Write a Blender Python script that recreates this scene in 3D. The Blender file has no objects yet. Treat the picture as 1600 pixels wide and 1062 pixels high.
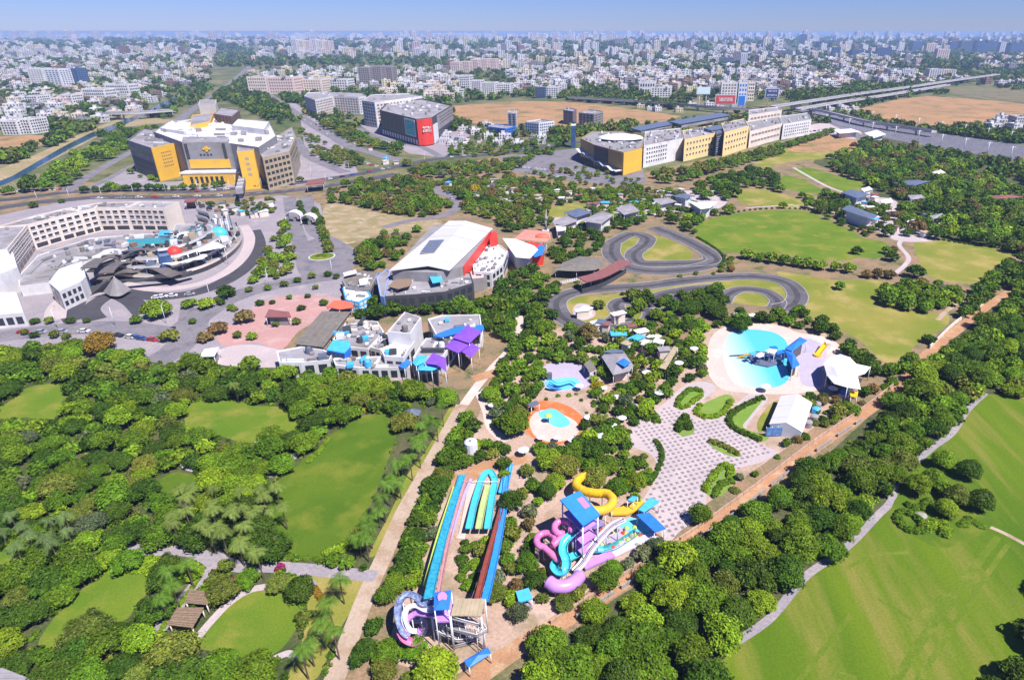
import bpy, bmesh, math, random
import numpy as np
from mathutils import Vector
random.seed(7); RNG = np.random.default_rng(7)
S = bpy.context.scene
COL = S.collection
rad = math.radians

# ------------------------------------------------------------------ camera, sky, sun, exposure
IW, IH, FPX, CX, CY = 1600.0, 1062.0, 1000.0, 900.0, 531.0
CAMH, HORIZON = 110.0, 49.0
TH = math.atan((CY - HORIZON) / FPX)
cam_d = bpy.data.cameras.new('camera')
cam = bpy.data.objects.new('camera', cam_d); COL.objects.link(cam)
cam.location = (0, 0, CAMH); cam.rotation_euler = (math.pi / 2 - TH, 0, 0)
cam_d.sensor_fit = 'HORIZONTAL'; cam_d.sensor_width = 36.0
cam_d.lens = 36.0 * FPX / IW
cam_d.shift_x = -(CX - IW / 2) / IW
cam_d.clip_start = 1.0; cam_d.clip_end = 60000.0
S.camera = cam

SUN_EL, SUN_AZ = rad(56), rad(132)          # azimuth clockwise from +Y (the view direction)
world = bpy.data.worlds.new('World'); S.world = world; world.use_nodes = True
wn, wl = world.node_tree.nodes, world.node_tree.links
bg = wn['Background']; bg.inputs['Strength'].default_value = 0.058
sky = wn.new('ShaderNodeTexSky'); sky.sky_type = 'NISHITA'; sky.sun_disc = False
sky.sun_elevation = SUN_EL; sky.sun_rotation = SUN_AZ
sky.altitude = 0; sky.air_density = 1.0; sky.dust_density = 0.0; sky.ozone_density = 6.0
tint = wn.new('ShaderNodeMix'); tint.data_type = 'RGBA'; tint.blend_type = 'MULTIPLY'
tint.inputs[0].default_value = 1.0; tint.inputs[7].default_value = (0.58, 0.70, 1.30, 1)
wl.new(sky.outputs[0], tint.inputs[6]); wl.new(tint.outputs[2], bg.inputs['Color'])
sd = bpy.data.lights.new('sun', 'SUN'); sd.energy = 5.0; sd.angle = rad(0.5); sd.color = (1.0, 0.97, 0.925)
sun = bpy.data.objects.new('sun', sd); COL.objects.link(sun)
sv = Vector((math.sin(SUN_AZ) * math.cos(SUN_EL), math.cos(SUN_AZ) * math.cos(SUN_EL), math.sin(SUN_EL)))
sun.rotation_euler = sv.to_track_quat('Z', 'Y').to_euler(); sun.location = (0, 0, 400)
S.view_settings.view_transform = 'Standard'; S.view_settings.look = 'None'
S.view_settings.exposure = 0.72; S.view_settings.gamma = 1.0; S.view_settings.use_curve_mapping = False
S.render.engine = 'CYCLES'
S.cycles.max_bounces = 5; S.cycles.diffuse_bounces = 2; S.cycles.glossy_bounces = 2
S.cycles.transmission_bounces = 3; S.cycles.volume_bounces = 0; S.cycles.transparent_max_bounces = 6

# ------------------------------------------------------------------ survey: photograph point -> place on the ground
cT, sT = math.cos(TH), math.sin(TH)
def P(px, py, z=0.0):
    x = (px - CX) / FPX; v = (CY - py) / FPX
    dx, dy, dz = x, cT + v * sT, -sT + v * cT
    t = (z - CAMH) / dz
    return Vector((dx * t, dy * t, z))
def proj(x, y, z):
    d = y * cT - (z - CAMH) * sT
    u = y * sT + (z - CAMH) * cT
    return CX + FPX * x / d, CY - FPX * u / d
def HT(px, py, top):                          # height of something standing at (px,py) whose top shows at row top
    b = P(px, py); k = (CY - top) / FPX
    return CAMH + b.y * (k * cT - sT) / (cT + k * sT)
def PXM(px, py):                              # photograph pixels per metre there
    b = P(px, py); return FPX / (b.y * cT + CAMH * sT)

def catmull(pts, n=6, closed=False):
    pts = [Vector(p) for p in pts]; out = []
    m = len(pts); rng = range(m) if closed else range(m - 1)
    for i in rng:
        if closed: p0, p1, p2, p3 = pts[i - 1], pts[i], pts[(i + 1) % m], pts[(i + 2) % m]
        else: p0, p1, p2, p3 = pts[max(i - 1, 0)], pts[i], pts[i + 1], pts[min(i + 2, m - 1)]
        for k in range(n):
            t = k / n
            out.append(0.5 * ((2 * p1) + (p2 - p0) * t + (2 * p0 - 5 * p1 + 4 * p2 - p3) * t * t + (3 * p1 - p0 - 3 * p2 + p3) * t ** 3))
    if not closed: out.append(pts[-1])
    return out
def W(pts, z=0.0): return [P(p[0], p[1], z) for p in pts]

# ------------------------------------------------------------------ materials
MATS = {}
def mat(name, col, rough=0.8, var=0.18, scale=0.6, spec=0.3, metal=0.0, bump=0.0, col2=None, dirt=0.0):
    if name in MATS: return MATS[name]
    m = bpy.data.materials.new(name); m.use_nodes = True; MATS[name] = m
    n, l = m.node_tree.nodes, m.node_tree.links
    b = n['Principled BSDF']; b.inputs['Roughness'].default_value = rough; b.inputs['Metallic'].default_value = metal
    b.inputs['Specular IOR Level'].default_value = spec
    tc = n.new('ShaderNodeTexCoord'); nz = n.new('ShaderNodeTexNoise'); nz.inputs['Scale'].default_value = scale
    nz.inputs['Detail'].default_value = 6; nz.inputs['Roughness'].default_value = 0.65
    l.new(tc.outputs['Object'], nz.inputs['Vector'])
    cr = n.new('ShaderNodeValToRGB'); cr.color_ramp.elements[0].position = 0.3; cr.color_ramp.elements[1].position = 0.7
    c2 = col2 or tuple(min(1, c * (1 + var)) for c in col)
    c1 = tuple(c * (1 - var) for c in col) if not col2 else col
    cr.color_ramp.elements[0].color = (*c1, 1); cr.color_ramp.elements[1].color = (*c2, 1)
    l.new(nz.outputs[0], cr.inputs[0]); out = cr.outputs[0]
    if dirt > 0:
        n2 = n.new('ShaderNodeTexNoise'); n2.inputs['Scale'].default_value = scale * 0.23; n2.inputs['Detail'].default_value = 8
        l.new(tc.outputs['Object'], n2.inputs['Vector'])
        r2 = n.new('ShaderNodeValToRGB'); r2.color_ramp.elements[0].position = 0.42; r2.color_ramp.elements[1].position = 0.62
        r2.color_ramp.elements[0].color = (0, 0, 0, 1); r2.color_ramp.elements[1].color = (dirt, dirt, dirt, 1)
        l.new(n2.outputs[0], r2.inputs[0])
        mx = n.new('ShaderNodeMix'); mx.data_type = 'RGBA'; mx.inputs[7].default_value = (0.16, 0.13, 0.11, 1)
        l.new(r2.outputs[0], mx.inputs[0]); l.new(out, mx.inputs[6]); out = mx.outputs[2]
    l.new(out, b.inputs['Base Color'])
    if bump:
        bp = n.new('ShaderNodeBump'); bp.inputs['Strength'].default_value = bump; bp.inputs['Distance'].default_value = 0.2
        l.new(nz.outputs[0], bp.inputs['Height']); l.new(bp.outputs[0], b.inputs['Normal'])
    return m

def ground_mat(name, cols, s1, s2, rough=0.95, fine=3.0, finev=0.25, stretch=None, rot=0.0):
    """three tones blended by two noises plus a fine grain"""
    if name in MATS: return MATS[name]
    m = bpy.data.materials.new(name); m.use_nodes = True; MATS[name] = m
    n, l = m.node_tree.nodes, m.node_tree.links
    b = n['Principled BSDF']; b.inputs['Roughness'].default_value = rough; b.inputs['Specular IOR Level'].default_value = 0.1
    tc = n.new('ShaderNodeTexCoord'); src = tc.outputs['Object']
    mp = n.new('ShaderNodeMapping'); l.new(src, mp.inputs['Vector']); mp.inputs['Rotation'].default_value = (0, 0, rot)
    if stretch: mp.inputs['Scale'].default_value = stretch
    def noise(s, det, vec): 
        z = n.new('ShaderNodeTexNoise'); z.inputs['Scale'].default_value = s; z.inputs['Detail'].default_value = det
        z.inputs['Roughness'].default_value = 0.6; l.new(vec, z.inputs['Vector']); return z
    def ramp(z, a, c):
        r = n.new('ShaderNodeValToRGB'); r.color_ramp.elements[0].position = a; r.color_ramp.elements[1].position = c
        l.new(z.outputs[0], r.inputs[0]); return r
    def mix(f, a, c, mode='MIX'):
        x = n.new('ShaderNodeMix'); x.data_type = 'RGBA'; x.blend_type = mode
        if hasattr(f, 'node'): l.new(f, x.inputs[0])
        else: x.inputs[0].default_value = f
        for i, q in ((6, a), (7, c)):
            if hasattr(q, 'node'): l.new(q, x.inputs[i])
            else: x.inputs[i].default_value = (*q, 1)
        return x.outputs[2]
    r1 = ramp(noise(s1, 5, mp.outputs[0]), 0.36, 0.64)
    c = mix(r1.outputs[0], cols[0], cols[1])
    r2 = ramp(noise(s2, 6, mp.outputs[0]), 0.5, 0.68)
    c = mix(r2.outputs[0], c, cols[2])
    r3 = ramp(noise(fine, 3, src), 0.3, 0.7)
    r3.color_ramp.elements[0].color = (1 - finev,) * 3 + (1,); r3.color_ramp.elements[1].color = (1 + finev * .6,) * 3 + (1,)
    c = mix(1.0, c, r3.outputs[0], 'MULTIPLY')
    l.new(c, b.inputs['Base Color'])
    return m

M_terrain = ground_mat('scrub', [(0.075, 0.105, 0.03), (0.22, 0.185, 0.10), (0.05, 0.08, 0.022)], 0.012, 0.03, fine=0.4, finev=.4)
M_earth = ground_mat('park_earth', [(0.30, 0.19, 0.115), (0.2, 0.155, 0.09), (0.09, 0.115, 0.04)], 0.07, 0.12, fine=1.4, finev=.3)
M_lawn = ground_mat('lawn_grass', [(0.09, 0.16, 0.012), (0.14, 0.19, 0.017), (0.21, 0.205, 0.035)], 0.05, 0.09, fine=2.5, finev=.22)
M_dark_lawn = ground_mat('dark_lawn_grass', [(0.062, 0.12, 0.008), (0.09, 0.145, 0.011), (0.145, 0.17, 0.02)], 0.06, 0.1, fine=2.5, finev=.2)  # deeper green than the other lawns
M_golf = ground_mat('mown_grass', [(0.065, 0.125, 0.007), (0.115, 0.17, 0.010), (0.21, 0.185, 0.042)], 0.045, 0.085, fine=2.0, finev=.2, stretch=(1, .13, 1), rot=rad(-38))
M_dry_lawn = ground_mat('dry_lawn_grass', [(0.15, 0.185, 0.022), (0.26, 0.225, 0.05), (0.34, 0.26, 0.09)], 0.03, 0.06, fine=2.2, finev=.2)
M_field = ground_mat('dry_field', [(0.40, 0.22, 0.105), (0.31, 0.19, 0.095), (0.17, 0.14, 0.06)], 0.012, 0.03, fine=0.3, finev=.25)
M_dirt = ground_mat('red_dirt', [(0.42, 0.22, 0.12), (0.33, 0.18, 0.10), (0.44, 0.30, 0.19)], 0.12, 0.2, fine=2.0, finev=.2)
M_sand = ground_mat('sandy_path', [(0.42, 0.32, 0.25), (0.36, 0.265, 0.20), (0.31, 0.21, 0.13)], 0.1, 0.2, fine=1.5, finev=.15)
M_paving = ground_mat('paving', [(0.30, 0.26, 0.28), (0.24, 0.215, 0.24), (0.36, 0.30, 0.305)], 0.05, 0.1, fine=1.2, finev=.22)
M_plaza = ground_mat('plaza_paving', [(0.45, 0.37, 0.375), (0.38, 0.32, 0.325), (0.49, 0.40, 0.39)], 0.06, 0.12, fine=1.5, finev=.14)
M_pink = ground_mat('pink_paving', [(0.44, 0.24, 0.22), (0.38, 0.22, 0.21), (0.46, 0.31, 0.28)], 0.06, 0.12, fine=1.2, finev=.15)
M_deck = ground_mat('pool_deck', [(0.58, 0.44, 0.38), (0.52, 0.40, 0.36), (0.62, 0.5, 0.45)], 0.08, 0.12, fine=1.2, finev=.12)
M_asphalt = ground_mat('asphalt', [(0.075, 0.07, 0.08), (0.10, 0.095, 0.105), (0.055, 0.052, 0.06)], 0.06, 0.14, fine=1.2, finev=.2)
M_road = ground_mat('worn_road', [(0.17, 0.155, 0.175), (0.21, 0.19, 0.205), (0.13, 0.12, 0.14)], 0.06, 0.14, fine=1.0, finev=.2)
M_orange = ground_mat('orange_deck', [(0.58, 0.16, 0.05), (0.5, 0.13, 0.045), (0.6, 0.22, 0.1)], 0.15, 0.3, fine=2, finev=.15)
M_white = mat('white_paint', (0.64, 0.62, 0.63), 0.6, 0.10, 0.4, dirt=.22)
M_cream = mat('cream_paint', (0.66, 0.57, 0.50), 0.7, 0.07, 0.3, dirt=.16)
M_pale = mat('pale_grey_roof', (0.29, 0.27, 0.295), 0.8, 0.25, 0.3, dirt=.6)
M_grey = mat('grey_concrete', (0.25, 0.24, 0.25), 0.85, 0.16, 0.3, dirt=.35)
M_dark = mat('dark_cladding', (0.055, 0.055, 0.06), 0.5, 0.15, 0.3)
M_glass = mat('dark_glass', (0.03, 0.035, 0.045), 0.15, 0.3, 0.5, spec=0.6)
M_blueglass = mat('blue_glass', (0.035, 0.08, 0.19), 0.12, 0.3, 0.25, spec=0.7)
M_yellow = mat('yellow_cladding', (0.72, 0.41, 0.045), 0.6, 0.07, 0.4, dirt=.1)
M_paleyellow = mat('pale_yellow_paint', (0.74, 0.54, 0.25), 0.7, 0.07, 0.4, dirt=.12)
M_ochre = mat('ochre_stone', (0.36, 0.23, 0.075), 0.75, 0.12, 0.5, dirt=.1)
M_brick = mat('brown_brick', (0.22, 0.135, 0.10), 0.85, 0.2, 0.8, dirt=.2)
M_red = mat('red_paint', (0.62, 0.045, 0.03), 0.5, 0.1, 0.5)
M_blue = mat('blue_paint', (0.03, 0.17, 0.62), 0.4, 0.12, 0.6)
M_sky = mat('sky_blue_paint', (0.07, 0.40, 0.75), 0.4, 0.14, 0.6)
M_cyan = mat('cyan_fibreglass', (0.06, 0.50, 0.62), 0.3, 0.14, 0.8, spec=.5, dirt=.22)
M_teal = mat('teal_fibreglass', (0.025, 0.26, 0.29), 0.3, 0.14, 0.8, spec=.5, dirt=.22)
M_purple = mat('purple_fabric', (0.20, 0.07, 0.50), 0.6, 0.1, 0.6)
M_lilac = mat('lilac_fibreglass', (0.50, 0.24, 0.66), 0.3, 0.1, 0.8, spec=.5, dirt=.22)
M_pinkf = mat('pink_fibreglass', (0.66, 0.17, 0.38), 0.3, 0.12, 0.8, spec=.5, dirt=.22)
M_slidey = mat('yellow_fibreglass', (0.80, 0.45, 0.01), 0.3, 0.08, 0.8, spec=.5, dirt=.22)
M_lime = mat('lime_paint', (0.42, 0.55, 0.10), 0.5, 0.12, 0.8)
M_rust = mat('rust_lane', (0.26, 0.06, 0.04), 0.6, 0.2, 0.8)
M_fabric = mat('white_fabric', (0.66, 0.63, 0.67), 0.6, 0.04, 0.3)
M_shed = mat('weathered_sheet', (0.17, 0.15, 0.13), 0.8, 0.25, 0.5, dirt=.3)
M_tan = mat('tan_sheet', (0.38, 0.30, 0.20), 0.8, 0.15, 0.6, dirt=.2)
M_thatch = mat('brown_thatch', (0.22, 0.15, 0.10), 0.95, 0.3, 2.0)
M_solar = mat('blue_grey_roof', (0.115, 0.135, 0.19), 0.35, 0.12, 0.4)
M_maroon = mat('maroon_roof', (0.22, 0.085, 0.08), 0.7, 0.15, 0.5)
M_steel = mat('white_steel', (0.66, 0.66, 0.68), 0.45, 0.08, 1.0)
M_bark = mat('bark', (0.13, 0.095, 0.065), 0.95, 0.3, 3.0)
M_stone = mat('grey_stone', (0.28, 0.255, 0.24), 0.9, 0.25, 1.5)
M_mark = mat('road_paint', (0.7, 0.69, 0.68), 0.7, 0.1, 1.0)
M_kerb = mat('pale_kerb', (0.50, 0.46, 0.44), 0.85, 0.12, 0.8)
M_darkpaver = mat('dark_paver', (0.20, 0.165, 0.175), 0.85, 0.2, 0.5)
M_tyre = mat('black_rubber', (0.02, 0.02, 0.02), 0.8, 0.1, 1.0)

def water_mat(name, c1, c2, axis=None, scale=1.0, off=0.0, rough=0.06):
    m = bpy.data.materials.new(name); m.use_nodes = True
    n, l = m.node_tree.nodes, m.node_tree.links
    b = n['Principled BSDF']; b.inputs['Roughness'].default_value = rough; b.inputs['Specular IOR Level'].default_value = 0.5
    tc = n.new('ShaderNodeTexCoord'); nz = n.new('ShaderNodeTexNoise'); nz.inputs['Scale'].default_value = 1.6; nz.inputs['Detail'].default_value = 4
    l.new(tc.outputs['Object'], nz.inputs['Vector'])
    bp = n.new('ShaderNodeBump'); bp.inputs['Strength'].default_value = 0.55; bp.inputs['Distance'].default_value = 0.15
    l.new(nz.outputs[0], bp.inputs['Height']); l.new(bp.outputs[0], b.inputs['Normal'])
    cr = n.new('ShaderNodeValToRGB'); cr.color_ramp.elements[0].color = (*c1, 1); cr.color_ramp.elements[1].color = (*c2, 1)
    if axis:
        d = n.new('ShaderNodeVectorMath'); d.operation = 'DOT_PRODUCT'; d.inputs[1].default_value = axis
        l.new(tc.outputs['Object'], d.inputs[0])
        ad = n.new('ShaderNodeMath'); ad.operation = 'MULTIPLY_ADD'; ad.inputs[1].default_value = scale; ad.inputs[2].default_value = off
        l.new(d.outputs['Value'], ad.inputs[0]); l.new(ad.outputs[0], cr.inputs[0])
    else:
        n3 = n.new('ShaderNodeTexNoise'); n3.inputs['Scale'].default_value = 0.08; l.new(tc.outputs['Object'], n3.inputs['Vector']); l.new(n3.outputs[0], cr.inputs[0])
    l.new(cr.outputs[0], b.inputs['Base Color'])
    return m

# ------------------------------------------------------------------ mesh builder
class MB:
    def __init__(s): s.v = []; s.f = []; s.m = []; s.sm = []
    def add(s, vs, fs, m=0, smooth=False):
        o = len(s.v); s.v += [tuple(v) for v in vs]
        for f in fs: s.f.append([i + o for i in f]); s.m.append(m); s.sm.append(smooth)
        return s
    def poly(s, pts, m=0): return s.add(pts, [list(range(len(pts)))], m)
    def prism(s, pts, z0, z1, m=0, mt=None, bottom=False):
        pts = ccw(pts); n = len(pts)
        vs = [(p[0], p[1], z0) for p in pts] + [(p[0], p[1], z1) for p in pts]
        s.add(vs, [[i, (i + 1) % n, n + (i + 1) % n, n + i] for i in range(n)], m)
        s.poly([(p[0], p[1], z1) for p in pts], m if mt is None else mt)
        if bottom: s.poly([(p[0], p[1], z0) for p in reversed(pts)], m)
        return s
    def loft(s, p0, z0, p1, z1, m=0, mt=None):        # prism with different bottom and top outlines
        n = len(p0); vs = [(p[0], p[1], z0) for p in p0] + [(p[0], p[1], z1) for p in p1]
        s.add(vs, [[i, (i + 1) % n, n + (i + 1) % n, n + i] for i in range(n)], m)
        s.poly([(p[0], p[1], z1) for p in p1], m if mt is None else mt); return s
    def box(s, c, sx, sy, sz, rot=0.0, m=0):          # c = centre of the bottom face
        ca, sa = math.cos(rot), math.sin(rot); vs = []
        for z in (0, sz):
            for x, y in ((-1, -1), (1, -1), (1, 1), (-1, 1)):
                X, Y = x * sx / 2, y * sy / 2
                vs.append((c[0] + X * ca - Y * sa, c[1] + X * sa + Y * ca, c[2] + z))
        return s.add(vs, [[3, 2, 1, 0], [4, 5, 6, 7], [0, 1, 5, 4], [1, 2, 6, 5], [2, 3, 7, 6], [3, 0, 4, 7]], m)
    def wallbox(s, a, b, z0, z1, out, th=0.12, m=0):  # box lying on a wall from a to b, proud by th along out
        a = Vector((a[0], a[1], 0)); b = Vector((b[0], b[1], 0)); o = Vector((out[0], out[1], 0)).normalized() * th
        q = [a - o * .5, b - o * .5, b + o, a + o]
        if (q[1] - q[0]).cross(q[2] - q[1]).z < 0: q.reverse()
        vs = [(p.x, p.y, z0) for p in q] + [(p.x, p.y, z1) for p in q]
        return s.add(vs, [[3, 2, 1, 0], [4, 5, 6, 7], [0, 1, 5, 4], [1, 2, 6, 5], [2, 3, 7, 6], [3, 0, 4, 7]], m)
    def bar(s, a, b, r, n=6, r2=None, m=0, smooth=True): return s.tube([a, b], r, n, m, r2, smooth)
    def tube(s, path, r, n=8, m=0, r2=None, smooth=True, arc=(0, 2 * math.pi), closed=False, thick=0.0):
        """round tube, or an open channel when arc is less than a full turn (angles from straight up)"""
        path = [Vector(p) for p in path]; L = len(path); full = abs(arc[1] - arc[0] - 2 * math.pi) < 1e-6
        cnt = n if full else n + 1; rings = []
        for i, p in enumerate(path):
            if closed: t = path[(i + 1) % L] - path[i - 1]
            else: t = path[min(i + 1, L - 1)] - path[max(i - 1, 0)]
            t.normalize() if t.length else None
            side = t.cross(Vector((0, 0, 1)))
            if side.length < 1e-4: side = Vector((1, 0, 0))
            side.normalize(); up = side.cross(t).normalized()
            rr = r if r2 is None else r + (r2 - r) * i / max(L - 1, 1)
            rings.append((p, side, up, rr))
        def emit(off):
            vs = []
            for p, side, up, rr in rings:
                for k in range(cnt):
                    a = arc[0] + (arc[1] - arc[0]) * k / n
                    vs.append(p + (side * math.sin(a) + up * math.cos(a)) * (rr + off))
            return vs
        vs = emit(0); fs = []
        segs = range(L) if closed else range(L - 1)
        for i in segs:
            j = (i + 1) % L
            for k in range(n):
                k2 = (k + 1) % cnt if full else k + 1
                fs.append([i * cnt + k, j * cnt + k, j * cnt + k2, i * cnt + k2])
        if full and not closed: fs.append(list(range(cnt))); fs.append([(L - 1) * cnt + k for k in reversed(range(cnt))])
        s.add(vs, fs, m, smooth)
        if not full and thick:
            s.add(emit(thick), [list(reversed(f)) for f in fs], m, smooth)
            v0, v1 = emit(0), emit(thick)
            for kk in (0, cnt - 1):
                st = [v0[i * cnt + kk] for i in range(L)]; en = [v1[i * cnt + kk] for i in range(L)]
                s.add(st + en, [[i, i + 1, L + i + 1, L + i] for i in range(L - 1)], m)
        return s
    def strip(s, path, w, h=0.0, m=0, closed=False):  # a ribbon (or low kerb of height h) following a path
        path = [Vector(p) for p in path]; L = len(path); vs = []
        for i, p in enumerate(path):
            t = (path[(i + 1) % L] - path[i - 1]) if closed else path[min(i + 1, L - 1)] - path[max(i - 1, 0)]
            nrm = Vector((-t.y, t.x, 0)); nrm.normalize() if nrm.length else None
            ww = w[i] if isinstance(w, (list, tuple)) else w
            vs += [p + nrm * ww / 2, p - nrm * ww / 2]
        segs = range(L) if closed else range(L - 1)
        if not h:
            return s.add(vs, [[2 * i + 1, 2 * ((i + 1) % L) + 1, 2 * ((i + 1) % L), 2 * i] for i in segs], m)
        n = len(vs); up = [Vector((v[0], v[1], v[2] + h)) for v in vs]; fs = []
        for i in segs:
            j = (i + 1) % L; a, b, c, d = 2 * i, 2 * i + 1, 2 * j + 1, 2 * j
            fs += [[n + b, n + c, n + d, n + a], [a, d, n + d, n + a][::-1], [b, c, n + c, n + b]]
        if not closed: fs += [[0, 1, n + 1, n], [2 * L - 2, n + 2 * L - 2, n + 2 * L - 1, 2 * L - 1]]
        return s.add(vs + up, fs, m)
    def dome(s, c, rx, ry, rz, seg=16, rings=5, m=0, rot=0.0):
        ca, sa = math.cos(rot), math.sin(rot); vs = []
        for i in range(rings):
            a = math.pi / 2 * i / rings
            for k in range(seg):
                t = 2 * math.pi * k / seg; x, y = rx * math.cos(a) * math.cos(t), ry * math.cos(a) * math.sin(t)
                vs.append((c[0] + x * ca - y * sa, c[1] + x * sa + y * ca, c[2] + rz * math.sin(a)))
        vs.append((c[0], c[1], c[2] + rz)); fs = []
        for i in range(rings - 1):
            for k in range(seg): fs.append([i * seg + k, i * seg + (k + 1) % seg, (i + 1) * seg + (k + 1) % seg, (i + 1) * seg + k])
        for k in range(seg): fs.append([(rings - 1) * seg + k, (rings - 1) * seg + (k + 1) % seg, rings * seg])
        return s.add(vs, fs, m, True)
    def mesh(s, name, mats, origin=(0, 0, 0)):
        me = bpy.data.meshes.new(name)
        ox, oy, oz = origin
        me.from_pydata([(a - ox, b - oy, c - oz) for a, b, c in s.v], [], s.f)
        for m in (mats if isinstance(mats, (list, tuple)) else [mats]): me.materials.append(m)
        me.polygons.foreach_set('material_index', s.m); me.polygons.foreach_set('use_smooth', s.sm)
        me.update(); return me

def ccw(pts):
    a = 0.0
    for i in range(len(pts)):
        p, q = pts[i - 1], pts[i]; a += p[0] * q[1] - q[0] * p[1]
    return list(pts) if a > 0 else list(reversed(pts))

def link(name, data, parent=None, loc=None):
    o = bpy.data.objects.new(name, data); COL.objects.link(o)
    if parent: o.parent = parent
    if loc is not None: o.location = loc
    return o
def tag(o, label, cat, group=None, kind=None):
    if label: o['label'] = label
    if cat: o['category'] = cat
    if group: o['group'] = group
    if kind: o['kind'] = kind
    return o
def thing(name, label, cat, loc, group=None):
    return tag(link(name, None, None, loc), label, cat, group)
def part(name, mb, mats, parent, label=None, kind=None):   # mb holds world coordinates; children sit relative to the thing's base
    o0 = parent.matrix_world_origin if hasattr(parent, 'matrix_world_origin') else ORG[parent.name]
    me = mb.mesh(name, mats, o0); o = link(name, me, parent); ORG[o.name] = o0
    if label: o['label'] = label
    if kind: o['kind'] = kind
    return o
ORG = {}
def root(name, label, cat, loc, group=None):
    o = thing(name, label, cat, loc, group); ORG[o.name] = tuple(loc); return o
def solo(name, mb, mats, label, cat, group=None, kind=None):   # a thing that is one mesh
    xs = np.array(mb.v); c = xs.mean(0); o0 = (float(c[0]), float(c[1]), float(xs[:, 2].min()))
    o = link(name, mb.mesh(name, mats, o0), None, o0); ORG[o.name] = o0
    return tag(o, label, cat, group, kind)
def struct(name, mb, mats):
    o = link(name, mb.mesh(name, mats)); o['kind'] = 'structure'; ORG[o.name] = (0, 0, 0); return o

VISB = []
BLOCK = []                                             # ground outlines on which no tree may stand
def block(pts): 
    a = np.array([(p[0], p[1]) for p in pts]); BLOCK.append((a, a.min(0), a.max(0)))
def inside(a, x, y):
    c = False; j = len(a) - 1
    for i in range(len(a)):
        if (a[i, 1] > y) != (a[j, 1] > y) and x < (a[j, 0] - a[i, 0]) * (y - a[i, 1]) / (a[j, 1] - a[i, 1]) + a[i, 0]: c = not c
        j = i
    return c
def hides(x, y, z):                                    # would foliage at this height stand in front of open ground the photograph shows?
    k = CAMH / (CAMH - z); gx, gy = x * k, y * k
    for a, lo, hi in VISB:
        if lo[0] < gx < hi[0] and lo[1] < gy < hi[1] and inside(a, gx, gy): return True
    return False
def blocked(x, y):
    for a, lo, hi in BLOCK:
        if lo[0] < x < hi[0] and lo[1] < y < hi[1] and inside(a, x, y): return True
    return False
def sheet(name, px, m, z, smooth=True, blk=True, n=5):
    pts = W(px)
    if smooth: pts = catmull(pts, n, True)
    pts = ccw([(p[0], p[1]) for p in pts])
    if blk: block(pts); VISB.append(BLOCK[-1])
    return struct(name, MB().poly([(p[0], p[1], z) for p in pts]), m)
def road(name, px, w, m, z, n=6, blk=True, kerb=None, kind=True):
    path = catmull([Vector((p[0], p[1], z)) for p in W(px)], n)
    mb = MB().strip(path, w); o = struct(name, mb, m)
    if blk:
        L = [mb.v[i] for i in range(0, len(mb.v), 2)]; R = [mb.v[i] for i in range(1, len(mb.v), 2)]
        block(L + R[::-1]); VISB.append(BLOCK[-1])
    if kerb:
        k = MB()
        for sgn in (1, -1):
            q = []
            for i, p in enumerate(path):
                t = path[min(i + 1, len(path) - 1)] - path[max(i - 1, 0)]; nn = Vector((-t.y, t.x, 0)).normalized()
                q.append(p + nn * sgn * (w / 2 + .15))
            k.strip(q, 0.3, 0.13)
        struct('kerb', k, kerb)
    return o, path
# ------------------------------------------------------------------ terrain and haze
struct('terrain', MB().poly([(-16000, -300, -.02), (16000, -300, -.02), (16000, 26000, -.02), (-16000, 26000, -.02)]), M_terrain)
hz = MB(); hz.box((0, 12800, -1.2), 31000, 26000, 113.5)
ho = link('haze', hz.mesh('haze', [])); ho['kind'] = 'stuff'
hm = bpy.data.materials.new('haze_air'); hm.use_nodes = True; hn = hm.node_tree.nodes
hn.remove(hn['Principled BSDF']); pv = hn.new('ShaderNodeVolumePrincipled')
pv.inputs['Color'].default_value = (0.44, 0.62, 1.0, 1); pv.inputs['Density'].default_value = 0.00010; pv.inputs['Anisotropy'].default_value = 0.0
hm.node_tree.links.new(pv.outputs[0], hn['Material Output'].inputs['Volume']); ho.data.materials.append(hm)

# ------------------------------------------------------------------ ground of the park and its surroundings
sheet('earth', [(0, 1075), (0, 300), (130, 285), (460, 290), (600, 280), (800, 240), (905, 262), (1000, 272), (1290, 205), (1420, 190), (1640, 240), (1700, 420), (1800, 1075)], M_earth, 0.004, False, False)
# left gardens: dark soil and grass below the trees
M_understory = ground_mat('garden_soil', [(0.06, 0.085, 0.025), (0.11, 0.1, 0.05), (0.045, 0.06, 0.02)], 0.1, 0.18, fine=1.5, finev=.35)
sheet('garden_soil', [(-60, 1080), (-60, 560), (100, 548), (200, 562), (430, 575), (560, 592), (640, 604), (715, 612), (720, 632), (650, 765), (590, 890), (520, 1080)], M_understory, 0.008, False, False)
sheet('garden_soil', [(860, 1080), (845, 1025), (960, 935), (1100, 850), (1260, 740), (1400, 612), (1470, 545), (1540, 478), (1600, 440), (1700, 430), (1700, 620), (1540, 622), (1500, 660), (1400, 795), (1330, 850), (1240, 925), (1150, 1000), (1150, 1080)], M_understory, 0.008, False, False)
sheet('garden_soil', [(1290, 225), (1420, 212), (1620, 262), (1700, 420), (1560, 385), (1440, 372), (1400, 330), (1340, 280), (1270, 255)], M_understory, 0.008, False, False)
0 and sheet('garden_soil', [(860, 330), (1000, 280), (1120, 262), (1270, 215), (1290, 240), (1200, 290), (1120, 330), (1080, 350), (1000, 350), (900, 345)], M_understory, 0.007, False, False)
LAWNS = {}
def lawn(px, m=M_lawn, z=0.014): return sheet('lawn', px, m, z)
lawn([(1145, 1085), (1150, 1003), (1205, 968), (1240, 925), (1270, 894), (1333, 848), (1372, 812), (1394, 782), (1418, 738), (1450, 710), (1490, 676), (1514, 642), (1545, 616), (1620, 630), (1760, 700), (1800, 1085)], M_golf)
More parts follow.
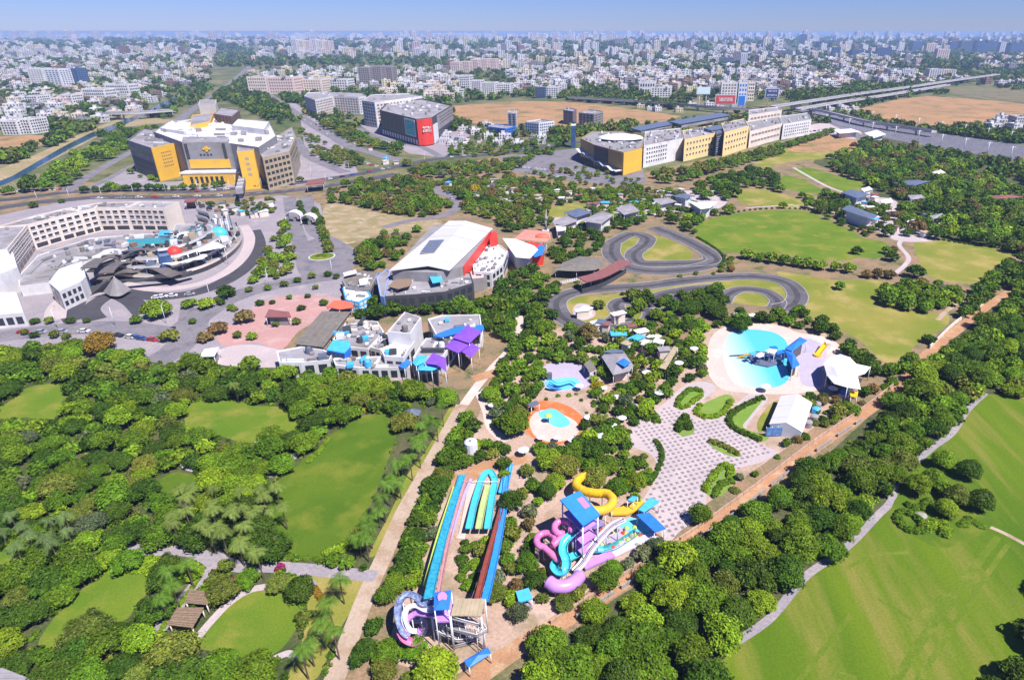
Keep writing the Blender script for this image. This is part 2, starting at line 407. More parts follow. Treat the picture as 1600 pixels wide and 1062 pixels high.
lawn([(-20, 645), (10, 630), (38, 608), (75, 599), (124, 598), (112, 614), (97, 627), (93, 650), (75, 658), (40, 652), (5, 655)])
lawn([(288, 648), (296, 632), (325, 624), (365, 625), (395, 633), (440, 636), (466, 650), (462, 672), (425, 678), (400, 690), (375, 690), (340, 680), (315, 684), (295, 688)])
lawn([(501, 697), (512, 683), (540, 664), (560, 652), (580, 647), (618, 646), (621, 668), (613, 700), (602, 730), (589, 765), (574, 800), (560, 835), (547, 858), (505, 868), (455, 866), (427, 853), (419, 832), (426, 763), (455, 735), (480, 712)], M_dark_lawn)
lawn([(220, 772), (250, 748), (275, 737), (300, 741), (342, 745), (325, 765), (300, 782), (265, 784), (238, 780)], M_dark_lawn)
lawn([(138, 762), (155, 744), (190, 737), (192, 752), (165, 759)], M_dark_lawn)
lawn([(175, 888), (242, 898), (236, 921), (214, 942), (200, 965), (160, 985), (117, 1000), (72, 1014), (62, 998), (103, 942), (131, 918), (158, 897)])
lawn([(-30, 862), (20, 863), (20, 893), (-30, 912)])
lawn([(305, 1004), (328, 975), (350, 948), (380, 928), (410, 918), (440, 921), (466, 935), (473, 950), (466, 975), (447, 1005), (425, 1022), (390, 1027), (350, 1020), (318, 1014)])
M_hedge_lawn = ground_mat('bright_grass', [(0.14, 0.24, 0.035), (0.17, 0.26, 0.04), (0.2, 0.26, 0.05)], 0.1, 0.2, fine=2, finev=.2)
lawn([(484, 905), (500, 898), (560, 905), (572, 915), (545, 960), (520, 1000), (508, 1035), (490, 1062), (450, 1062), (470, 1010), (480, 950)], M_dry_lawn, 0.010)
lawn([(640, 735), (668, 700), (700, 640), (708, 644), (672, 712), (640, 770), (600, 850), (585, 868), (578, 862), (610, 800)], M_dry_lawn, 0.010)
# right-hand lawns
lawn([(1087, 365), (1090, 350), (1110, 342), (1150, 333), (1200, 329), (1255, 330), (1290, 342), (1330, 360), (1350, 372), (1385, 380), (1378, 402), (1340, 402), (1325, 407), (1270, 405), (1200, 395), (1145, 395), (1120, 390), (1100, 380)])
lawn([(1430, 378), (1470, 375), (1510, 380), (1550, 387), (1582, 397), (1570, 408), (1550, 420), (1545, 432), (1525, 442), (1480, 440), (1450, 430), (1435, 405)], M_dry_lawn)
lawn([(1213, 425), (1260, 430), (1300, 437), (1385, 440), (1400, 470), (1440, 488), (1478, 490), (1482, 505), (1462, 520), (1430, 540), (1415, 557), (1390, 567), (1372, 560), (1362, 548), (1340, 530), (1310, 514), (1270, 496), (1258, 475), (1248, 450)], M_dry_lawn)
lawn([(1240, 268), (1262, 262), (1300, 272), (1352, 288), (1320, 299), (1290, 290)])
lawn([(1222, 275), (1248, 279), (1290, 301), (1250, 300), (1225, 292)])
lawn([(1150, 298), (1200, 297), (1260, 317), (1250, 327), (1200, 322), (1160, 318)], M_dry_lawn)
lawn([(1180, 240), (1240, 222), (1330, 232), (1300, 247), (1240, 252), (1190, 262)], M_dry_lawn, 0.010)
sheet('dirt_lot', [(1243, 220), (1290, 210), (1345, 222), (1330, 233), (1290, 238), (1235, 236)], M_field, 0.014)
sheet('dirt_lot', [(505, 325), (530, 318), (580, 330), (640, 340), (690, 345), (670, 360), (600, 365), (540, 382), (515, 372)], ground_mat('yellow_scrub', [(0.34, 0.25, 0.15), (0.22, 0.19, 0.08), (0.42, 0.32, 0.24)], 0.08, 0.15), 0.012)
sheet('dirt_lot', [(855, 328), (890, 318), (925, 318), (905, 332), (870, 340)], M_dry_lawn, 0.012)
# far dry fields
def field(px, m=M_field): return sheet('field', px, m, 0.12, False)
field([(700, 166), (760, 162), (820, 158), (900, 160), (1000, 172), (1065, 182), (1030, 192), (960, 196), (900, 203), (760, 195), (715, 190)])
field([(1335, 172), (1400, 156), (1450, 150), (1560, 158), (1640, 168), (1560, 190), (1470, 198), (1400, 190), (1350, 182)])
field([(1450, 140), (1520, 134), (1640, 148), (1640, 162), (1540, 156)], ground_mat('grey_scrub', [(0.16, 0.145, 0.075), (0.2, 0.16, 0.09), (0.09, 0.1, 0.05)], .02, .04, fine=.3))
field([(-40, 217), (40, 211), (95, 213), (70, 226), (20, 243), (-40, 254)])
field([(290, 190), (180, 200), (60, 262), (-20, 290), (-20, 272), (60, 240), (120, 212), (200, 180)], ground_mat('bare_bank', [(0.36, 0.27, 0.16), (0.22, 0.19, 0.09), (0.3, 0.25, 0.12)], .03, .06, fine=.4))
sheet('pavement', [(130, 296), (205, 258), (240, 285), (460, 275), (475, 225), (470, 190), (440, 165), (460, 160), (505, 195), (545, 240), (560, 270), (470, 290), (300, 300), (150, 300)], M_paving, 0.012, False, False)
sheet('pavement', [(555, 190), (600, 200), (700, 190), (735, 205), (730, 230), (690, 246), (640, 240), (590, 215)], M_paving, 0.0105, False, False)
sheet('pavement', [(780, 245), (900, 232), (1005, 265), (1010, 285), (960, 290), (880, 280), (800, 268)], M_road, 0.0075, False, False)
sheet('pavement', [(1200, 205), (1300, 190), (1345, 205), (1350, 220), (1270, 208), (1230, 216)], M_plaza, 0.016, False, False)
sheet('pavement', [(740, 300), (790, 285), (830, 300), (800, 315), (760, 318)], M_plaza, 0.0085, True, False)
sheet('pavement', [(870, 325), (950, 318), (1040, 300), (1130, 300), (1125, 325), (1040, 335), (960, 345), (880, 362)], M_plaza, 0.0095, True, False)
sheet('pavement', [(1330, 320), (1390, 310), (1440, 350), (1470, 372), (1420, 378), (1380, 366)], M_plaza, 0.016, True, False)
# canal
wat = water_mat('canal_water', (0.012, 0.045, 0.045), (0.012, 0.04, 0.07))
sheet('canal', [(-40, 300), (20, 275), (60, 252), (100, 229), (140, 209), (170, 197), (215, 180), (250, 162), (283, 148), (290, 152), (258, 166), (225, 182), (182, 201), (145, 215), (109, 233), (72, 254), (34, 276), (-40, 309)], wat, 0.16, False)

# ------------------------------------------------------------------ pavements and roads
sheet('pavement', [(-40, 560), (-40, 345), (140, 306), (280, 306), (340, 322), (440, 305), (500, 318), (512, 365), (560, 392), (548, 420), (530, 470), (470, 480), (446, 520), (440, 575), (330, 567), (260, 570), (205, 556), (130, 546)], M_paving, 0.010, False, False)
sheet('pink_plaza', [(372, 500), (400, 478), (440, 462), (500, 462), (540, 470), (520, 490), (470, 515), (440, 545), (400, 535), (350, 540), (340, 520)], M_pink, 0.016)
sheet('pink_plaza', [(345, 545), (390, 538), (445, 550), (440, 572), (360, 572), (320, 560)], M_plaza, 0.020)
R = {}
# the avenue passing between the hotel and the malls
road('road', [(-60, 338), (0, 325), (60, 316), (110, 312), (160, 308), (270, 309), (380, 304), (470, 296), (560, 283), (620, 272)], 13, M_asphalt, 0.022)
road('road', [(-60, 318), (10, 312), (70, 305), (110, 300), (180, 297), (300, 299), (400, 292), (480, 284), (560, 272), (650, 254), (700, 246), (760, 242), (830, 232), (905, 222), (960, 215)], 12, M_asphalt, 0.026)
road('road', [(620, 250), (580, 238), (545, 228), (520, 213), (490, 196), (455, 172), (425, 152), (400, 132), (390, 115), (388, 104)], 14, M_road, 0.030)
road('road', [(540, 270), (510, 258), (485, 246), (470, 230), (462, 215)], 10, M_road, 0.034)
road('road', [(103, 300), (150, 268), (200, 240), (230, 222), (275, 192)], 9, M_road, 0.038)
road('road', [(275, 192), (300, 172), (340, 145), (372, 120), (384, 108)], 13, M_road, 0.125)
road('road', [(135, 296), (165, 282), (200, 262), (222, 254)], 6, M_road, 0.042)
road('road', [(1590, 300), (1500, 262), (1430, 240), (1370, 228), (1310, 196), (1270, 184), (1180, 170), (1060, 160), (940, 152)], 14, M_road, 0.128, blk=False)
road('road', [(690, 246), (660, 230), (640, 226), (590, 214), (560, 200)], 8, M_road, 0.046)
# entrance boulevard with its round island
road('road', [(452, 308), (458, 340), (466, 372), (482, 400), (505, 422)], 9, M_road, 0.026)
road('road', [(478, 306), (484, 338), (492, 362), (520, 378), (545, 398), (538, 418), (515, 428)], 9, M_road, 0.034)
sheet('road', [(470, 385), (500, 372), (548, 390), (552, 405), (535, 432), (500, 440), (470, 430), (462, 405)], M_road, 0.018)
road('road', [(510, 432), (460, 440), (400, 452), (350, 470), (310, 495), (270, 520), (180, 512), (90, 515), (-40, 530)], 13, M_road, 0.030)
road('road', [(305, 480), (300, 510), (275, 545), (240, 566)], 12, M_road, 0.038)
road('driveway', [(120, 500), (112, 485), (125, 462), (150, 448), (175, 440)], 9, ground_mat('dark_drive', [(0.06, 0.057, 0.066), (0.075, 0.07, 0.08), (0.05, 0.048, 0.055)], .1, .2), 0.030)
road('driveway', [(85, 500), (90, 480), (105, 465), (130, 452)], 8, M_plaza, 0.034)
road('driveway', [(180, 437), (195, 452), (240, 463), (300, 458), (350, 440), (385, 415), (402, 385), (395, 360)], 9, MATS['dark_drive'], 0.038)
road('driveway', [(185, 440), (205, 446), (250, 452), (310, 444), (355, 424), (382, 398), (390, 372), (380, 352)], 6, M_plaza, 0.042)
road('driveway', [(150, 500), (140, 485), (155, 470), (178, 460), (205, 470), (225, 490)], 8, MATS['dark_drive'], 0.046)
# beige service path down the middle and the red track along the right-hand wood
_, PATH_MID = road('path', [(722, 632), (690, 690), (660, 745), (630, 800), (600, 868), (572, 930), (545, 1000), (522, 1062), (505, 1110)], 4.0, M_sand, 0.022)
_, TRACK = road('dirt_track', [(715, 1080), (800, 1018), (890, 962), (985, 900), (1080, 840), (1180, 768), (1270, 700), (1340, 652), (1400, 606), (1455, 548), (1500, 512), (1540, 480), (1580, 455)], 4.2, M_dirt, 0.022)
road('path', [(1150, 1002), (1200, 968), (1235, 928), (1262, 897), (1300, 871), (1333, 845), (1370, 806), (1392, 783), (1402, 752), (1425, 727), (1460, 697), (1488, 676), (1512, 640), (1540, 614)], 1.9, M_paving, 0.026)
road('path', [(175, 852), (215, 858), (262, 860), (300, 862), (330, 878), (310, 908), (280, 945), (240, 992)], 3.2, M_paving, 0.022)
road('path', [(330, 868), (370, 884), (420, 885), (470, 888), (520, 893), (560, 897), (588, 900)], 3.4, M_paving, 0.030)
road('path', [(470, 888), (478, 905), (490, 918)], 2.4, M_paving, 0.034)
road('path', [(300, 1006), (330, 970), (360, 940), (395, 920), (440, 915), (470, 920)], 1.8, M_plaza, 0.030)
road('path', [(425, 1030), (450, 1020), (462, 1028)], 1.5, M_plaza, 0.022)
road('path', [(522, 645), (508, 662), (492, 680), (472, 702), (440, 728), (420, 745)], 2.6, M_paving, 0.022)
road('path', [(275, 712), (290, 730), (340, 742), (352, 752)], 1.6, M_plaza, 0.022)
road('path', [(175, 732), (150, 742), (135, 762)], 1.6, M_plaza, 0.022)
road('path', [(1545, 822), (1580, 838), (1640, 872)], 1.2, M_sand, 0.022)
road('path', [(1395, 430), (1420, 405), (1405, 380), (1432, 366)], 2.5, M_plaza, 0.022)
road('path', [(1240, 262), (1290, 290), (1330, 304)], 3, M_plaza, 0.022)
road('path', [(1240, 322), (1280, 326), (1330, 342), (1380, 365)], 2.5, M_plaza, 0.026)
road('path', [(1165, 325), (1240, 320)], 2.2, M_plaza, 0.030)
road('path', [(1465, 500), (1490, 478), (1540, 460)], 2.0, M_sand, 0.026)
road('road', [(600, 355), (640, 345), (690, 338), (715, 322), (705, 308), (685, 300), (680, 292)], 7, M_road, 0.030)
road('path', [(725, 632), (748, 600), (772, 572), (800, 540), (812, 500), (795, 470)], 3.2, M_deck, 0.026)
road('path', [(748, 612), (760, 640), (768, 668), (790, 690)], 3.0, M_deck, 0.030)
road('path', [(740, 592), (762, 585), (780, 580)], 5, M_dirt, 0.034)
# water park ground
sheet('water_park_ground', [(830, 520), (900, 505), (1000, 530), (1050, 560), (1090, 520), (1130, 505), (1210, 505), (1290, 520), (1310, 560), (1345, 610), (1240, 692), (1110, 782), (1000, 862), (930, 915), (870, 960), (800, 1005), (700, 1060), (600, 1030), (620, 960), (660, 850), (695, 765), (728, 690), (770, 600)], ground_mat('park_sand', [(0.38, 0.255, 0.19), (0.46, 0.33, 0.27), (0.26, 0.2, 0.12)], .07, .13, fine=1.3, finev=.2), 0.010, False, False)
sheet('plaza', [(985, 672), (1010, 650), (1040, 628), (1070, 602), (1100, 596), (1118, 606), (1092, 630), (1078, 645), (1100, 655), (1128, 648), (1142, 640), (1160, 622), (1180, 612), (1200, 622), (1180, 648), (1165, 672), (1180, 690), (1215, 706), (1188, 722), (1158, 730), (1128, 748), (1105, 770), (1100, 800), (1062, 830), (1040, 848), (1022, 800), (1000, 790), (1025, 745), (1020, 712), (985, 695)], M_plaza, 0.018)
sheet('pool_beach', [(1104, 570), (1110, 530), (1130, 512), (1170, 506), (1215, 508), (1250, 520), (1300, 530), (1320, 560), (1300, 600), (1240, 615), (1150, 612), (1118, 600)], M_deck, 0.022)
pool_m = water_mat('wave_pool_water', (0.60, 0.68, 0.70), (0.09, 0.47, 0.62), (1, 0, 0), 1 / 15., -(P(1128, 560).x) / 15.)
WP = [(1131, 538), (1138, 523), (1160, 515), (1200, 517), (1224, 528), (1234, 548), (1238, 575), (1228, 597), (1205, 606), (1180, 605), (1150, 600), (1136, 580), (1130, 556)]
sheet('wave_pool', WP, pool_m, 0.030)
kid_m = water_mat('paddling_pool_water', (0.05, 0.45, 0.62), (0.22, 0.55, 0.66))
sheet('orange_deck', [(818, 640), (835, 628), (860, 626), (892, 636), (912, 655), (908, 675), (890, 690), (862, 694), (830, 682), (815, 662)], M_orange, 0.022)
sheet('pool_deck', [(828, 655), (848, 640), (890, 652), (905, 668), (895, 684), (862, 690), (835, 680)], M_deck, 0.026)
sheet('paddling_pool', [(841, 647), (852, 640), (867, 639), (885, 652), (891, 662), (875, 668), (857, 661)], kid_m, 0.032)
sheet('pool_deck', [(848, 575), (872, 565), (915, 570), (928, 590), (912, 607), (880, 612), (852, 605)], ground_mat('lilac_deck', [(0.42, 0.36, 0.46), (0.38, 0.33, 0.42), (0.48, 0.4, 0.47)], .1, .2), 0.022)
sheet('splash_pool', [(852, 596), (872, 591), (898, 590), (906, 602), (878, 609), (858, 608)], kid_m, 0.028)
sheet('orange_deck', [(700, 750), (730, 730), (780, 715), (822, 712), (830, 720), (800, 728), (760, 742), (705, 764)], M_dirt, 0.018)
# mown and trodden strips across the golf lawn
M_worn = ground_mat('worn_grass', [(0.115, 0.165, 0.014), (0.095, 0.15, 0.011), (0.17, 0.185, 0.03)], .1, .2, fine=2, finev=.25)
for px, w_ in (([(1385, 1085), (1440, 1000), (1500, 915), (1560, 838)], 1.6), ([(1420, 1085), (1475, 1000), (1530, 915), (1575, 850)], 1.1), ([(1230, 1085), (1290, 1010), (1330, 960)], 1.0), ([(1300, 1050), (1340, 1062)], 1.6), ([(1372, 935), (1400, 952), (1425, 968)], .9), ([(1446, 968), (1466, 952), (1486, 930)], 3.4), ([(1480, 690), (1520, 740), (1560, 790)], .7), ([(1560, 640), (1590, 660), (1640, 700)], 1.4), ([(1300, 900), (1360, 870), (1420, 862)], 1.0)): road('mown_strip', px, w_, M_worn, 0.018 + .0022 * len([o for o in bpy.data.objects if o.name.startswith('mown_strip')]), 6, False)
# go-kart tracks
def ring_road(px, w, z, closed=True):
    path = catmull([Vector((p[0], p[1], z)) for p in W(px)], 7, closed)
    mb = MB().strip(path, w, closed=closed); struct('kart_track', mb, M_kart)
    struct('racing_line', MB().strip([p + Vector((0, 0, .002)) for p in path], 2.6, closed=closed), M_rub)
    n = len(mb.v) // 2
    L = [mb.v[2 * i] for i in range(n)]; Rr = [mb.v[2 * i + 1] for i in range(n)]
    for i in range(n - (0 if closed else 1)):
        j = (i + 1) % n; block([L[i], L[j], Rr[j], Rr[i]])
    for side in (L, Rr):
        struct('kerb', MB().strip([Vector(p) for p in side], 0.45, 0.16, closed=closed), M_stone)
M_rub = ground_mat('rubbered_asphalt', [(0.06, 0.056, 0.062), (0.08, 0.074, 0.082), (0.05, 0.046, 0.052)], .08, .2, fine=1, finev=.2)
M_kart = ground_mat('kart_asphalt', [(0.12, 0.11, 0.122), (0.095, 0.088, 0.098), (0.15, 0.138, 0.15)], .05, .12, fine=1, finev=.2)
sheet('lawn', [(960, 372), (1010, 365), (1070, 385), (1080, 405), (1040, 418), (985, 410), (960, 395)], M_dry_lawn, 0.012, True, False)
sheet('lawn', [(870, 490), (900, 465), (960, 460), (1100, 440), (1200, 438), (1235, 460), (1210, 480), (1100, 470), (1000, 500), (940, 520), (890, 515)], M_dry_lawn, 0.012, True, False)
ring_road([(957, 380), (985, 366), (1010, 371), (1008, 382), (990, 397), (1000, 411), (1045, 412), (1100, 410), (1112, 402), (1090, 385), (1050, 368), (1020, 356)], 10, 0.020, False)
ring_road([(957, 380), (955, 395), (965, 408), (990, 420), (1030, 424), (1080, 420), (1120, 408), (1100, 390), (1060, 370), (1022, 355)], 10.5, 0.026, False)
ring_road([(990, 497), (950, 518), (905, 510), (874, 490), (872, 468), (905, 455), (960, 450), (1010, 447), (1060, 440), (1120, 434), (1180, 432), (1225, 440), (1245, 458), (1240, 475), (1215, 482)], 9.5, 0.020, False)
ring_road([(950, 506), (968, 492), (962, 478), (975, 470), (1015, 476), (1030, 462), (1060, 455), (1095, 450), (1130, 448)], 8, 0.026, False)
ring_road([(975, 471), (1002, 478), (1014, 492), (1000, 505), (958, 511)], 6, 0.036, False)
ring_road([(1040, 462), (1062, 470), (1052, 482), (1020, 486)], 5.5, 0.041, False)
ring_road([(1130, 474), (1138, 460), (1160, 452), (1195, 456), (1215, 470), (1210, 482)], 7.5, 0.026, False)
sheet('pavement', [(895, 483), (905, 474), (925, 478), (930, 492), (915, 500), (900, 496)], M_plaza, 0.040)
# avenue markings
dash = MB()
for i in range(0, len(TRACK), 1): pass
for a, b in (((300, 306), (380, 304)), ((380, 304), (470, 295)), ((470, 295), (560, 282)), ((140, 309), (300, 308))):
    pa, pb = P(*a), P(*b); L = (pb - pa).length; d = (pb - pa).normalized(); t = 0
    while t < L - 4: dash.strip([pa + d * t + Vector((0, 0, .03)), pa + d * (t + 4) + Vector((0, 0, .03))], .35); t += 9
m_o = struct('lane_marking', dash, M_mark)
# fields of dark pavers set in the plaza
pv_ = MB(); pts = W([(985, 676), (1040, 634), (1090, 655), (1160, 660), (1205, 705), (1160, 728), (1120, 748), (1100, 775), (1096, 800), (1050, 838), (1030, 815), (1005, 788), (1030, 745), (1022, 708)])
arr = np.array([(p.x, p.y) for p in pts]); ang = rad(20); ca, sa = math.cos(ang), math.sin(ang); c0 = arr.mean(0)
for i in range(-45, 46):
    for j in range(-45, 46):
        u, v = i * 1.75, j * 1.75
        x, y = c0[0] + u * ca - v * sa, c0[1] + u * sa + v * ca
        if inside(arr, x, y) and random.random() > .03: s_ = random.uniform(.74, .93); pv_.box((x + random.uniform(-.05, .05), y + random.uniform(-.05, .05), 0.018), s_, s_, random.uniform(.02, .04), ang + random.uniform(-.05, .05))
o = struct('dark_paver', pv_, M_darkpaver); o['kind'] = 'stuff'
# ------------------------------------------------------------------ buildings
def centre(pts): return (sum(p[0] for p in pts) / len(pts), sum(p[1] for p in pts) / len(pts), 0.0)
def XY(px, z): return ccw([(p.x, p.y) for p in W(px, z)])
def shrink(pts, k):
    c = centre(pts); return [(c[0] + (p[0] - c[0]) * k, c[1] + (p[1] - c[1]) * k) for p in pts]
def blk(t, fp, z0, z1, mw, mr=None, par=0.9, name='wall', rname='roof'):
    """a wall block with a parapet and a roof sheet sunk behind it"""
    n = len(fp); mb = MB(); mb.prism(fp, z0, z1 - par, 0); w = part(name, mb, mw, t)
    inn = []
    for i in range(n):                                                # inset outline for the parapet
        p, a, b = Vector(fp[i]), Vector(fp[i - 1]), Vector(fp[(i + 1) % n])
        d1, d2 = (p - a).normalized(), (b - p).normalized(); nn = Vector((-d1.y - d2.y, d1.x + d2.x)); nn = nn.normalized() if nn.length > 1e-5 else nn
        inn.append(p + nn * .55)
    mb = MB()
    for i in range(n):
        j = (i + 1) % n
        o0, o1, i0, i1 = fp[i], fp[j], inn[i], inn[j]
        mb.add([(*o0, z1 - par), (*o1, z1 - par), (*o1, z1), (*o0, z1), (*i0, z1), (*i1, z1), (*i1, z1 - par + .02), (*i0, z1 - par + .02)], [[0, 1, 2, 3], [3, 2, 5, 4], [4, 5, 6, 7]])
    part('parapet', mb, mw, t)
    part(rname, MB().poly([(p[0], p[1], z1 - par + .05) for p in inn]), mr or M_pale, t)
    block(fp); return w
def edge(fp, px_a, px_b, z):                                          # footprint edge nearest to two photograph points
    a, b = P(*px_a, z), P(*px_b, z)
    best = min(range(len(fp)), key=lambda i: (Vector((*fp[i], z)) - a).length + (Vector((*fp[(i + 1) % len(fp)], z)) - b).length)
    return fp[best], fp[(best + 1) % len(fp)]
def panes(t, a, b, z0, z1, rows, cols, fw=.6, fh=.55, m=None, name='window', u0=.03, u1=.97, th=.08, frame=None, single=True, skip=0.0):
    """windows set along the wall a->b (outline runs anticlockwise, so outward is to the right)"""
    a = Vector((a[0], a[1], 0)); b = Vector((b[0], b[1], 0)); d = b - a; L = d.length; d.normalize(); out = Vector((d.y, -d.x, 0))
    o0 = Vector(ORG[t.name]); W_ = L * (u1 - u0) / cols; H_ = (z1 - z0) / rows; w, h = W_ * fw, H_ * fh
    mb = MB(); mb.wallbox(d * (-w / 2), d * (w / 2), -h / 2, h / 2, out, th, 0)
    if frame:
        mb.wallbox(d * (-w / 2 - .12), d * (w / 2 + .12), -h / 2 - .25, -h / 2 - .003, out, th + .14, 1)
        mb.wallbox(d * (-w / 2 - .12), d * (w / 2 + .12), h / 2 + .003, h / 2 + .12, out, th + .1, 1)
    ms = [m or M_glass] + ([frame] if frame else [])
    if not single: J = MB()
    else: me = mb.mesh(name, ms)
    for r in range(rows):
        for c in range(cols):
            if skip and random.random() < skip: continue
            p = a + d * (L * u0 + W_ * (c + .5)); p.z = z0 + H_ * (r + .5)
            if single: link(name, me, t, p - o0)
            else: J.add([(v[0] + p.x, v[1] + p.y, v[2] + p.z) for v in mb.v], mb.f); J.m[-len(mb.f):] = mb.m
    if not single: part(name, J, ms, t, kind='stuff')
def clutter(t, fp, z, n, big=2.2, ms=None):
    """vents, tanks and plant on a roof, each a part"""
    ms = ms or [M_pale, M_grey, M_white, M_steel]; a = np.array(fp); lo, hi = a.min(0), a.max(0); k = 0; tries = 0
    while k < n and tries < n * 30:
        tries += 1; x, y = random.uniform(lo[0], hi[0]), random.uniform(lo[1], hi[1])
        if not inside(np.array(shrink(fp, .86)), x, y): continue
        k += 1; s = random.uniform(.5, 1) * big; mb = MB(); q = random.random(); nm = 'roof_unit'
        if q < .55:
            mb.box((x, y, z + .25), s, s * random.uniform(.6, 1.6), s * .55, random.uniform(0, .4)); mb.box((x, y, z), s * .8, s * .5, .27, 0)
            mb.box((x, y, z + .26 + s * .55), s * .5, s * .5, .12)
        elif q < .8: nm = 'water_tank'; mb.tube([(x, y, z + .3), (x, y, z + .3 + s * .7)], s * .45, 12, smooth=False); mb.box((x, y, z), s * .7, s * .7, .32); mb.tube([(x, y, z + .3 + s * .7), (x, y, z + .4 + s * .75)], s * .45, 12, 0, s * .15)
        else: nm = 'roof_duct'; mb.box((x, y, z + .3), s * 3, s * .5, s * .5, random.choice([0, 1.57])); mb.box((x, y, z), s * .4, s * .4, .32)
        part(nm, mb, random.choice(ms), t)
def canopy_roof(t, px, z, m, th=.25, posts=True, name='roof', bulge=0.0):
    fp = XY(px, z); mb = MB()
    if bulge:
        c = centre(fp); n = len(fp); mb.add([(p[0], p[1], z) for p in fp] + [(c[0], c[1], z + bulge)], [[i, (i + 1) % n, n] for i in range(n)], 0)
        mb.poly([(p[0], p[1], z) for p in reversed(fp)])
    else: mb.prism(fp, z, z + th, 0, None, True)
    part(name, mb, m, t)
    if posts:
        for p in shrink(fp, .92): part('post', MB().tube([(p[0], p[1], 0), (p[0], p[1], z + (.02 if not bulge else .0))], .12, 6), M_steel, t)
    return fp
def gable(t, A, B, wd, ze, zr, m, bays=5, mw=None, over=.4):
    """gable roof between two ridge ends A and B (world xy), half width wd, built panel by panel"""
    A = Vector((A[0], A[1], 0)); B = Vector((B[0], B[1], 0)); d = (B - A).normalized(); s = Vector((-d.y, d.x, 0)); L = (B - A).length
    for sg in (1, -1):
        for i in range(bays):
            p, q = A + d * (L * i / bays + .02), A + d * (L * (i + 1) / bays - .02); lift = Vector((0, 0, .05 if i % 2 else 0))
            v = [p + Vector((0, 0, zr)), q + Vector((0, 0, zr)), q + s * sg * wd + Vector((0, 0, ze)), p + s * sg * wd + Vector((0, 0, ze))]
            mb = MB(); v = [x + lift for x in v]; u = [x - Vector((0, 0, .12)) for x in v]
            f = [[0, 1, 2, 3], [4, 7, 6, 5], [0, 4, 5, 1], [1, 5, 6, 2], [2, 6, 7, 3], [3, 7, 4, 0]]
            mb.add(v + u, f if sg < 0 else [x[::-1] for x in f]); part('roof_panel', mb, m, t)
    fp = ccw([tuple((A + s * (wd - over))[:2]), tuple((B + s * (wd - over))[:2]), tuple((B - s * (wd - over))[:2]), tuple((A - s * (wd - over))[:2])])
    mb = MB(); mb.prism(fp, 0, ze - .1)
    for E in (A, B):
        mb.add([E + s * (wd - over) + Vector((0, 0, ze - .1)), E - s * (wd - over) + Vector((0, 0, ze - .1)), E + Vector((0, 0, zr - .15))], [[0, 1, 2]])
    part('wall', mb, mw or m, t); block(fp); return fp

# ---- hotel: three wings of one bent white block
hb = [(28, 432), (57, 390), (100, 377), (137, 367), (160, 361), (207, 360), (266, 361)]
zt = HT(160, 361, 325); g = W(hb)
t = root('hotel', 'long bent white hotel with three rows of dark square windows', 'hotel', g[3])
back = []
for i, p in enumerate(g):
    d = (g[min(i + 1, 6)] - g[max(i - 1, 0)]); nn = Vector((-d.y, d.x, 0)).normalized(); back.append(p + nn * 15)
for i in range(6):
    a, b = g[i], g[i + 1]
    fp = ccw([tuple(a[:2]), tuple(b[:2]), tuple(back[i + 1][:2]), tuple(back[i][:2])]); k = .02 * i
    blk(t, fp, 0, zt + k, M_cream, M_pale, .7)
    L = (b - a).length; n = max(2, round(L / 4.0))
    a2, b2 = tuple(a[:2]), tuple(b[:2])
    panes(t, a2, b2, zt * .28, zt - .9, 3, n, .62, .5, M_glass, 'window', .02, .98, .1, M_white)
    panes(t, a2, b2, .3, zt * .25, 1, max(2, n // 2), .8, .7, M_glass, 'opening', .02, .98, .1)
    clutter(t, fp, zt - .65, 5, 2.2)
# white plain-walled wing at the frame's left edge
t = root('white_hall', 'plain white box shaped wing at the left end of the hotel', 'building', P(0, 470))
fp = XY([(-60, 392), (0, 381), (16, 380), (27, 417), (0, 428), (-60, 450)], 11); blk(t, fp, 0, 11, M_white, M_fabric, .2)
t = root('white_hall', 'low white flat roofed box in front of the hotel at the left edge', 'building', P(15, 490))
fp = XY([(-60, 460), (25, 456), (37, 488), (-60, 497)], 6); blk(t, fp, 0, 6, M_white, M_fabric, .2); panes(t, *edge(fp, (-60, 497), (37, 488), 6), .5, 5, 1, 6, .7, .7, M_glass)
# hotel podium with grey roof
t = root('podium', 'grey roofed podium with raised frames in front of the hotel windows', 'building', P(90, 430))
fp = XY([(28, 432), (60, 398), (140, 372), (205, 366), (268, 364), (275, 350), (330, 352), (335, 372), (272, 376), (200, 388), (150, 404), (126, 412), (92, 440), (30, 447)], 5); blk(t, fp, 0, 5, M_white, M_pale, .5)
for q in ([(55, 432), (88, 402), (112, 399), (88, 428)], [(70, 424), (90, 406), (104, 404), (88, 420)]):
    part('roof_frame', MB().prism(XY(q, 5.6), 4.6, 5.2 if q[0][0] < 60 else 5.9), M_grey, t)
clutter(t, fp, 4.6, 60, 2.4, [M_grey, M_pale, M_steel, M_shed, M_solar])
for px, w_ in (([(66, 396), (140, 378), (205, 371), (262, 370)], 2.2), ([(45, 428), (72, 402), (120, 390)], 1.6), ([(100, 416), (150, 396), (200, 384)], 1.8)): part('roof_walk', MB().strip([p for p in W(px, 4.6)], w_, .35), M_grey, t)
# portal block at the hotel entrance
t = root('entrance_portal', 'white portal block with tall dark glass opening below the podium', 'building', P(110, 465))
fp = XY([(76, 441), (92, 420), (128, 408), (134, 432), (126, 440), (92, 455)], 9); blk(t, fp, 0, 9, M_white, M_white, .5)
a, b = edge(fp, (76, 441), (92, 455), 9); panes(t, a, b, .4, 8, 1, 2, .8, .9, M_glass); a, b = edge(fp, (92, 455), (126, 440), 9); panes(t, a, b, 1, 8, 2, 4, .6, .6, M_glass)
part('blue_panel', MB().prism(XY([(124, 428), (134, 424), (138, 432), (128, 438)], 5), 0, 5), M_blueglass, t)

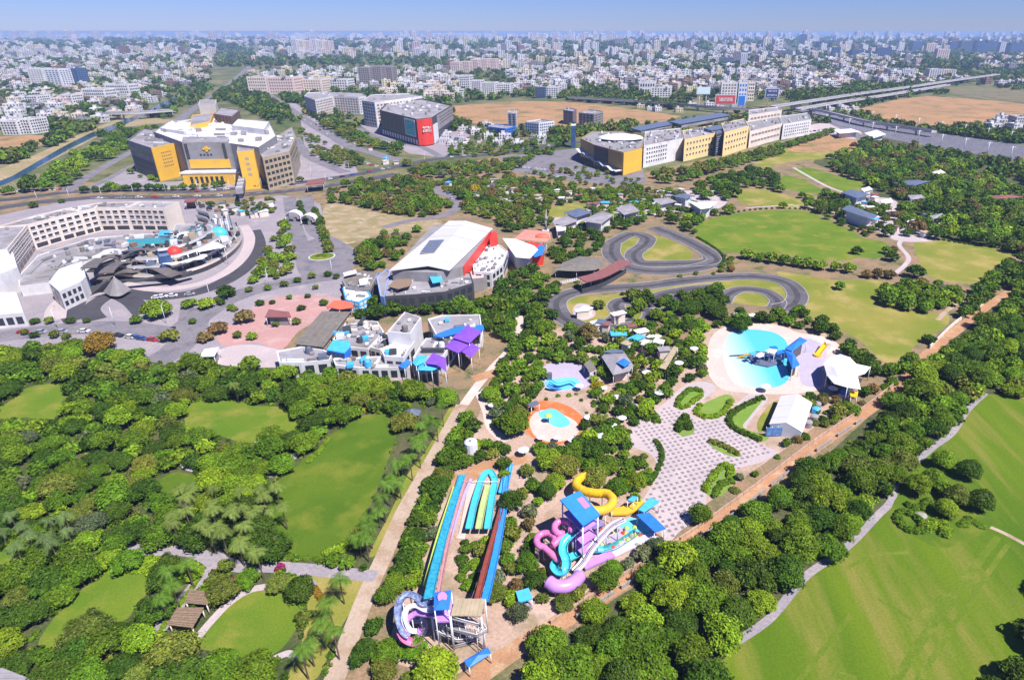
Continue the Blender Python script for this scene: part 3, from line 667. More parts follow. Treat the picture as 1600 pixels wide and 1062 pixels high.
# ---- curved terraced building with wavy roofs
t = root('terrace_building', 'curved ship like building of stacked white terraces with wavy brown roofs', 'building', P(270, 430))
fr = [(150, 440), (178, 437), (210, 440), (250, 440), (292, 433), (326, 422), (352, 408), (371, 392), (380, 376), (374, 362), (352, 354)]
bk = [(318, 362), (262, 378), (205, 392), (150, 410)]
fb = catmull(W(fr), 4); bb = W(bk)
def inset(path, k):
    o = []
    for i, p in enumerate(path):
        d = path[min(i + 1, len(path) - 1)] - path[max(i - 1, 0)]; nn = Vector((-d.y, d.x, 0)).normalized(); o.append(p + nn * k)
    return o
zz = 0
for lv, (k, hgt) in enumerate(((0, 3.6), (2.2, 3.6), (4.6, 3.6), (8.5, 3.2))):
    f2 = inset(fb, k)[(4 * lv if lv else 0):]; ring = [tuple(p[:2]) for p in f2] + ([tuple(p[:2]) for p in bb] if not lv else [tuple(p[:2]) for p in inset(fb, k + (0, 15, 11, 6)[lv])[4 * lv:][::-1]])
    part('glass_band', MB().prism(shrink(ring, .985) if not lv else [tuple(p[:2]) for p in inset(fb, k + .5)[4 * lv:]] + [tuple(p[:2]) for p in inset(fb, k + (0, 15, 11, 6)[lv] - .5)[4 * lv:][::-1]], zz, zz + hgt - 1.3), M_glass, t)
    part('white_terrace', MB().prism(ring, zz + hgt - 1.3, zz + hgt, 0, 1), [M_white if lv else M_cream, M_grey], t)
    if lv == 0: block(ring)
    for i in range(0, len(f2) - 1, 2):
        if lv in (1, 2): part('column', MB().tube([(f2[i].x, f2[i].y, zz), (f2[i].x, f2[i].y, zz + hgt - 1.25)], .3, 6), M_white, t)
    zz += hgt
def wave(t, pxs, z, amp, w, m, name='wave_roof', n=18):
    A = catmull(W(pxs, z), n // max(1, len(pxs) - 1)); mb = MB(); vs = []
    for i, p in enumerate(A):
        d = A[min(i + 1, len(A) - 1)] - A[max(i - 1, 0)]; s = Vector((-d.y, d.x, 0)).normalized(); zz_ = amp * math.sin(i * .75)
        vs += [p + s * w / 2 + Vector((0, 0, zz_ * .4)), p - s * w / 2 + Vector((0, 0, zz_)), p - s * w / 2 + Vector((0, 0, zz_ - .5)), p + s * w / 2 + Vector((0, 0, zz_ * .4 - .5))]
    q = len(A); fs = []
    for i in range(q - 1):
        for k in range(4): fs.append([4 * i + k, 4 * i + (k + 1) % 4, 4 * i + 4 + (k + 1) % 4, 4 * i + 4 + k])
    fs += [[0, 3, 2, 1], [4 * q - 4, 4 * q - 3, 4 * q - 2, 4 * q - 1]]
    part(name, mb.add(vs, [f[::-1] for f in fs], 0, False), m, t)
M_wave = mat('brown_grey_roof', (0.13, 0.11, 0.10), .5, .2, .3, spec=.4)
wave(t, [(138, 418), (165, 402), (195, 394), (230, 388), (262, 388)], 10, 1.0, 7, M_wave)
wave(t, [(165, 426), (190, 410), (225, 402), (262, 402), (280, 412)], 8.5, 1.2, 6.5, M_wave)
wave(t, [(160, 436), (190, 424), (225, 417), (255, 422), (275, 428)], 6, 1.0, 6, M_wave)
wave(t, [(150, 402), (168, 392), (186, 390)], 11, .6, 4, M_white, 'white_roof_edge')
for q, m_ in (([(198, 374), (245, 371), (300, 374), (298, 382), (240, 381), (200, 382)], M_teal), ([(250, 360), (268, 360), (266, 368), (246, 370)], M_sky), ([(200, 384), (225, 382), (228, 388), (204, 390)], M_teal), ([(300, 383), (340, 378), (352, 386), (310, 394)], M_steel)):
    canopy_roof(t, q, 9.5, m_, .3, True, 'coloured_roof', .6)
part('red_dome', MB().dome(P(273, 395, 11), 3.4, 3.4, 3.4), M_red, t); part('drum', MB().tube([P(273, 395, 11) - Vector((0, 0, 8)), P(273, 395, 11.01)], 3.3, 14, smooth=False), M_steel, t)
part('blue_block', MB().prism(XY([(244, 392), (262, 389), (266, 398), (248, 402)], 12), 5, 12), M_blueglass, t)
part('glass_dome', MB().dome(P(342, 366, 10.5), 5, 4, 4.2, 10, 4), M_sky, t); part('drum', MB().tube([P(342, 366, 10.5) - Vector((0, 0, 8)), P(342, 366, 10.52)], 4.6, 12, 0, None, False), M_steel, t)
for q in range(5):
    a = P(352, 356, 13); part('fin', MB().box((a.x + q * 1.5 - 3, a.y - 1 + .6 * q, 12), .5, 2.2, 5 + q * .9, .5), M_steel if q % 2 else M_blueglass, t)
clutter(t, [tuple(p[:2]) for p in W([(292, 384), (350, 374), (352, 392), (300, 404)])], 10.9, 22, 2.2, [M_maroon, M_teal, M_white, M_shed, M_steel, M_dark, M_glass])
for i in range(34):                                                   # stalls, awnings and plant on the podium roof behind the terraces
    p = P(random.uniform(215, 345), random.uniform(366, 388), 3.6); s_ = random.uniform(2, 5); part(random.choice(('roof_unit', 'awning')), MB().box((p.x, p.y, 3.58), s_ * 1.6, s_, random.uniform(1.5, 4.5), random.uniform(0, 1)), random.choice([M_pale, M_white, M_grey, M_steel, M_shed, M_cream, M_solar]), t)
clutter(t, [tuple(p[:2]) for p in W([(240, 398), (300, 392), (300, 410), (250, 412)])], 10.9, 12, 2.2, [M_white, M_steel, M_dark, M_solar])
for lv_, k_, z_ in ((0, 3.2, 3.62), (1, 5, 7.22), (2, 8.2, 10.82), (3, 11, 14.02)):         # planters, screens, signs and stair heads along every terrace
    for p in inset(fb, k_)[4:]:
        if random.random() < .8: s_ = random.uniform(.8, 2.6); part(random.choice(('planter', 'screen', 'roof_unit')), MB().box((p.x + random.uniform(-2, 2), p.y + random.uniform(-1, 1), z_), s_ * 1.5, s_ * .8, random.uniform(.7, 2.6), random.uniform(0, 3)), random.choice([M_white, M_dark, M_steel, M_brick, M_shed, M_dark, M_solar, M_glass, M_glass, M_tan]), t)
for px, z, m_ in (([(140, 424), (170, 408), (210, 398), (250, 394)], 8.4, M_dark), ([(205, 408), (240, 404), (285, 402)], 9.5, M_shed), ([(180, 440), (215, 436), (260, 432), (300, 424)], 4.4, M_dark), ([(250, 412), (290, 408), (320, 398)], 8.2, M_steel)): wave(t, px, z, .6, 3.2, m_)
# pointed tensile roofs over the drive
t = root('tensile_canopy', 'grey pointed fabric canopy sweeping over the hotel driveway', 'canopy', P(175, 455))
tip = P(178, 432, 9)
for px in ([(140, 462), (158, 456), (172, 462)], [(172, 462), (188, 462), (205, 452)]):
    q = catmull(W(px, 1.8), 4); mb = MB(); mb.add([tip] + q, [[0, i, i + 1] for i in range(1, len(q))]); mb.add([tip - Vector((0, 0, .15))] + [v - Vector((0, 0, .15)) for v in q], [[0, i + 1, i] for i in range(1, len(q))]); part('fabric', mb, M_grey, t)
part('mast', MB().tube([(tip.x, tip.y, 0), tip], .18, 6), M_steel, t)

# ---- yellow mall
hY = HT(257, 284, 231)
t = root('shopping_mall', 'large mall with yellow front walls and white stepped roofs', 'mall', P(320, 280))
fp = XY([(199, 219), (236, 231), (279, 222), (268, 206), (225, 200)], hY); blk(t, fp, 0, hY, M_grey, M_pale, 1.2)
a, b = edge(fp, (236, 231), (279, 222), hY); yv = Vector((b[0] - a[0], b[1] - a[1], 0)); yo = Vector((yv.y, -yv.x, 0))
part('yellow_wall', MB().wallbox(a, b, .05, hY - .1, yo, .5), M_yellow, t); off = yo.normalized() * .55
panes(t, (a[0] + off.x, a[1] + off.y), (b[0] + off.x, b[1] + off.y), hY * .35, hY * .85, 5, 5, .55, .35, M_brick, 'window', .25, .62)
a, b = edge(fp, (199, 219), (236, 231), hY); panes(t, a, b, hY * .62, hY * .9, 1, 6, .8, .35, M_glass); panes(t, a, b, .5, hY * .55, 3, 1, .96, .9, M_dark, 'cladding_panel'); clutter(t, fp, hY - 1.1, 14, 3.4)
hC = HT(320, 284, 222)
fp2 = XY([(284, 223), (356, 222), (358, 214), (286, 214)], hC); a = fp2; blk(t, fp2, 0, hC, M_grey, M_pale, .5)
a, b = edge(fp2, (284, 223), (356, 222), hC); dv = Vector((b[0] - a[0], b[1] - a[1], 0)); o_ = Vector((dv.y, -dv.x, 0))
A_, B_ = Vector((*a, 0)), Vector((*b, 0)); lerp = lambda u: tuple((A_ + (B_ - A_) * u)[:2])
part('yellow_wall', MB().wallbox(lerp(.06), lerp(.95), hC * .36, hC * .58, o_, .6), M_yellow, t)
part('dark_strip', MB().wallbox(lerp(.04), lerp(.10), hC * .6, hC * .97, o_, .5), M_dark, t); part('dark_strip', MB().wallbox(lerp(.86), lerp(.92), hC * .6, hC * .97, o_, .5), M_dark, t)
on = o_.normalized()
for u, zf, r_ in ((.5, .86, 1.5), (.44, .84, .9), (.56, .84, .9), (.5, .8, 1.1)):
    c = A_ + (B_ - A_) * u + on * .1; c.z = hC * zf; part('gold_emblem', MB().tube([c, c + on * .5], r_, 10, smooth=False), M_yellow, t)
panes(t, lerp(.3), lerp(.62), hC * .62, hC * .76, 1, 4, .6, .4, M_dark, 'vent')
lo_ = [(A_ + (B_ - A_) * u + on * w_) for u, w_ in ((-.02, .05), (1.28, .05), (1.24, 9), (-.05, 9))]
f3 = ccw([tuple(p[:2]) for p in lo_]); part('entrance_wall', MB().prism(f3, 0, hC * .27), M_yellow, t); block(f3)
part('white_canopy', MB().prism(shrink(f3, 1.08), hC * .272, hC * .31), M_white, t)
a, b = f3[0], f3[1]
for i in range(4):
    a, b = f3[i], f3[(i + 1) % 4]
    if (b[0] - a[0]) > 20: panes(t, a, b, .5, hC * .22, 1, 7, .55, .8, M_glass, 'shop_window', .1, .7)
fp4 = XY([(370, 237), (396, 235), (398, 226), (372, 226)], hC * .92); blk(t, fp4, 0, hC * .92, M_yellow, M_pale, .5); a, b = edge(fp4, (370, 237), (396, 235), hC); panes(t, a, b, hC * .3, hC * .8, 4, 1, .4, .6, M_tan, 'window', .2, .8)
fp5 = XY([(240, 206), (262, 190), (330, 182), (372, 198), (420, 190), (432, 212), (404, 230), (360, 224), (284, 222)], hC * .97); blk(t, fp5, 0, hC * .97, M_grey, M_white, .7); clutter(t, fp5, hC * .97 - .6, 60, 4.2)
fp6 = XY([(297, 196), (328, 190), (334, 176), (300, 180)], hC * 1.08); blk(t, fp6, 0, hC * 1.08, M_yellow, M_pale, .4)
for q, hh, m_ in (([(334, 178), (362, 182), (374, 172), (346, 168)], 1.2, M_brick), ([(310, 164), (336, 164), (338, 156), (312, 156)], 1.22, M_cream), ([(362, 196), (412, 202), (420, 190), (372, 186)], 1.1, M_white), ([(250, 200), (290, 206), (312, 192), (270, 188)], 1.04, M_white)):
    f = XY(q, hC * hh); blk(t, f, 0, hC * hh, m_, M_pale if m_ is not M_white else M_white, .5)
    for i in range(4):
        if m_ is M_brick: panes(t, f[i], f[(i + 1) % 4], hC, hC * 1.18, 2, 5, .55, .5, M_glass, single=False)
fp7 = XY([(398, 226), (432, 213), (456, 198), (462, 214), (452, 236), (410, 246)], hC * .8); blk(t, fp7, 0, hC * .8, M_tan, M_pale, .6)
for i in range(len(fp7)): panes(t, fp7[i], fp7[(i + 1) % len(fp7)], 1, hC * .75, 5, 6, .7, .5, M_glass, single=True)
clutter(t, fp7, hC * .8 - .5, 26, 3)
sg = root('signboard', 'white upright board with dark zigzag figures beside the yellow mall', 'sign', P(438, 266))
q = XY([(430, 240), (442, 237), (444, 236), (432, 238)], 14); part('board', MB().prism(q, 1, 14), M_white, sg); a, b = edge(q, (430, 240), (442, 237), 14); panes(sg, a, b, 2, 13, 3, 1, .6, .5, M_dark, 'sign_figure')
t = root('footbridge', 'grey covered footbridge crossing the avenue beside the yellow mall', 'footbridge', P(382, 315))
bp = W([(378, 316), (388, 268)], 0); d = (bp[1] - bp[0]).normalized(); s = Vector((-d.y, d.x, 0)) * 2.2
part('deck', MB().prism([tuple((bp[0] + s)[:2]), tuple((bp[1] + s)[:2]), tuple((bp[1] - s)[:2]), tuple((bp[0] - s)[:2])], 6, 9.5, 0, None, True), M_pale, t)
for u in (.03, .5, .97): p = bp[0] + (bp[1] - bp[0]) * u; part('pier', MB().box((p.x, p.y, 0), 2.6, 2.6, 6.02, math.atan2(d.y, d.x)), M_grey, t)
for u in range(9): p = bp[0] + (bp[1] - bp[0]) * (u + .5) / 9; part('roof_rib', MB().box((p.x, p.y, 9.49), .5, 4.6, .3, math.atan2(d.y, d.x)), M_steel, t)
t = root('gatehouse', 'red roofed gate pavilion over the road by the avenue', 'gatehouse', P(492, 300)); canopy_roof(t, [(478, 290), (506, 287), (508, 281), (482, 283)], 6, M_maroon, .8, True)
t = root('gatehouse', 'small red roofed kiosk behind the hotel', 'kiosk', P(297, 323)); canopy_roof(t, [(288, 317), (306, 316), (308, 312), (290, 312)], 5, M_maroon, .8, True); part('booth', MB().prism(XY([(291, 316), (304, 315), (305, 313), (292, 313)], 4), 0, 4.9), M_brick, t)
t = root('office_block', 'small pink and brown block at the right end of the hotel', 'building', P(276, 345)); f = XY([(266, 334), (283, 333), (284, 328), (267, 328)], 7); blk(t, f, 0, 7, M_cream, M_pale, .4); panes(t, *edge(f, (266, 334), (283, 333), 7), .5, 6, 2, 1, .95, .5, M_brick)

# ---- black mall with red banner
hB = HT(675, 226, 184)
t = root('shopping_mall', 'dark grey mall with a red corner banner and a teal advertisement', 'mall', P(650, 226))
fp = XY([(593, 172), (650, 186), (674, 184), (707, 164), (660, 154), (605, 160)], hB); blk(t, fp, 0, hB, M_dark, M_pale, 1.6); clutter(t, fp, hB - 1.4, 30, 4)
a, b = edge(fp, (593, 172), (650, 186), hB)
panes(t, a, b, hB * .3, hB * .96, 1, 7, .975, 1, mat('bronze_panel', (0.12, 0.10, 0.085), .5, .15, .2), 'cladding_panel', 0, .8); panes(t, a, b, .5, hB * .24, 1, 14, .6, .8, M_white, 'shop_window', 0, 1)
A_, B_ = Vector((*a, 0)), Vector((*b, 0)); dv = B_ - A_; o_ = Vector((dv.y, -dv.x, 0)); lerp = lambda u: tuple((A_ + dv * u)[:2])
part('poster_border', MB().wallbox(lerp(.70), lerp(.965), hB * .32, hB * .93, o_, .7), M_white, t)
def two_tone(name, c1, c2, c3, sc):
    m = ground_mat(name, [c1, c2, c3], sc, sc * 1.3, .5, fine=1.0, finev=.1); return m
part('poster', MB().wallbox(lerp(.72), lerp(.95), hB * .35, hB * .9, o_, .9), two_tone('teal_poster', (.05, .42, .5), (.1, .5, .55), (.5, .55, .12), .16), t)
a, b = edge(fp, (650, 186), (674, 184), hB); A_, B_ = Vector((*a, 0)), Vector((*b, 0)); dv = B_ - A_; o_ = Vector((dv.y, -dv.x, 0)).normalized()
mb = MB(); q0 = []
for i in range(9):                                                    # bowed red banner
    u = i / 8; p = A_ + dv * u + o_ * (1 + 4 * math.sin(math.pi * u)); q0.append(p)
mb.add([(p.x, p.y, 1) for p in q0] + [(p.x, p.y, hB * .98) for p in q0], [[i, i + 1, 10 + i, 9 + i] for i in range(8)]); mb.poly([(p.x, p.y, hB * .98) for p in q0])
bn_ = part('red_banner', mb, M_red, t)
def glyphs(t, c, xd, out, w, h, n, m, seed=1):                        # a line of small upright letter strokes, unreadable at this distance
    r = random.Random(seed); xd = Vector(xd).normalized(); out = Vector(out).normalized(); mb = MB(); cw = w / n
    for i in range(n):
        p = Vector(c) + xd * (cw * (i + .5) - w / 2)
        for k in range(3):
            q = p + xd * (cw * (r.choice((-.28, 0, .28)))); z0 = r.choice((-.5, -.5, 0)) * h; z1 = h * .5 if z0 < 0 else h * .5
            mb.wallbox(q - xd * cw * .12, q + xd * cw * .12, c[2] + z0, c[2] + z1, out, .1 + .02 * k)
        zz = c[2] + r.choice((-.5, -.08, .34)) * h; mb.wallbox(p - xd * cw * .38, p + xd * cw * .38, zz, zz + h * .16, out, .18)
    part('lettering', mb, m, t)
cc = A_ + dv * .5 + o_ * 5.3
for zf, n_, s_ in ((.68, 5, 3), (.57, 6, 4)): cc.z = hB * zf; glyphs(t, cc, dv, o_, dv.length * .55, hB * .085, n_, M_white, s_)
a, b = edge(fp, (674, 184), (707, 164), hB); A_, B_ = Vector((*a, 0)), Vector((*b, 0)); dv = B_ - A_; o_ = Vector((dv.y, -dv.x, 0)).normalized(); lerp = lambda u: tuple((A_ + dv * u)[:2])
part('glass_wall', MB().wallbox(lerp(.03), lerp(.2), .5, hB * .7, o_, .8), M_steel, t)
part('stone_wall', MB().wallbox(lerp(.22), lerp(.98), hB * .4, hB * .95, o_, .5), M_grey, t); off = o_ * .55
panes(t, tuple((A_ + off)[:2]), tuple((B_ + off)[:2]), hB * .55, hB * .9, 3, 8, .7, .35, M_glass, 'window', .3, .95); panes(t, a, b, .5, hB * .3, 1, 9, .7, .8, M_glass, 'shop_window')
def slab(name, label, cat, px, base, top, mw, rows, cols, mg=M_glass, mr=M_pale, group=None, cl=4, fw=.6, fh=.55, single=False, frame=None):
    h = HT(base[0], base[1], top); fp = XY(px, h); c = centre(fp)
    t = root(name, label, cat, c, group); blk(t, fp, 0, h, mw, mr, min(1.0, h * .08))
    for i in range(len(fp)):
        a, b = fp[i], fp[(i + 1) % len(fp)]; d = Vector((b[0] - a[0], b[1] - a[1], 0)); out = Vector((d.y, -d.x, 0))
        if out.dot(Vector((0, 0, 0)) - Vector((a[0], a[1], 0))) < 0 or d.length < 4: continue   # only sides that face the camera's half
        k = max(2, round(cols * d.length / max(1, max((Vector(fp[j]) - Vector(fp[(j + 1) % len(fp)])).length for j in range(len(fp))))))
        panes(t, a, b, h * .06, h * .93, rows, k, fw, fh, mg, 'window', .04, .96, .12, frame, single)
    clutter(t, fp, h - min(1.0, h * .08) + .06, cl, min(3.5, h * .14)); return t, fp, h
slab('apartment_block', 'white apartment block with tall brown window bays left of the black mall', 'apartments', [(475, 150), (492, 156), (520, 150), (560, 152), (572, 150), (566, 146), (500, 144), (480, 145)], (495, 183), 155, M_white, 6, 14, M_brick, single=True)
slab('apartment_block', 'grey fronted block with white fins touching the black mall', 'apartments', [(565, 157), (585, 160), (640, 153), (660, 150), (640, 146), (580, 148)], (580, 200), 160, M_white, 7, 12, M_brick, single=True)
# ---- glass offices
slab('office_block', 'blue glass office tower left of the grey office with strip windows', 'office', [(880, 172), (895, 174), (901, 171), (887, 168)], (888, 195), 173, M_blueglass, 6, 4, M_glass)
slab('office_block', 'grey office with white banded right side behind the yellow mall front', 'office', [(904, 176), (928, 178), (943, 174), (920, 171)], (920, 199), 177, M_grey, 5, 7)
slab('office_block', 'low dark blue and white office near the brown field', 'office', [(820, 190), (842, 192), (866, 189), (845, 186)], (842, 212), 192, M_white, 4, 8, M_blueglass)
slab('office_block', 'low blue walled shop with white roof by the avenue', 'shop', [(763, 198), (790, 201), (806, 197), (780, 194)], (780, 214), 200, M_blue, 3, 6)
slab('office_block', 'thin white stair tower above the blue walled shop', 'tower', [(793, 176), (806, 177), (808, 173), (796, 172)], (800, 200), 176, M_white, 6, 2)
t = root('pylon', 'slim blue upright sign pylon beside the yellow mall front', 'sign', P(897, 245)); part('panel', MB().prism(XY([(892, 197), (899, 197), (900, 195), (893, 195)], 22), 0, 22), M_blueglass, t); part('cap', MB().prism(XY([(892, 197), (899, 197), (900, 195), (893, 195)], 22.0), 22.01, 22.8), M_steel, t)

# ---- long mall at the right
hR = HT(975, 270, 234)
t = root('shopping_mall', 'long mall with yellow corner front, round white roof dish and white wing', 'mall', P(1040, 262))
fr_ = XY([(907, 216), (928, 226), (974, 238), (1003, 231), (1008, 214), (975, 205), (925, 205)], hR); blk(t, fr_, 0, hR, M_ochre, M_grey, .9); clutter(t, fr_, hR - .8, 46, 2.6)
a, b = edge(fr_, (974, 238), (1003, 231), hR); d = Vector((b[0] - a[0], b[1] - a[1], 0)); o_ = Vector((d.y, -d.x, 0)); part('yellow_wall', MB().wallbox(a, b, .3, hR - .6, o_, .5), M_yellow, t)
a, b = edge(fr_, (928, 226), (974, 238), hR); A_, B_ = Vector((*a, 0)), Vector((*b, 0)); dv = B_ - A_; o_ = Vector((dv.y, -dv.x, 0)); lerp = lambda u: tuple((A_ + dv * u)[:2])
part('dark_screen', MB().wallbox(lerp(.02), lerp(.5), hR * .35, hR * .92, o_, .5), M_dark, t); part('red_band', MB().wallbox(lerp(.0), lerp(.52), hR * .93, hR * 1.0, o_, .7), M_maroon, t); part('stone_panel', MB().wallbox(lerp(.54), lerp(.98), hR * .3, hR * .97, o_, .4), M_ochre, t)
mb = MB(); vs = []; nq = 24                                           # wavy white canopy along the front
a0, b0 = edge(fr_, (907, 216), (928, 226), hR); S0 = Vector((*a0, 0)); on = o_.normalized()
for i in range(nq + 1):
    u = i / nq; p = S0 + (B_ - S0) * u; z = hR * (.52 - .34 * u) + .8 * math.sin(i * 1.4)
    vs += [p + on * .6 + Vector((0, 0, z + .5)), p + on * 7 + Vector((0, 0, z)), p + on * 7 + Vector((0, 0, z - .4)), p + on * .6 + Vector((0, 0, z + .1))]
part('wave_canopy', mb.add(vs, [[4 * i + k, 4 * i + 4 + k, 4 * i + 4 + (k + 1) % 4, 4 * i + (k + 1) % 4] for i in range(nq) for k in range(4)]), M_white, t)
panes(t, a0, b0, .5, hR * .3, 1, 6, .8, .9, M_glass, 'shop_window'); panes(t, a, b, .5, hR * .26, 1, 10, .8, .9, M_glass, 'shop_window')
dc = P(970, 214, hR + 2); part('roof_dish', MB().dome((dc.x, dc.y, hR + 1.2), 21, 15, 3.2, 28, 5), M_fabric, t); part('dish_rim', MB().tube([(dc.x, dc.y, hR - .85), (dc.x, dc.y, hR + 1.25)], 14.6, 28, smooth=False), M_pale, t)
hW = HT(1040, 258, 224)
def wing(px, h, mw, mr, rows, cols, ea, eb, mg=M_glass, fw=.5, fh=.45, nclut=10, u0=.05, u1=.95):
    f = XY(px, h); blk(t, f, 0, h, mw, mr, .8); a, b = edge(f, ea, eb, h)
    panes(t, a, b, h * .15, h * .92, rows, cols, fw, fh, mg, 'window', u0, u1, .12, M_white); clutter(t, f, h - .7, nclut, 2.8); return f
wing([(1006, 228), (1068, 216), (1064, 200), (1008, 206)], hW, M_white, M_pale, 4, 9, (1006, 228), (1068, 216), M_glass, .5, .4, 26, .06, .58)
wing([(1070, 218), (1118, 208), (1112, 196), (1066, 204)], HT(1095, 247, 213), M_paleyellow, M_pale, 3, 9, (1070, 218), (1118, 208), M_glass, .4, .35, 18)
wing([(1120, 210), (1130, 207), (1126, 197), (1115, 199)], HT(1124, 240, 206), M_dark, M_solar, 4, 2, (1120, 210), (1130, 207), M_blueglass, .8, .5, 0)
wing([(1132, 207), (1170, 197), (1163, 185), (1127, 193)], HT(1150, 236, 200), M_paleyellow, M_pale, 3, 8, (1132, 207), (1170, 197), M_glass, .4, .35, 8)
wing([(1172, 205), (1222, 193), (1216, 182), (1166, 190)], HT(1190, 226, 200), M_cream, M_grey, 2, 9, (1172, 205), (1222, 193), M_brick, .8, .3, 12)
wing([(1224, 194), (1268, 187), (1262, 176), (1218, 182)], HT(1245, 214, 190), M_white, M_grey, 4, 12, (1224, 194), (1268, 187), M_glass, .45, .4, 8)
wing([(1170, 180), (1222, 172), (1216, 167), (1170, 172)], HT(1190, 208, 178), M_cream, M_pale, 3, 9, (1170, 180), (1222, 172), M_brick, .7, .35, 6)
for q, z in (([(985, 200), (1000, 204), (1056, 193), (1040, 189)], hW + 2), ([(1045, 190), (1062, 194), (1142, 180), (1125, 176)], hW + 3.5), ([(1098, 200), (1112, 204), (1138, 199), (1124, 195)], hW + 2.6)):
    f = XY(q, z); part('sheet_roof', MB().prism(f, z - .5, z, 0, None, True), M_solar, t)
    part('roof_wall', MB().prism(shrink(f, .92), hW - 1, z - .49), M_pale, t)
# ------------------------------------------------------------------ the white roofed hall and its annexes
hH = HT(665, 470, 426)
t = root('hall', 'big hall under a broad white sheet roof with grey skylight', 'hall', P(690, 440))
M_hall = mat('lavender_white_sheet', (0.55, 0.53, 0.56), .6, .05, .2, dirt=.12)
zr = hH + 1.6
rf = [P(607, 423, hH), P(662, 421, hH), P(682, 426, hH), P(724, 416, hH), P(770, 357, hH), P(725, 341, hH), P(672, 350, hH)]
ra, rb = P(668, 415, zr), P(728, 345, zr)                              # ridge
mb = MB(); L_ = [rf[0], rf[1], ra, rb, rf[5], rf[6]]; R_ = [ra, rf[2], rf[3], rf[4], rb]
def slabroof(mb, pts, th=.5):
    pts = ccw3(pts); n = len(pts); lo = [Vector((p[0], p[1], p[2] - th)) for p in pts]
    mb.add(pts, [list(range(n))]); mb.add(lo, [list(range(n))[::-1]]); mb.add(list(pts) + lo, [[i, n + i, n + (i + 1) % n, (i + 1) % n] for i in range(n)])
def ccw3(pts):
    a = sum(pts[i - 1][0] * pts[i][1] - pts[i][0] * pts[i - 1][1] for i in range(len(pts))); return list(pts) if a > 0 else list(reversed(pts))
def strips(pts_a, pts_b, n, nm, m):                                    # sheet bays running between two edges
    for i in range(n):
        u0, u1 = (i + .012) / n, (i + .988) / n; q = [pts_a[0].lerp(pts_a[1], u0), pts_a[0].lerp(pts_a[1], u1), pts_b[0].lerp(pts_b[1], u1), pts_b[0].lerp(pts_b[1], u0)]
        if i % 2: q = [x + Vector((0, 0, .05)) for x in q]
        mb = MB(); slabroof(mb, q, .35); part(nm, mb, m, t)
strips((ra, rb), (rf[0], rf[6] * .45 + rf[5] * .55 + (rf[6] - rf[0]) * .0), 8, 'roof_sheet', M_hall)
strips((ra, rb), ((rf[2] + rf[3]) / 2 + (rf[3] - rf[4]) * .02, rf[4]), 8, 'roof_sheet', M_hall)
mb = MB(); slabroof(mb, [rf[0], rf[1], rf[2], rf[3], rf[3] * .9 + rf[4] * .1, ra - Vector((0, 0, .5)), rf[0] * .9 + rf[6] * .1], .6); 
sk = [P(657, 397, hH + 1), P(672, 378, hH + 1), P(694, 377, hH + 1), P(678, 397, hH + 1)]
kz = [p + Vector((0, 0, .9)) for p in sk]; mb = MB(); slabroof(mb, kz, .9); part('skylight', mb, M_grey, t)
for i in range(5): 
    q = [kz[0].lerp(kz[1], (i + .1) / 5), kz[0].lerp(kz[1], (i + .9) / 5), kz[3].lerp(kz[2], (i + .9) / 5), kz[3].lerp(kz[2], (i + .1) / 5)]; q = [x + Vector((0, 0, .12)) for x in q]; mb = MB(); slabroof(mb, q, .1); part('skylight_pane', mb, M_solar, t)
fp = ccw([tuple(p[:2]) for p in [rf[0], rf[2], rf[3], rf[4], rf[5], rf[6]]]); f2 = shrink(fp, .95); part('wall', MB().prism(f2, 0, hH - .75), M_grey, t); block(fp)
a, b = edge(f2, (724, 416), (770, 357), hH); d = Vector((b[0] - a[0], b[1] - a[1], 0)); part('red_wall', MB().wallbox(a, b, 1, hH - .8, Vector((d.y, -d.x, 0)), .4), M_red, t)
red = P(771, 360, hH); part('red_gable', MB().prism(XY([(771, 360), (777, 364), (776, 370), (765, 372)], hH - 1), 0, hH - 1), M_red, t)
def low(name, label, cat, px, h, mw, mr, rows=0, cols=0, ms=M_glass, cl=0, big=1.6, par=.5):
    fp = XY(px, h); t = root(name, label, cat, centre(fp)); blk(t, fp, 0, h, mw, mr, par)
    if rows:
        for i in range(len(fp)):
            a, b = fp[i], fp[(i + 1) % len(fp)]; d = Vector((b[0] - a[0], b[1] - a[1])); 
            if d.y * -a[0] + -d.x * -a[1] < 0 or d.length < 3: continue
            panes(t, a, b, .4, h * .92, rows, max(2, int(d.length / cols)), .66, .62, ms, 'window', .04, .96, .1)
    if cl: clutter(t, fp, h - par + .06, cl, big)
    return t, fp
t, fp = low('annex', 'terraced black glass annex with roof tables below the white hall roof', 'building', [(605, 430), (690, 427), (735, 425), (740, 442), (695, 456), (650, 460), (600, 463)], 8.5, M_dark, M_pale, 2, 3.2, M_glass, 34, 1.5)
canopy_roof(t, [(606, 448), (618, 437), (645, 436), (640, 447), (622, 452)], 10.2, M_thatch, .2, False, 'brown_sail')
canopy_roof(t, [(671, 432), (689, 429), (692, 440), (676, 443)], 10.6, M_sky, .25, False, 'blue_sail')
t, fp = low('annex', 'slanting periwinkle blue wall block at the hall corner', 'building', [(588, 432), (604, 420), (610, 424), (600, 464), (594, 462)], 9, mat('periwinkle_paint', (0.26, 0.36, 0.72), .6, .1, .4), M_pale)
t, fp = low('annex', 'low brown roofed annex with white canopies left of the hall', 'building', [(534, 436), (548, 424), (592, 424), (586, 436), (578, 452), (540, 448)], 6, M_grey, M_shed, 1, 3, M_glass, 12, 1.6)
canopy_roof(t, [(536, 427), (556, 422), (558, 427), (538, 432)], 7, M_white, .3, False, 'white_canopy'); canopy_roof(t, [(561, 437), (576, 435), (574, 445), (562, 446)], 6.9, M_white, .3, False, 'white_canopy')
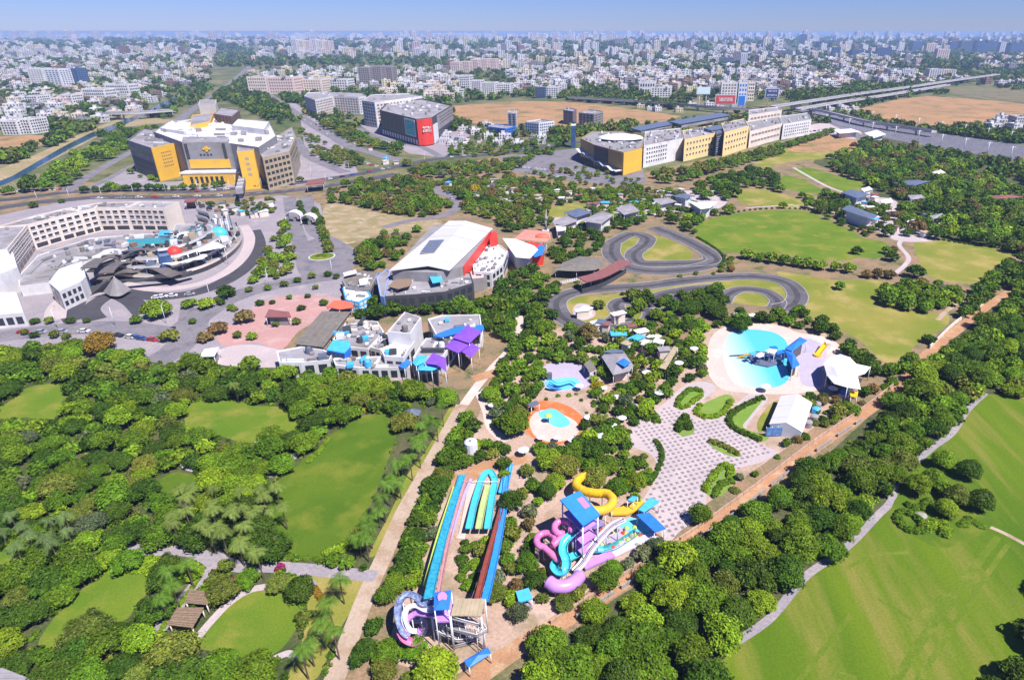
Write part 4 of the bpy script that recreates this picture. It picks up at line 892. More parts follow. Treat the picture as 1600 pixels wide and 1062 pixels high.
t, fp = low('annex', 'round fronted blue banded shop beneath the brown roofed annex', 'building', [(535, 450), (545, 444), (572, 450), (580, 462), (560, 472), (540, 468)], 5, M_sky, M_steel, 2, 2.2, M_white, 10, 1.5)
t, fp = low('annex', 'pale clutter topped annex on the right of the white hall', 'building', [(737, 402), (758, 383), (780, 382), (793, 392), (786, 412), (768, 426), (740, 424)], 8, M_white, M_fabric, 2, 4, M_glass, 30, 1.8)
a, b = edge(fp, (793, 392), (786, 412), 8); d = Vector((b[0] - a[0], b[1] - a[1], 0)); part('blue_wall', MB().wallbox(a, b, .5, 7.4, Vector((d.y, -d.x, 0)), .4), MATS['periwinkle_paint'], t)
t, fp = low('annex', 'pink roofed box with grey base right of the black annex', 'building', [(731, 414), (760, 408), (764, 428), (755, 434), (733, 436)], 6.5, M_grey, mat('pale_pink_roof', (0.62, 0.40, 0.38), .8, .1, .4))
t = root('entrance_awning', 'red orange flat awning left of the long brown shed', 'awning', P(530, 478)); canopy_roof(t, [(510, 480), (522, 470), (550, 471), (552, 481), (530, 484)], 4, mat('vermilion', (0.62, 0.13, 0.07), .6, .1, .4), .3)
# circus-coloured pavilions
t = root('pavilion', 'red tent roof pavilion with orange dome beside the hall', 'pavilion', P(832, 380))
canopy_roof(t, [(803, 373), (820, 359), (850, 361), (861, 365), (855, 378), (830, 376)], 8, mat('coral_roof', (0.60, 0.22, 0.17), .7, .2, .5), .4, True, 'roof', .8); c = P(847, 371, 8); part('dome', MB().dome((c.x, c.y, 8.2), 4, 3, 2), mat('vermilion', (1, 1, 1)), t)
t = root('pavilion', 'white and blue sail pavilion over a red round base', 'pavilion', P(822, 412))
fp = canopy_roof(t, [(785, 372), (805, 373), (835, 384), (841, 390), (828, 404), (806, 402), (796, 388)], 8.5, M_fabric, .3, False, 'white_sail', 1.5); canopy_roof(t, [(828, 395), (845, 382), (852, 385), (848, 398), (836, 402)], 8, M_blue, .3, False, 'blue_sail', .5)
c = centre(shrink(fp, .8)); part('red_base', MB().prism(shrink(XY([(805, 403), (848, 400), (850, 390), (830, 385), (806, 390)], 5), 1), 0, 7.6), M_red, t); part('white_wall', MB().prism(shrink(fp, .72), 0, 8.4), M_white, t); block(fp)
t = root('plume_statue', 'slim pale spire statue beside the red tent roof', 'statue', P(853, 362)); c = P(853, 362)
part('spire', MB().tube([c, c + Vector((0, 0, 6)), c + Vector((.5, 0, 14))], 1.3, 8, 0, .15), M_stone, t); part('plinth', MB().box((c.x, c.y, 0), 4, 4, 1.2), M_white, t); part('figure', MB().dome((c.x + .2, c.y, 8), 1.1, 1.1, 2.2, 8, 4), M_stone, t)
for px, z, m_, lb in (([(862, 347), (885, 336), (903, 345), (880, 354)], 6, M_pale, 'lilac grey folded roof left of the dark kart trees'), ([(907, 345), (940, 330), (960, 335), (940, 350)], 6.5, M_pale, 'long pale folded roof by the dark trees'), ([(880, 332), (905, 325), (925, 332), (900, 340)], 6, M_solar, 'blue grey roof behind the folded roofs'),
                  ([(962, 325), (985, 317), (1000, 330), (975, 336)], 6, M_pale, 'pale square roof in the middle rides area'), ([(1050, 306), (1070, 302), (1083, 306), (1072, 311)], 7, M_solar, 'flat blue grey roof left of the curved roof'), ([(1074, 314), (1090, 316), (1122, 315), (1110, 325), (1095, 327)], 7, M_steel, 'curved pale grey roof above the big oval lawn'),
                  ([(1020, 311), (1045, 309), (1058, 315), (1030, 321)], 5, M_pale, 'low pale roof between mid park trees'), ([(868, 352), (885, 348), (884, 360), (870, 362)], 5, M_white, 'small white stall by the lilac folded roof'),
                  ([(1315, 301), (1330, 296), (1362, 304), (1340, 310)], 7, M_solar, 'upper blue grey pavilion roof of the right park'), ([(1315, 327), (1326, 320), (1372, 337), (1362, 343)], 7, M_solar, 'lower blue grey pavilion roof of the right park'), ([(1395, 286), (1425, 281), (1455, 283), (1430, 290)], 6, M_solar, 'long grey pavilion roof between right wood and lawns'),
                  ([(1455, 269), (1470, 265), (1478, 270), (1462, 273)], 6, M_cream, 'small tan roof among the right wood trees'), ([(1418, 305), (1440, 304), (1446, 310), (1424, 312)], 5, M_pale, 'grey lilac roof right of the pavilions'), ([(1345, 295), (1358, 291), (1364, 296), (1350, 300)], 5, M_steel, 'little pale roof behind the upper pavilion'),
                  ([(1350, 208), (1370, 203), (1385, 210), (1365, 216)], 6, M_steel, 'pale shed roof beside the rail yard'), ([(1302, 203), (1330, 201), (1345, 206), (1312, 209)], 6, M_fabric, 'long white shed roof by the rail yard end'), ([(1545, 306), (1580, 304), (1600, 308), (1560, 312)], 6, M_maroon, 'reddish roof at the far right wood edge'), ([(1375, 313), (1392, 309), (1396, 316), (1380, 319)], 5, M_fabric, 'white roof beside the right park path'), ([(1452, 337), (1472, 333), (1478, 339), (1458, 342)], 5, M_pale, 'low grey roof in the right wood')):
    t = root('pavilion', lb, 'pavilion', centre(XY(px, z))); f = canopy_roof(t, px, z, m_, .4, True, 'roof', .9); part('wall', MB().prism(shrink(f, .7), 0, z - .1), M_white if m_ is not M_fabric else M_cream, t); block(f)
# kart pit
SN = ['first', 'second', 'third', 'fourth', 'fifth', 'sixth', 'seventh', 'eighth', 'ninth', 'tenth', 'eleventh', 'twelfth', 'thirteenth', 'fourteenth', 'fifteenth']
ST = []; rs = random.Random(21)
for poly, n, wh in (([(690, 290), (760, 285), (850, 300), (1000, 300), (1130, 300), (1060, 335), (900, 340), (760, 320)], 34, 'belt below the long mall'), ([(720, 205), (750, 212), (760, 228), (700, 232)], 8, 'lot right of the black mall'), ([(560, 215), (600, 240), (640, 262), (600, 262)], 6, 'road fork belt'), ([(300, 318), (430, 322), (420, 345), (330, 335)], 8, 'forecourt behind terraces'), ([(870, 480), (1080, 525), (1030, 585), (950, 540)], 16, 'thicket above the small pools'), ([(1310, 300), (1450, 330), (1470, 372), (1380, 370)], 14, 'lane by the grey pavilions')):
    a_ = np.array(poly, float); L = []
    while len(L) < n:
        x, y = rs.uniform(a_[:, 0].min(), a_[:, 0].max()), rs.uniform(a_[:, 1].min(), a_[:, 1].max())
        if inside(a_, x, y): L.append((x, y))
    k_ = {}
    for x, y in sorted(L):
        cn, m_ = rs.choice([('white', M_fabric), ('white', M_white), ('grey', M_pale), ('blue', M_sky), ('tan', M_tan), ('maroon', M_maroon), ('dark', M_solar)]); i = k_.get(cn, 0); k_[cn] = i + 1
        p = P(x, y); w, d_, h = rs.uniform(3, 7), rs.uniform(3, 5), rs.uniform(2.6, 4); an = rs.uniform(0, 1.5)
        t = root('stall', f'{cn} roofed stall in the {wh}, {SN[min(i, 14)]} {cn} from left', 'stall', p, 'small stalls of the park and lots')
        part('wall', MB().box((p.x, p.y, 0), w * .8, d_ * .8, h, an), M_cream if cn != 'tan' else M_white, t); part('roof', MB().box((p.x, p.y, h + .002), w, d_, .25, an).dome((p.x, p.y, h + .252), w * .3, d_ * .3, .5, 4, 1, 0, an + .785), m_, t); block([(p.x - w / 2, p.y - d_ / 2), (p.x + w / 2, p.y - d_ / 2), (p.x + w / 2, p.y + d_ / 2), (p.x - w / 2, p.y + d_ / 2)])
t = root('kart_pit', 'curved maroon roof over the kart pit lane', 'pit building', P(940, 440))
A = catmull(W([(909, 438), (935, 431), (958, 420), (978, 408)], 5.5), 5); mb = MB().strip(A, 7.5, .35); part('roof', mb, M_maroon, t)
for p in A[::3]: part('post', MB().tube([(p.x, p.y, 0), (p.x, p.y, 5.55)], .15, 6), M_steel, t)
part('pit_wall', MB().strip([Vector((p.x, p.y - 2.5, 0)) for p in A], .4, 2.2), M_dark, t); block([tuple(p[:2]) for p in W([(905, 450), (960, 440), (985, 420), (960, 405), (910, 430)])])
t = root('arena', 'dark olive round fabric roof of the bumper arena', 'arena', P(905, 425)); canopy_roof(t, [(864, 422), (880, 410), (905, 400), (938, 403), (947, 414), (930, 422), (900, 424)], 4.5, M_shed, .3, True, 'roof', 1.2); block([tuple(p[:2]) for p in W([(864, 428), (905, 402), (947, 416), (900, 432)])])
t = root('barrier', 'white barrier row with openings along the kart pit', 'barrier', P(880, 440))
for i in range(14):
    p = P(858 + 3.6 * i, 447 - .75 * i); part('barrier_panel', MB().box(p, .9, .3, 1.3, .3), M_white, t)
part('rail', MB().bar(P(857, 447, 1.5), P(906, 437, 1.5), .1), M_steel, t)
# arch gates on the boulevard
for x0, x1, y, lb in ((450, 473, 346, 'left white barrel vault gate over the boulevard'), (474, 496, 351, 'right white barrel vault gate over the boulevard')):
    a, b = P(x0, y), P(x1, y); t = root('arch_gate', lb, 'gate', (a + b) / 2, 'white vault gates'); d = (b - a); w = d.length / 2; d.normalize(); s = Vector((-d.y, d.x, 0)); c = (a + b) / 2; vs = []; N = 12
    for k in range(N + 1):
        an = math.pi * k / N; q = c - d * math.cos(an) * w + Vector((0, 0, 3.2 + math.sin(an) * 3.4))
        vs += [q - s * 2.6, q + s * 2.6, q + s * 2.6 + Vector((0, 0, .4)), q - s * 2.6 + Vector((0, 0, .4))]
    part('vault', MB().add(vs, [[4 * k + j, 4 * k + (j + 1) % 4, 4 * k + 4 + (j + 1) % 4, 4 * k + 4 + j] for k in range(N) for j in range(4)], 0, False), M_fabric, t)
    for e in (a, b):
        for g in (-2.3, 2.3): q = e + s * g; part('post', MB().tube([(q.x, q.y, 0), (q.x, q.y, 3.4)], .22, 8), M_white, t)
    part('booth', MB().box((c.x, c.y, 0), 1.6, 2.6, 2.5), M_grey, t)
t = root('roundabout', 'planted round traffic island with pale kerb on the boulevard', 'traffic island', P(503, 401)); c = P(503, 401)
cc = [(c.x + 6.2 * math.cos(q * .2618), c.y + 6.2 * math.sin(q * .2618)) for q in range(24)]
part('kerb', MB().prism([(c.x + (x - c.x) * 1.12, c.y + (y - c.y) * 1.12) for x, y in cc], 0, .2), M_kerb, t); part('grass', MB().prism(cc, .1, .28), M_lawn, t); block([(c.x + (x - c.x) * 1.2, c.y + (y - c.y) * 1.2) for x, y in cc])
ISLAND = (c.x, c.y)

# ------------------------------------------------------------------ food court complex with the purple sails
t = root('shed', 'long weathered brown shed roof with white front wall', 'shed', P(500, 548)); z = HT(482, 549, 537)
q = [P(459, 537, z), P(503, 486, z), P(548, 487, z), P(505, 542, z)]
for i in range(9):
    u0, u1 = (i + .02) / 9, (i + .98) / 9; r4 = [q[0].lerp(q[3], u0), q[0].lerp(q[3], u1), q[1].lerp(q[2], u1), q[1].lerp(q[2], u0)]; mb = MB(); slabroof(mb, [x + Vector((0, 0, .07 * (i % 2))) for x in r4], .25); part('roof_sheet', mb, M_shed, t)
fp = ccw([tuple(p[:2]) for p in q]); f2 = shrink(fp, .93); part('wall', MB().prism(f2, 0, z - .3), M_grey, t); block(fp)
a, b = edge(f2, (505, 542), (548, 487), z); panes(t, a, b, .6, z - .6, 2, 12, .7, .6, M_dark, 'opening'); a, b = edge(f2, (459, 537), (503, 486), z); panes(t, a, b, .4, z - .6, 1, 12, .5, .7, M_paleyellow, 'yellow_panel')
COMP = [('white gable fronted food court wing at the lower left', [(432, 548), (470, 541), (505, 546), (520, 552), (515, 562), (470, 566), (436, 566)], 6, M_white, M_pale, 1, 5, 8), ('white arched wall block in the middle of the food court', [(595, 546), (620, 532), (648, 533), (630, 558), (600, 556)], 7.5, M_white, M_fabric, 1, 6, 4),
        ('grey roofed tall white walled block of the food court', [(605, 518), (632, 487), (658, 496), (641, 521)], 12, M_white, M_pale, 0, 4, 3), ('flat roofed low block behind the blue canopy', [(520, 530), (545, 498), (590, 502), (600, 518), (575, 545), (545, 542)], 5, M_white, M_pale, 1, 4, 26),
        ('white fronted row of stalls beneath the food court', [(520, 560), (590, 556), (640, 562), (640, 574), (560, 574), (524, 570)], 5, M_white, M_pale, 1, 3, 16), ('cluttered white roof between the tall block and the front', [(578, 542), (600, 520), (640, 522), (622, 532), (594, 546)], 6, M_cream, M_pale, 1, 4, 20),
        ('lilac grey roof beside the purple sails', [(668, 498), (690, 492), (750, 491), (753, 512), (700, 520), (681, 522)], 8, M_white, M_pale, 1, 4, 5), ('sloping lilac roof below the purple sails', [(645, 558), (665, 528), (712, 527), (693, 556)], 7, M_white, M_pale, 1, 4, 7)]
for lb, px, h, mw, mr, rw, cl_, n in COMP:
    t, fp = low('food_court', lb, 'building', px, h, mw, mr, rw, cl_, M_glass, n, 1.5)
    clutter(t, fp, h - .44, n // 2, 3.0, [M_white, M_tan, M_sky, M_shed, M_steel, M_solar, M_cream, M_dark])
t = root('blue_canopy', 'bright blue box canopy on the food court roof', 'canopy', P(530, 552)); f = XY([(510, 546), (520, 531), (545, 532), (548, 540), (538, 551)], 8); part('roof', MB().prism(f, 7.5, 8, 0, None, True), M_sky, t)
part('curtain_wall', MB().prism(shrink(f, .96), 4.6, 7.49), M_blue, t); a, b = edge(f, (510, 546), (538, 551), 8); panes(t, a, b, 5, 7.2, 1, 4, .7, .7, M_dark, 'opening')
t = root('blue_canopy', 'long bright blue roof strip beside the purple sails', 'canopy', P(720, 520)); canopy_roof(t, [(676, 525), (712, 511), (755, 508), (757, 516), (715, 521), (690, 528)], 8.3, M_blue, .25)
t = root('blue_canopy', 'folded sky blue roof at the lower end of the lilac roof', 'canopy', P(668, 575))
for q, z, m_ in (([(644, 566), (652, 555), (668, 556), (664, 566), (650, 572)], 7, M_sky), ([(655, 570), (672, 560), (690, 574), (675, 579), (652, 578)], 6.4, M_sky), ([(622, 572), (636, 560), (643, 566), (632, 576)], 5.5, M_blue)): canopy_roof(t, q, z, m_, .25, True, 'roof', .5)
for lb, q, z in (('large upper diamond shaped purple sail', [(712, 526), (731, 510), (748, 519), (733, 533)], 9.5), ('middle purple sail left of the large diamond one', [(699, 541), (714, 529), (730, 538), (716, 549)], 8.6), ('right purple sail under the large diamond one', [(722, 547), (734, 536), (746, 544), (736, 556)], 8), ('lowest purple sail above the folded blue roof', [(668, 567), (678, 554), (694, 561), (694, 577), (683, 569)], 9)):
    t = root('purple_sail', lb, 'shade sail', P(*q[0]), 'purple shade sails'); cq_ = centre([(x, y) for x, y in q]); q = [(cq_[0] + (x - cq_[0]) * 1.3, cq_[1] + (y - cq_[1]) * 1.3) for x, y in q]; canopy_roof(t, q, z - 1.0, M_purple, .15, True, 'sail', .5)
for lb, px, h, m_ in (('brown flat roofed kiosk on the pink plaza', [(414, 496), (420, 484), (452, 488), (455, 496)], 4, M_maroon), ('white roofed shed on the left forecourt', [(311, 558), (320, 546), (343, 543), (335, 557)], 4, M_fabric)):
    t = root('kiosk', lb, 'kiosk', P(*px[0])); f = canopy_roof(t, px, h, m_, .3); part('wall', MB().prism(shrink(f, .7), 0, h - .02), M_grey, t); block(f)

# ------------------------------------------------------------------ pools and their shelters
t = root('splash_island', 'blue framed water play island with yellow slide in wave pool', 'play structure', P(1200, 565)); fr0 = random.Random(3)
base = XY([(1168, 556), (1182, 548), (1215, 552), (1222, 566), (1200, 572), (1180, 568)], .6); part('deck', MB().prism(base, 0, .6), M_solar, t)
bc = centre(base)
for i in range(16):
    x, y = bc[0] + fr0.uniform(-7, 6), bc[1] + fr0.uniform(-4, 4); h = fr0.uniform(1.8, 4); part('post', MB().tube([(x, y, .5), (x, y, h)], .14, 6), M_blue if i % 3 else M_steel, t)
    if i % 2: part('platform', MB().box((x, y, h - .1), 2.6, 1.8, .25, fr0.uniform(0, 1)), (M_blue, M_steel, M_sky)[i % 3], t)
part('slide', MB().tube([(bc[0] - 4, bc[1], 3), (bc[0] - 7, bc[1] + 1, 1.6), (bc[0] - 10, bc[1] + 1.2, .4)], .5, 8, 0, None, True, (math.pi * .5, math.pi * 1.5), False, -.08), M_slidey, t)
part('jetty', MB().strip([P(1140, 556, .3), P(1172, 554, .5)], .5, .25), M_solar, t); canopy_roof(t, [(1195, 549), (1203, 545), (1214, 547), (1210, 554)], 4.2, M_fabric, .2, True)
for lb, q in (('upper arm of the bright blue pool shelter', [(1226, 544), (1250, 526), (1262, 532), (1238, 549)]), ('lower arm of the bright blue pool shelter', [(1226, 547), (1239, 550), (1250, 570), (1238, 576)])):
    t = root('pool_shelter', lb, 'shelter', P(*q[0])); q3 = XY(q, 5); canopy_roof(t, q, 5, M_blue, .5, True, 'roof', 1.0); part('wall', MB().prism(shrink(q3, .55), 0, 4.95), M_glass, t)
sheet('pool_deck', [(1240, 545), (1256, 528), (1285, 538), (1292, 556), (1284, 575), (1284, 602), (1254, 600), (1248, 575)], MATS['lilac_deck'], 0.045)
def tensile(t, px, z, zc, m, peak):
    fp = XY(px, z); c = P(*peak, zc); n = len(fp); mb = MB(); ring = [Vector((*p, z)) for p in fp]; mid = [r.lerp(c, .5) + Vector((0, 0, (zc - z) * -.06)) for r in ring]
    mb.add(ring + mid + [c], [[i, (i + 1) % n, n + (i + 1) % n, n + i] for i in range(n)] + [[n + i, n + (i + 1) % n, 2 * n] for i in range(n)], 0, True)
    mb.add([r - Vector((0, 0, .12)) for r in ring] + [c - Vector((0, 0, .12))], [[(i + 1) % n, i, n] for i in range(n)], 0); part('fabric', mb, m, t)
    for p in fp[::2]: part('mast', MB().tube([(p[0], p[1], 0), (p[0], p[1], z + .1)], .14, 6), M_steel, t)
    block(shrink(fp, 1.05)); return fp
t = root('tensile_tent', 'large white stretched tent with drooping right horn', 'tent', P(1320, 590)); f = tensile(t, [(1287, 568), (1297, 558), (1313, 553), (1328, 558), (1338, 568), (1360, 573), (1352, 583), (1340, 587), (1345, 608), (1324, 605), (1303, 599), (1292, 586)], 5.5, 8, M_fabric, (1315, 578)); part('stage', MB().prism(shrink(f, .75), 0, 1.2), M_dark, t)
for i in range(8): p = P(1286 + i * 1.6, 582 + i * 3.2); part('truss', MB().bar((p.x, p.y, 0), (p.x + .6, p.y, 4.6), .12), M_steel, t)
t = root('marquee', 'white gabled marquee of striped roof panels', 'marquee', P(1240, 650))
ra_, rb_ = P(1246, 615, 5.2), P(1229, 660, 5.2); gable(t, tuple(ra_[:2]), tuple(rb_[:2]), 4.9, 3.2, 5.2, M_fabric, 5, M_steel)
t = root('banner_wall', 'blue mottled printed banner wall before the white marquee', 'banner', P(1225, 682)); a, b = P(1196, 682), P(1250, 680); part('banner', MB().wallbox(a, b, .3, 3.2, (0, -1), .2), mat('blue_print', (0.03, 0.10, 0.30), .6, .3, 1.2, col2=(0.16, .3, .55)), t)
for i in range(7): p = a.lerp(b, i / 6); part('post', MB().tube([(p.x, p.y + .3, 0), (p.x, p.y + .3, 3.4)], .08, 5), M_steel, t)
pl = 0
for lb, px, py, m_ in (('blue tank beside the marquee', 1274, 645, M_sky), ('upper pale tank beside the marquee', 1276, 637, M_pale), ('middle pale tank beside the marquee', 1271, 657, M_pale), ('lower pale tank beside the marquee', 1262, 666, M_pale)):
    c = P(px, py); t = root('tank', lb, 'water tank', c, 'tanks beside the marquee'); part('body', MB().tube([c, c + Vector((0, 0, 1.8))], 1.25, 14, 0, None, False), m_, t); part('lid', MB().dome((c.x, c.y, 1.8), 1.25, 1.25, .35, 14, 3), m_, t)
t = root('balloon_ball', 'blue ball on a white ring by the tensile tent', 'ball', P(1318, 618)); c = P(1318, 618); part('ball', MB().dome((c.x, c.y, .9), 1.4, 1.4, 1.3), M_blue, t); part('base', MB().tube([c, c + Vector((0, 0, .92))], 1.9, 14, 0, None, False), M_white, t)
t = root('awning', 'yellow awning under the edge of the tensile tent', 'awning', P(1335, 620)); canopy_roof(t, [(1327, 613), (1341, 612), (1339, 621), (1329, 620)], 3, M_slidey, .2)
t = root('inflatable_slide', 'yellow inflatable slide by the pool deck', 'slide', P(1282, 552)); a, b = P(1290, 546), P(1277, 556); part('chute', MB().tube([(a.x, a.y, 3), (b.x, b.y, .6)], 1.0, 8, 0, None, True, (math.pi * .45, math.pi * 1.55), False, -.2), M_slidey, t); part('tower', MB().box((a.x + .5, a.y + .5, 0), 2, 2, 3.1), M_white, t); part('landing', MB().tube([(b.x, b.y, 0), (b.x, b.y, .7)], 1.5, 10, 0, None, False), M_slidey, t)
sheet('lawn', [(1185, 655), (1205, 630), (1222, 625), (1215, 645), (1198, 670), (1185, 674)], M_dry_lawn, .03)
# pool house and little shelters
t = root('pool_house', 'grey hipped roof pool house with bright blue patch', 'pavilion', P(965, 590)); f = canopy_roof(t, [(940, 557), (950, 548), (975, 549), (990, 571), (984, 580), (958, 586)], 5, M_pale, .3, True, 'roof', 1.6); canopy_roof(t, [(963, 566), (975, 559), (986, 567), (976, 573)], 6.6, M_blue, .2, False, 'blue_sail', .4); canopy_roof(t, [(942, 550), (955, 546), (972, 547), (975, 551), (955, 552)], 5.8, M_solar, .2, False, 'grey_sail'); part('wall', MB().prism(shrink(f, .6), 0, 4.95), M_cream, t); block(f)
t = root('pergola', 'long tan roofed shelter among pool trees', 'shelter', P(1045, 560)); canopy_roof(t, [(1030, 575), (1053, 541), (1060, 544), (1040, 578)], 3.6, M_tan, .25)
t = root('pergola', 'dark slatted shelter right of the splash pool', 'shelter', P(920, 575)); canopy_roof(t, [(912, 570), (922, 562), (932, 577), (922, 582)], 3.4, M_shed, .25)
t = root('shelter', 'small blue roofed shelter at the paddling pool corner', 'shelter', P(833, 640)); canopy_roof(t, [(824, 632), (838, 626), (843, 631), (830, 637)], 3, M_solar, .25)
t = root('splash_mushroom', 'small dark palm shaped fountain in the paddling pool', 'fountain', P(857, 660)); c = P(857, 660); part('stem', MB().tube([c, c + Vector((0, 0, 2.6))], .15, 8), M_bark, t); part('cap', MB().dome((c.x, c.y, 2.5), 1.2, 1.2, .5), M_lime, t)
t = root('splash_slide', 'folded blue water slide in the splash pool', 'slide', P(880, 602)); part('chute', MB().tube(catmull([P(860, 594, 2.4), P(872, 600, 1.4), P(890, 596, 1.2), P(900, 602, .3)], 5), .8, 8, 0, None, True, (math.pi * .5, math.pi * 1.5), False, -.1), M_sky, t); part('ladder_tower', MB().box(P(859, 592), 1.6, 1.6, 2.4), M_solar, t)
part('chute', MB().tube(catmull([P(856, 600, 2.4), P(866, 606, 1.2), P(876, 606, .3)], 5), .7, 8, 0, None, True, (math.pi * .5, math.pi * 1.5), False, -.1), M_blue, t)
t = root('water_tank', 'white upright tank beside the beige service path', 'water tank', P(737, 708)); c = P(737, 708); part('body', MB().tube([c, c + Vector((0, 0, 4))], 1.9, 14, 0, None, False), M_fabric, t); part('cap', MB().dome((c.x, c.y, 4), 1.9, 1.9, .8, 14, 3), M_white, t); part('hatch', MB().box((c.x, c.y - .6, 4.7), .7, .7, .25), M_grey, t)
t = root('gazebo', 'grey six sided gazebo roof above the long lawn', 'gazebo', P(645, 655)); c = P(645, 657); part('roof', MB().tube([(c.x, c.y, 2.9), (c.x, c.y, 4.4)], 3.0, 6, 0, .15, False), M_solar, t)
for k in range(6): part('post', MB().tube([(c.x + 2.5 * math.cos(k * 1.047), c.y + 2.5 * math.sin(k * 1.047), 0), (c.x + 2.5 * math.cos(k * 1.047), c.y + 2.5 * math.sin(k * 1.047), 2.95)], .1, 6), M_bark, t)
block([(c.x - 3, c.y - 3), (c.x + 3, c.y - 3), (c.x + 3, c.y + 3), (c.x - 3, c.y + 3)])
# thatched pergolas
for lb, q, z in (('upper brown thatched pergola by the left garden walk', [(288, 941), (296, 921), (334, 925), (324, 944)], 3.0), ('lower brown thatched pergola by the left garden walk', [(261, 975), (277, 949), (319, 949), (301, 980)], 3.0)):
    p4 = [P(x, y, z) for x, y in q]; t = root('pergola', lb, 'pergola', (p4[0].x, p4[0].y, 0))
    for i in range(12):
        u0, u1 = (i + .06) / 12, (i + .94) / 12; r4 = [p4[0].lerp(p4[1], u0), p4[0].lerp(p4[1], u1), p4[3].lerp(p4[2], u1), p4[3].lerp(p4[2], u0)]; mb = MB(); slabroof(mb, [x + Vector((0, 0, .08 * (i % 3))) for x in r4], .16); part('slat', mb, M_thatch, t)
    for p in p4: g_ = p.lerp((p4[0] + p4[2]) / 2, .12); part('post', MB().tube([(g_.x, g_.y, 0), (g_.x, g_.y, z - .1)], .14, 6), M_cream, t)
    block([tuple(p[:2]) for p in p4])
t = root('bench_shelter', 'small white framed shelter at the left garden hedge', 'shelter', P(412, 690)); canopy_roof(t, [(398, 691), (424, 682), (426, 686), (402, 696)], 2.6, M_white, .2); 
t = root('pool_cover', 'small turquoise tarpaulin pond in the left garden wood', 'pond', P(150, 724)); part('basin', MB().prism(XY([(137, 718), (150, 714), (168, 720), (166, 727), (150, 724)], .3), 0, .3), M_teal, t); part('water', MB().poly([(p[0], p[1], .32) for p in shrink(XY([(137, 718), (150, 714), (168, 720), (166, 727), (150, 724)], .3), .9)]), kid_m, t)
t = root('shed', 'white corrugated roof at the bottom left corner', 'shed', P(30, 1062))
q = [P(-60, 1045, 3), P(4, 1043, 3), P(64, 1066, 3), P(20, 1110, 3), P(-60, 1110, 3)]
for i in range(6):
    r4 = [q[0].lerp(q[1], 0) + (q[2] - q[1]) * (i / 6), q[1] + (q[2] - q[1]) * (i / 6), q[1] + (q[2] - q[1]) * ((i + .95) / 6), q[0] + (q[2] - q[1]) * ((i + .95) / 6)]; mb = MB(); slabroof(mb, [x + Vector((0, 0, .07 * (i % 2))) for x in r4], .1); part('roof_sheet', mb, M_pale, t)
part('wall', MB().prism(shrink([tuple(p[:2]) for p in ccw3(q)], .85), 0, 2.88), M_white, t); block([tuple(p[:2]) for p in q])

# ------------------------------------------------------------------ water slides
OPEN = dict(arc=(math.pi * .5, math.pi * 1.5), thick=-.07)
def chute(t, pts, r, m, name='chute', n=6, seg=9, props=True, full=False, sup=None):
    path = catmull([P(*p) for p in pts], n)
    part(name, MB().tube(path, r, seg, 0) if full else MB().tube(path, r, seg, 0, None, True, **OPEN), m, t)
    jr = MB()
    for i in range(4, len(path) - 2, 5):                              # flanged joints between the moulded sections
        d = (path[i + 1] - path[i]).normalized() * .07
        jm = MB().tube([path[i] - d, path[i] + d], r * 1.06 if full else r + .02, seg, 0) if full else MB().tube([path[i] - d, path[i] + d], r + .02, seg, 0, None, True, (math.pi * .5, math.pi * 1.5), False, -.16)
        part('joint', jm, m, t)
    if props:
        for p in path[3::n]:
            if p.z > 1.6: part('support', MB().tube([(p.x, p.y, 0), (p.x, p.y, p.z - r * .98)], .13, 6), sup or M_steel, t)
    return path
def lane(t, pts, w, m, name='lane', wall=True, n=5):                  # flat racing lane with upstands
    path = catmull([P(*p) for p in pts], n); part(name, MB().strip(path, w, .18), m, t)
    if wall:
        for sg in (1, -1):
            q = []
            for i, p in enumerate(path):
                d = path[min(i + 1, len(path) - 1)] - path[max(i - 1, 0)]; q.append(p + Vector((-d.y, d.x, 0)).normalized() * sg * (w / 2 + .06) + Vector((0, 0, .0)))
            part('lane_edge', MB().strip(q, .14, .5), m, t)
    return path
t = root('racing_slide', 'long straight racing slide of cyan, lime, rust and blue lanes', 'water slide', P(735, 830))
H0 = 9.0
lane(t, [(670, 935, H0), (680, 890, 6.4), (693, 840, 4.0), (706, 795, 2.2), (718, 758, .8), (723, 742, .5)], 1.7, mat('speckled_cyan', (0.05, 0.46, 0.56), .3, .2, 1.2, col2=(.02, .16, .34)), 'cyan_lane')
lane(t, [(664, 915, 4.5), (684, 840, 3.2), (697, 800, 2), (710, 760, .6)], .8, M_lime, 'lime_lane', False)
lane(t, [(686, 925, H0), (698, 860, 5), (712, 805, 2.2), (730, 745, .5)], .6, mat('red_lane', (.50, .24, .24), .4, .2, .8), 'red_lane')
lane(t, [(692, 880, 5.8), (704, 840, 3.8), (718, 795, 1.9), (736, 748, .4)], .8, mat('lavender_lane', (.42, .36, .66), .5, .1, .8), 'lavender_lane', False)
part('pink_deck', MB().prism(XY([(717, 832), (712, 840), (726, 842), (746, 752), (733, 752)], .3), 0, .3), M_deck, t)
lane(t, [(733, 826, 2.6), (742, 785, 1.4), (752, 752, .5), (758, 741, .4), (766, 738, .4), (771, 745, .4)], 1.5, M_cyan, 'cyan_lane')
lane(t, [(748, 826, 2.6), (755, 790, 1.5), (763, 758, .5)], 1.4, mat('pale_lime_lane', (.42, .50, .20), .5, .15, .8), 'lime_lane')
lane(t, [(762, 826, 2.6), (767, 790, 1.5), (773, 756, .5), (772, 746, .45)], 1.5, M_cyan, 'cyan_lane')
lane(t, [(745, 940, 8.0), (760, 880, 5.2), (774, 830, 3), (785, 790, 1.4)], .9, M_rust, 'rust_lane')
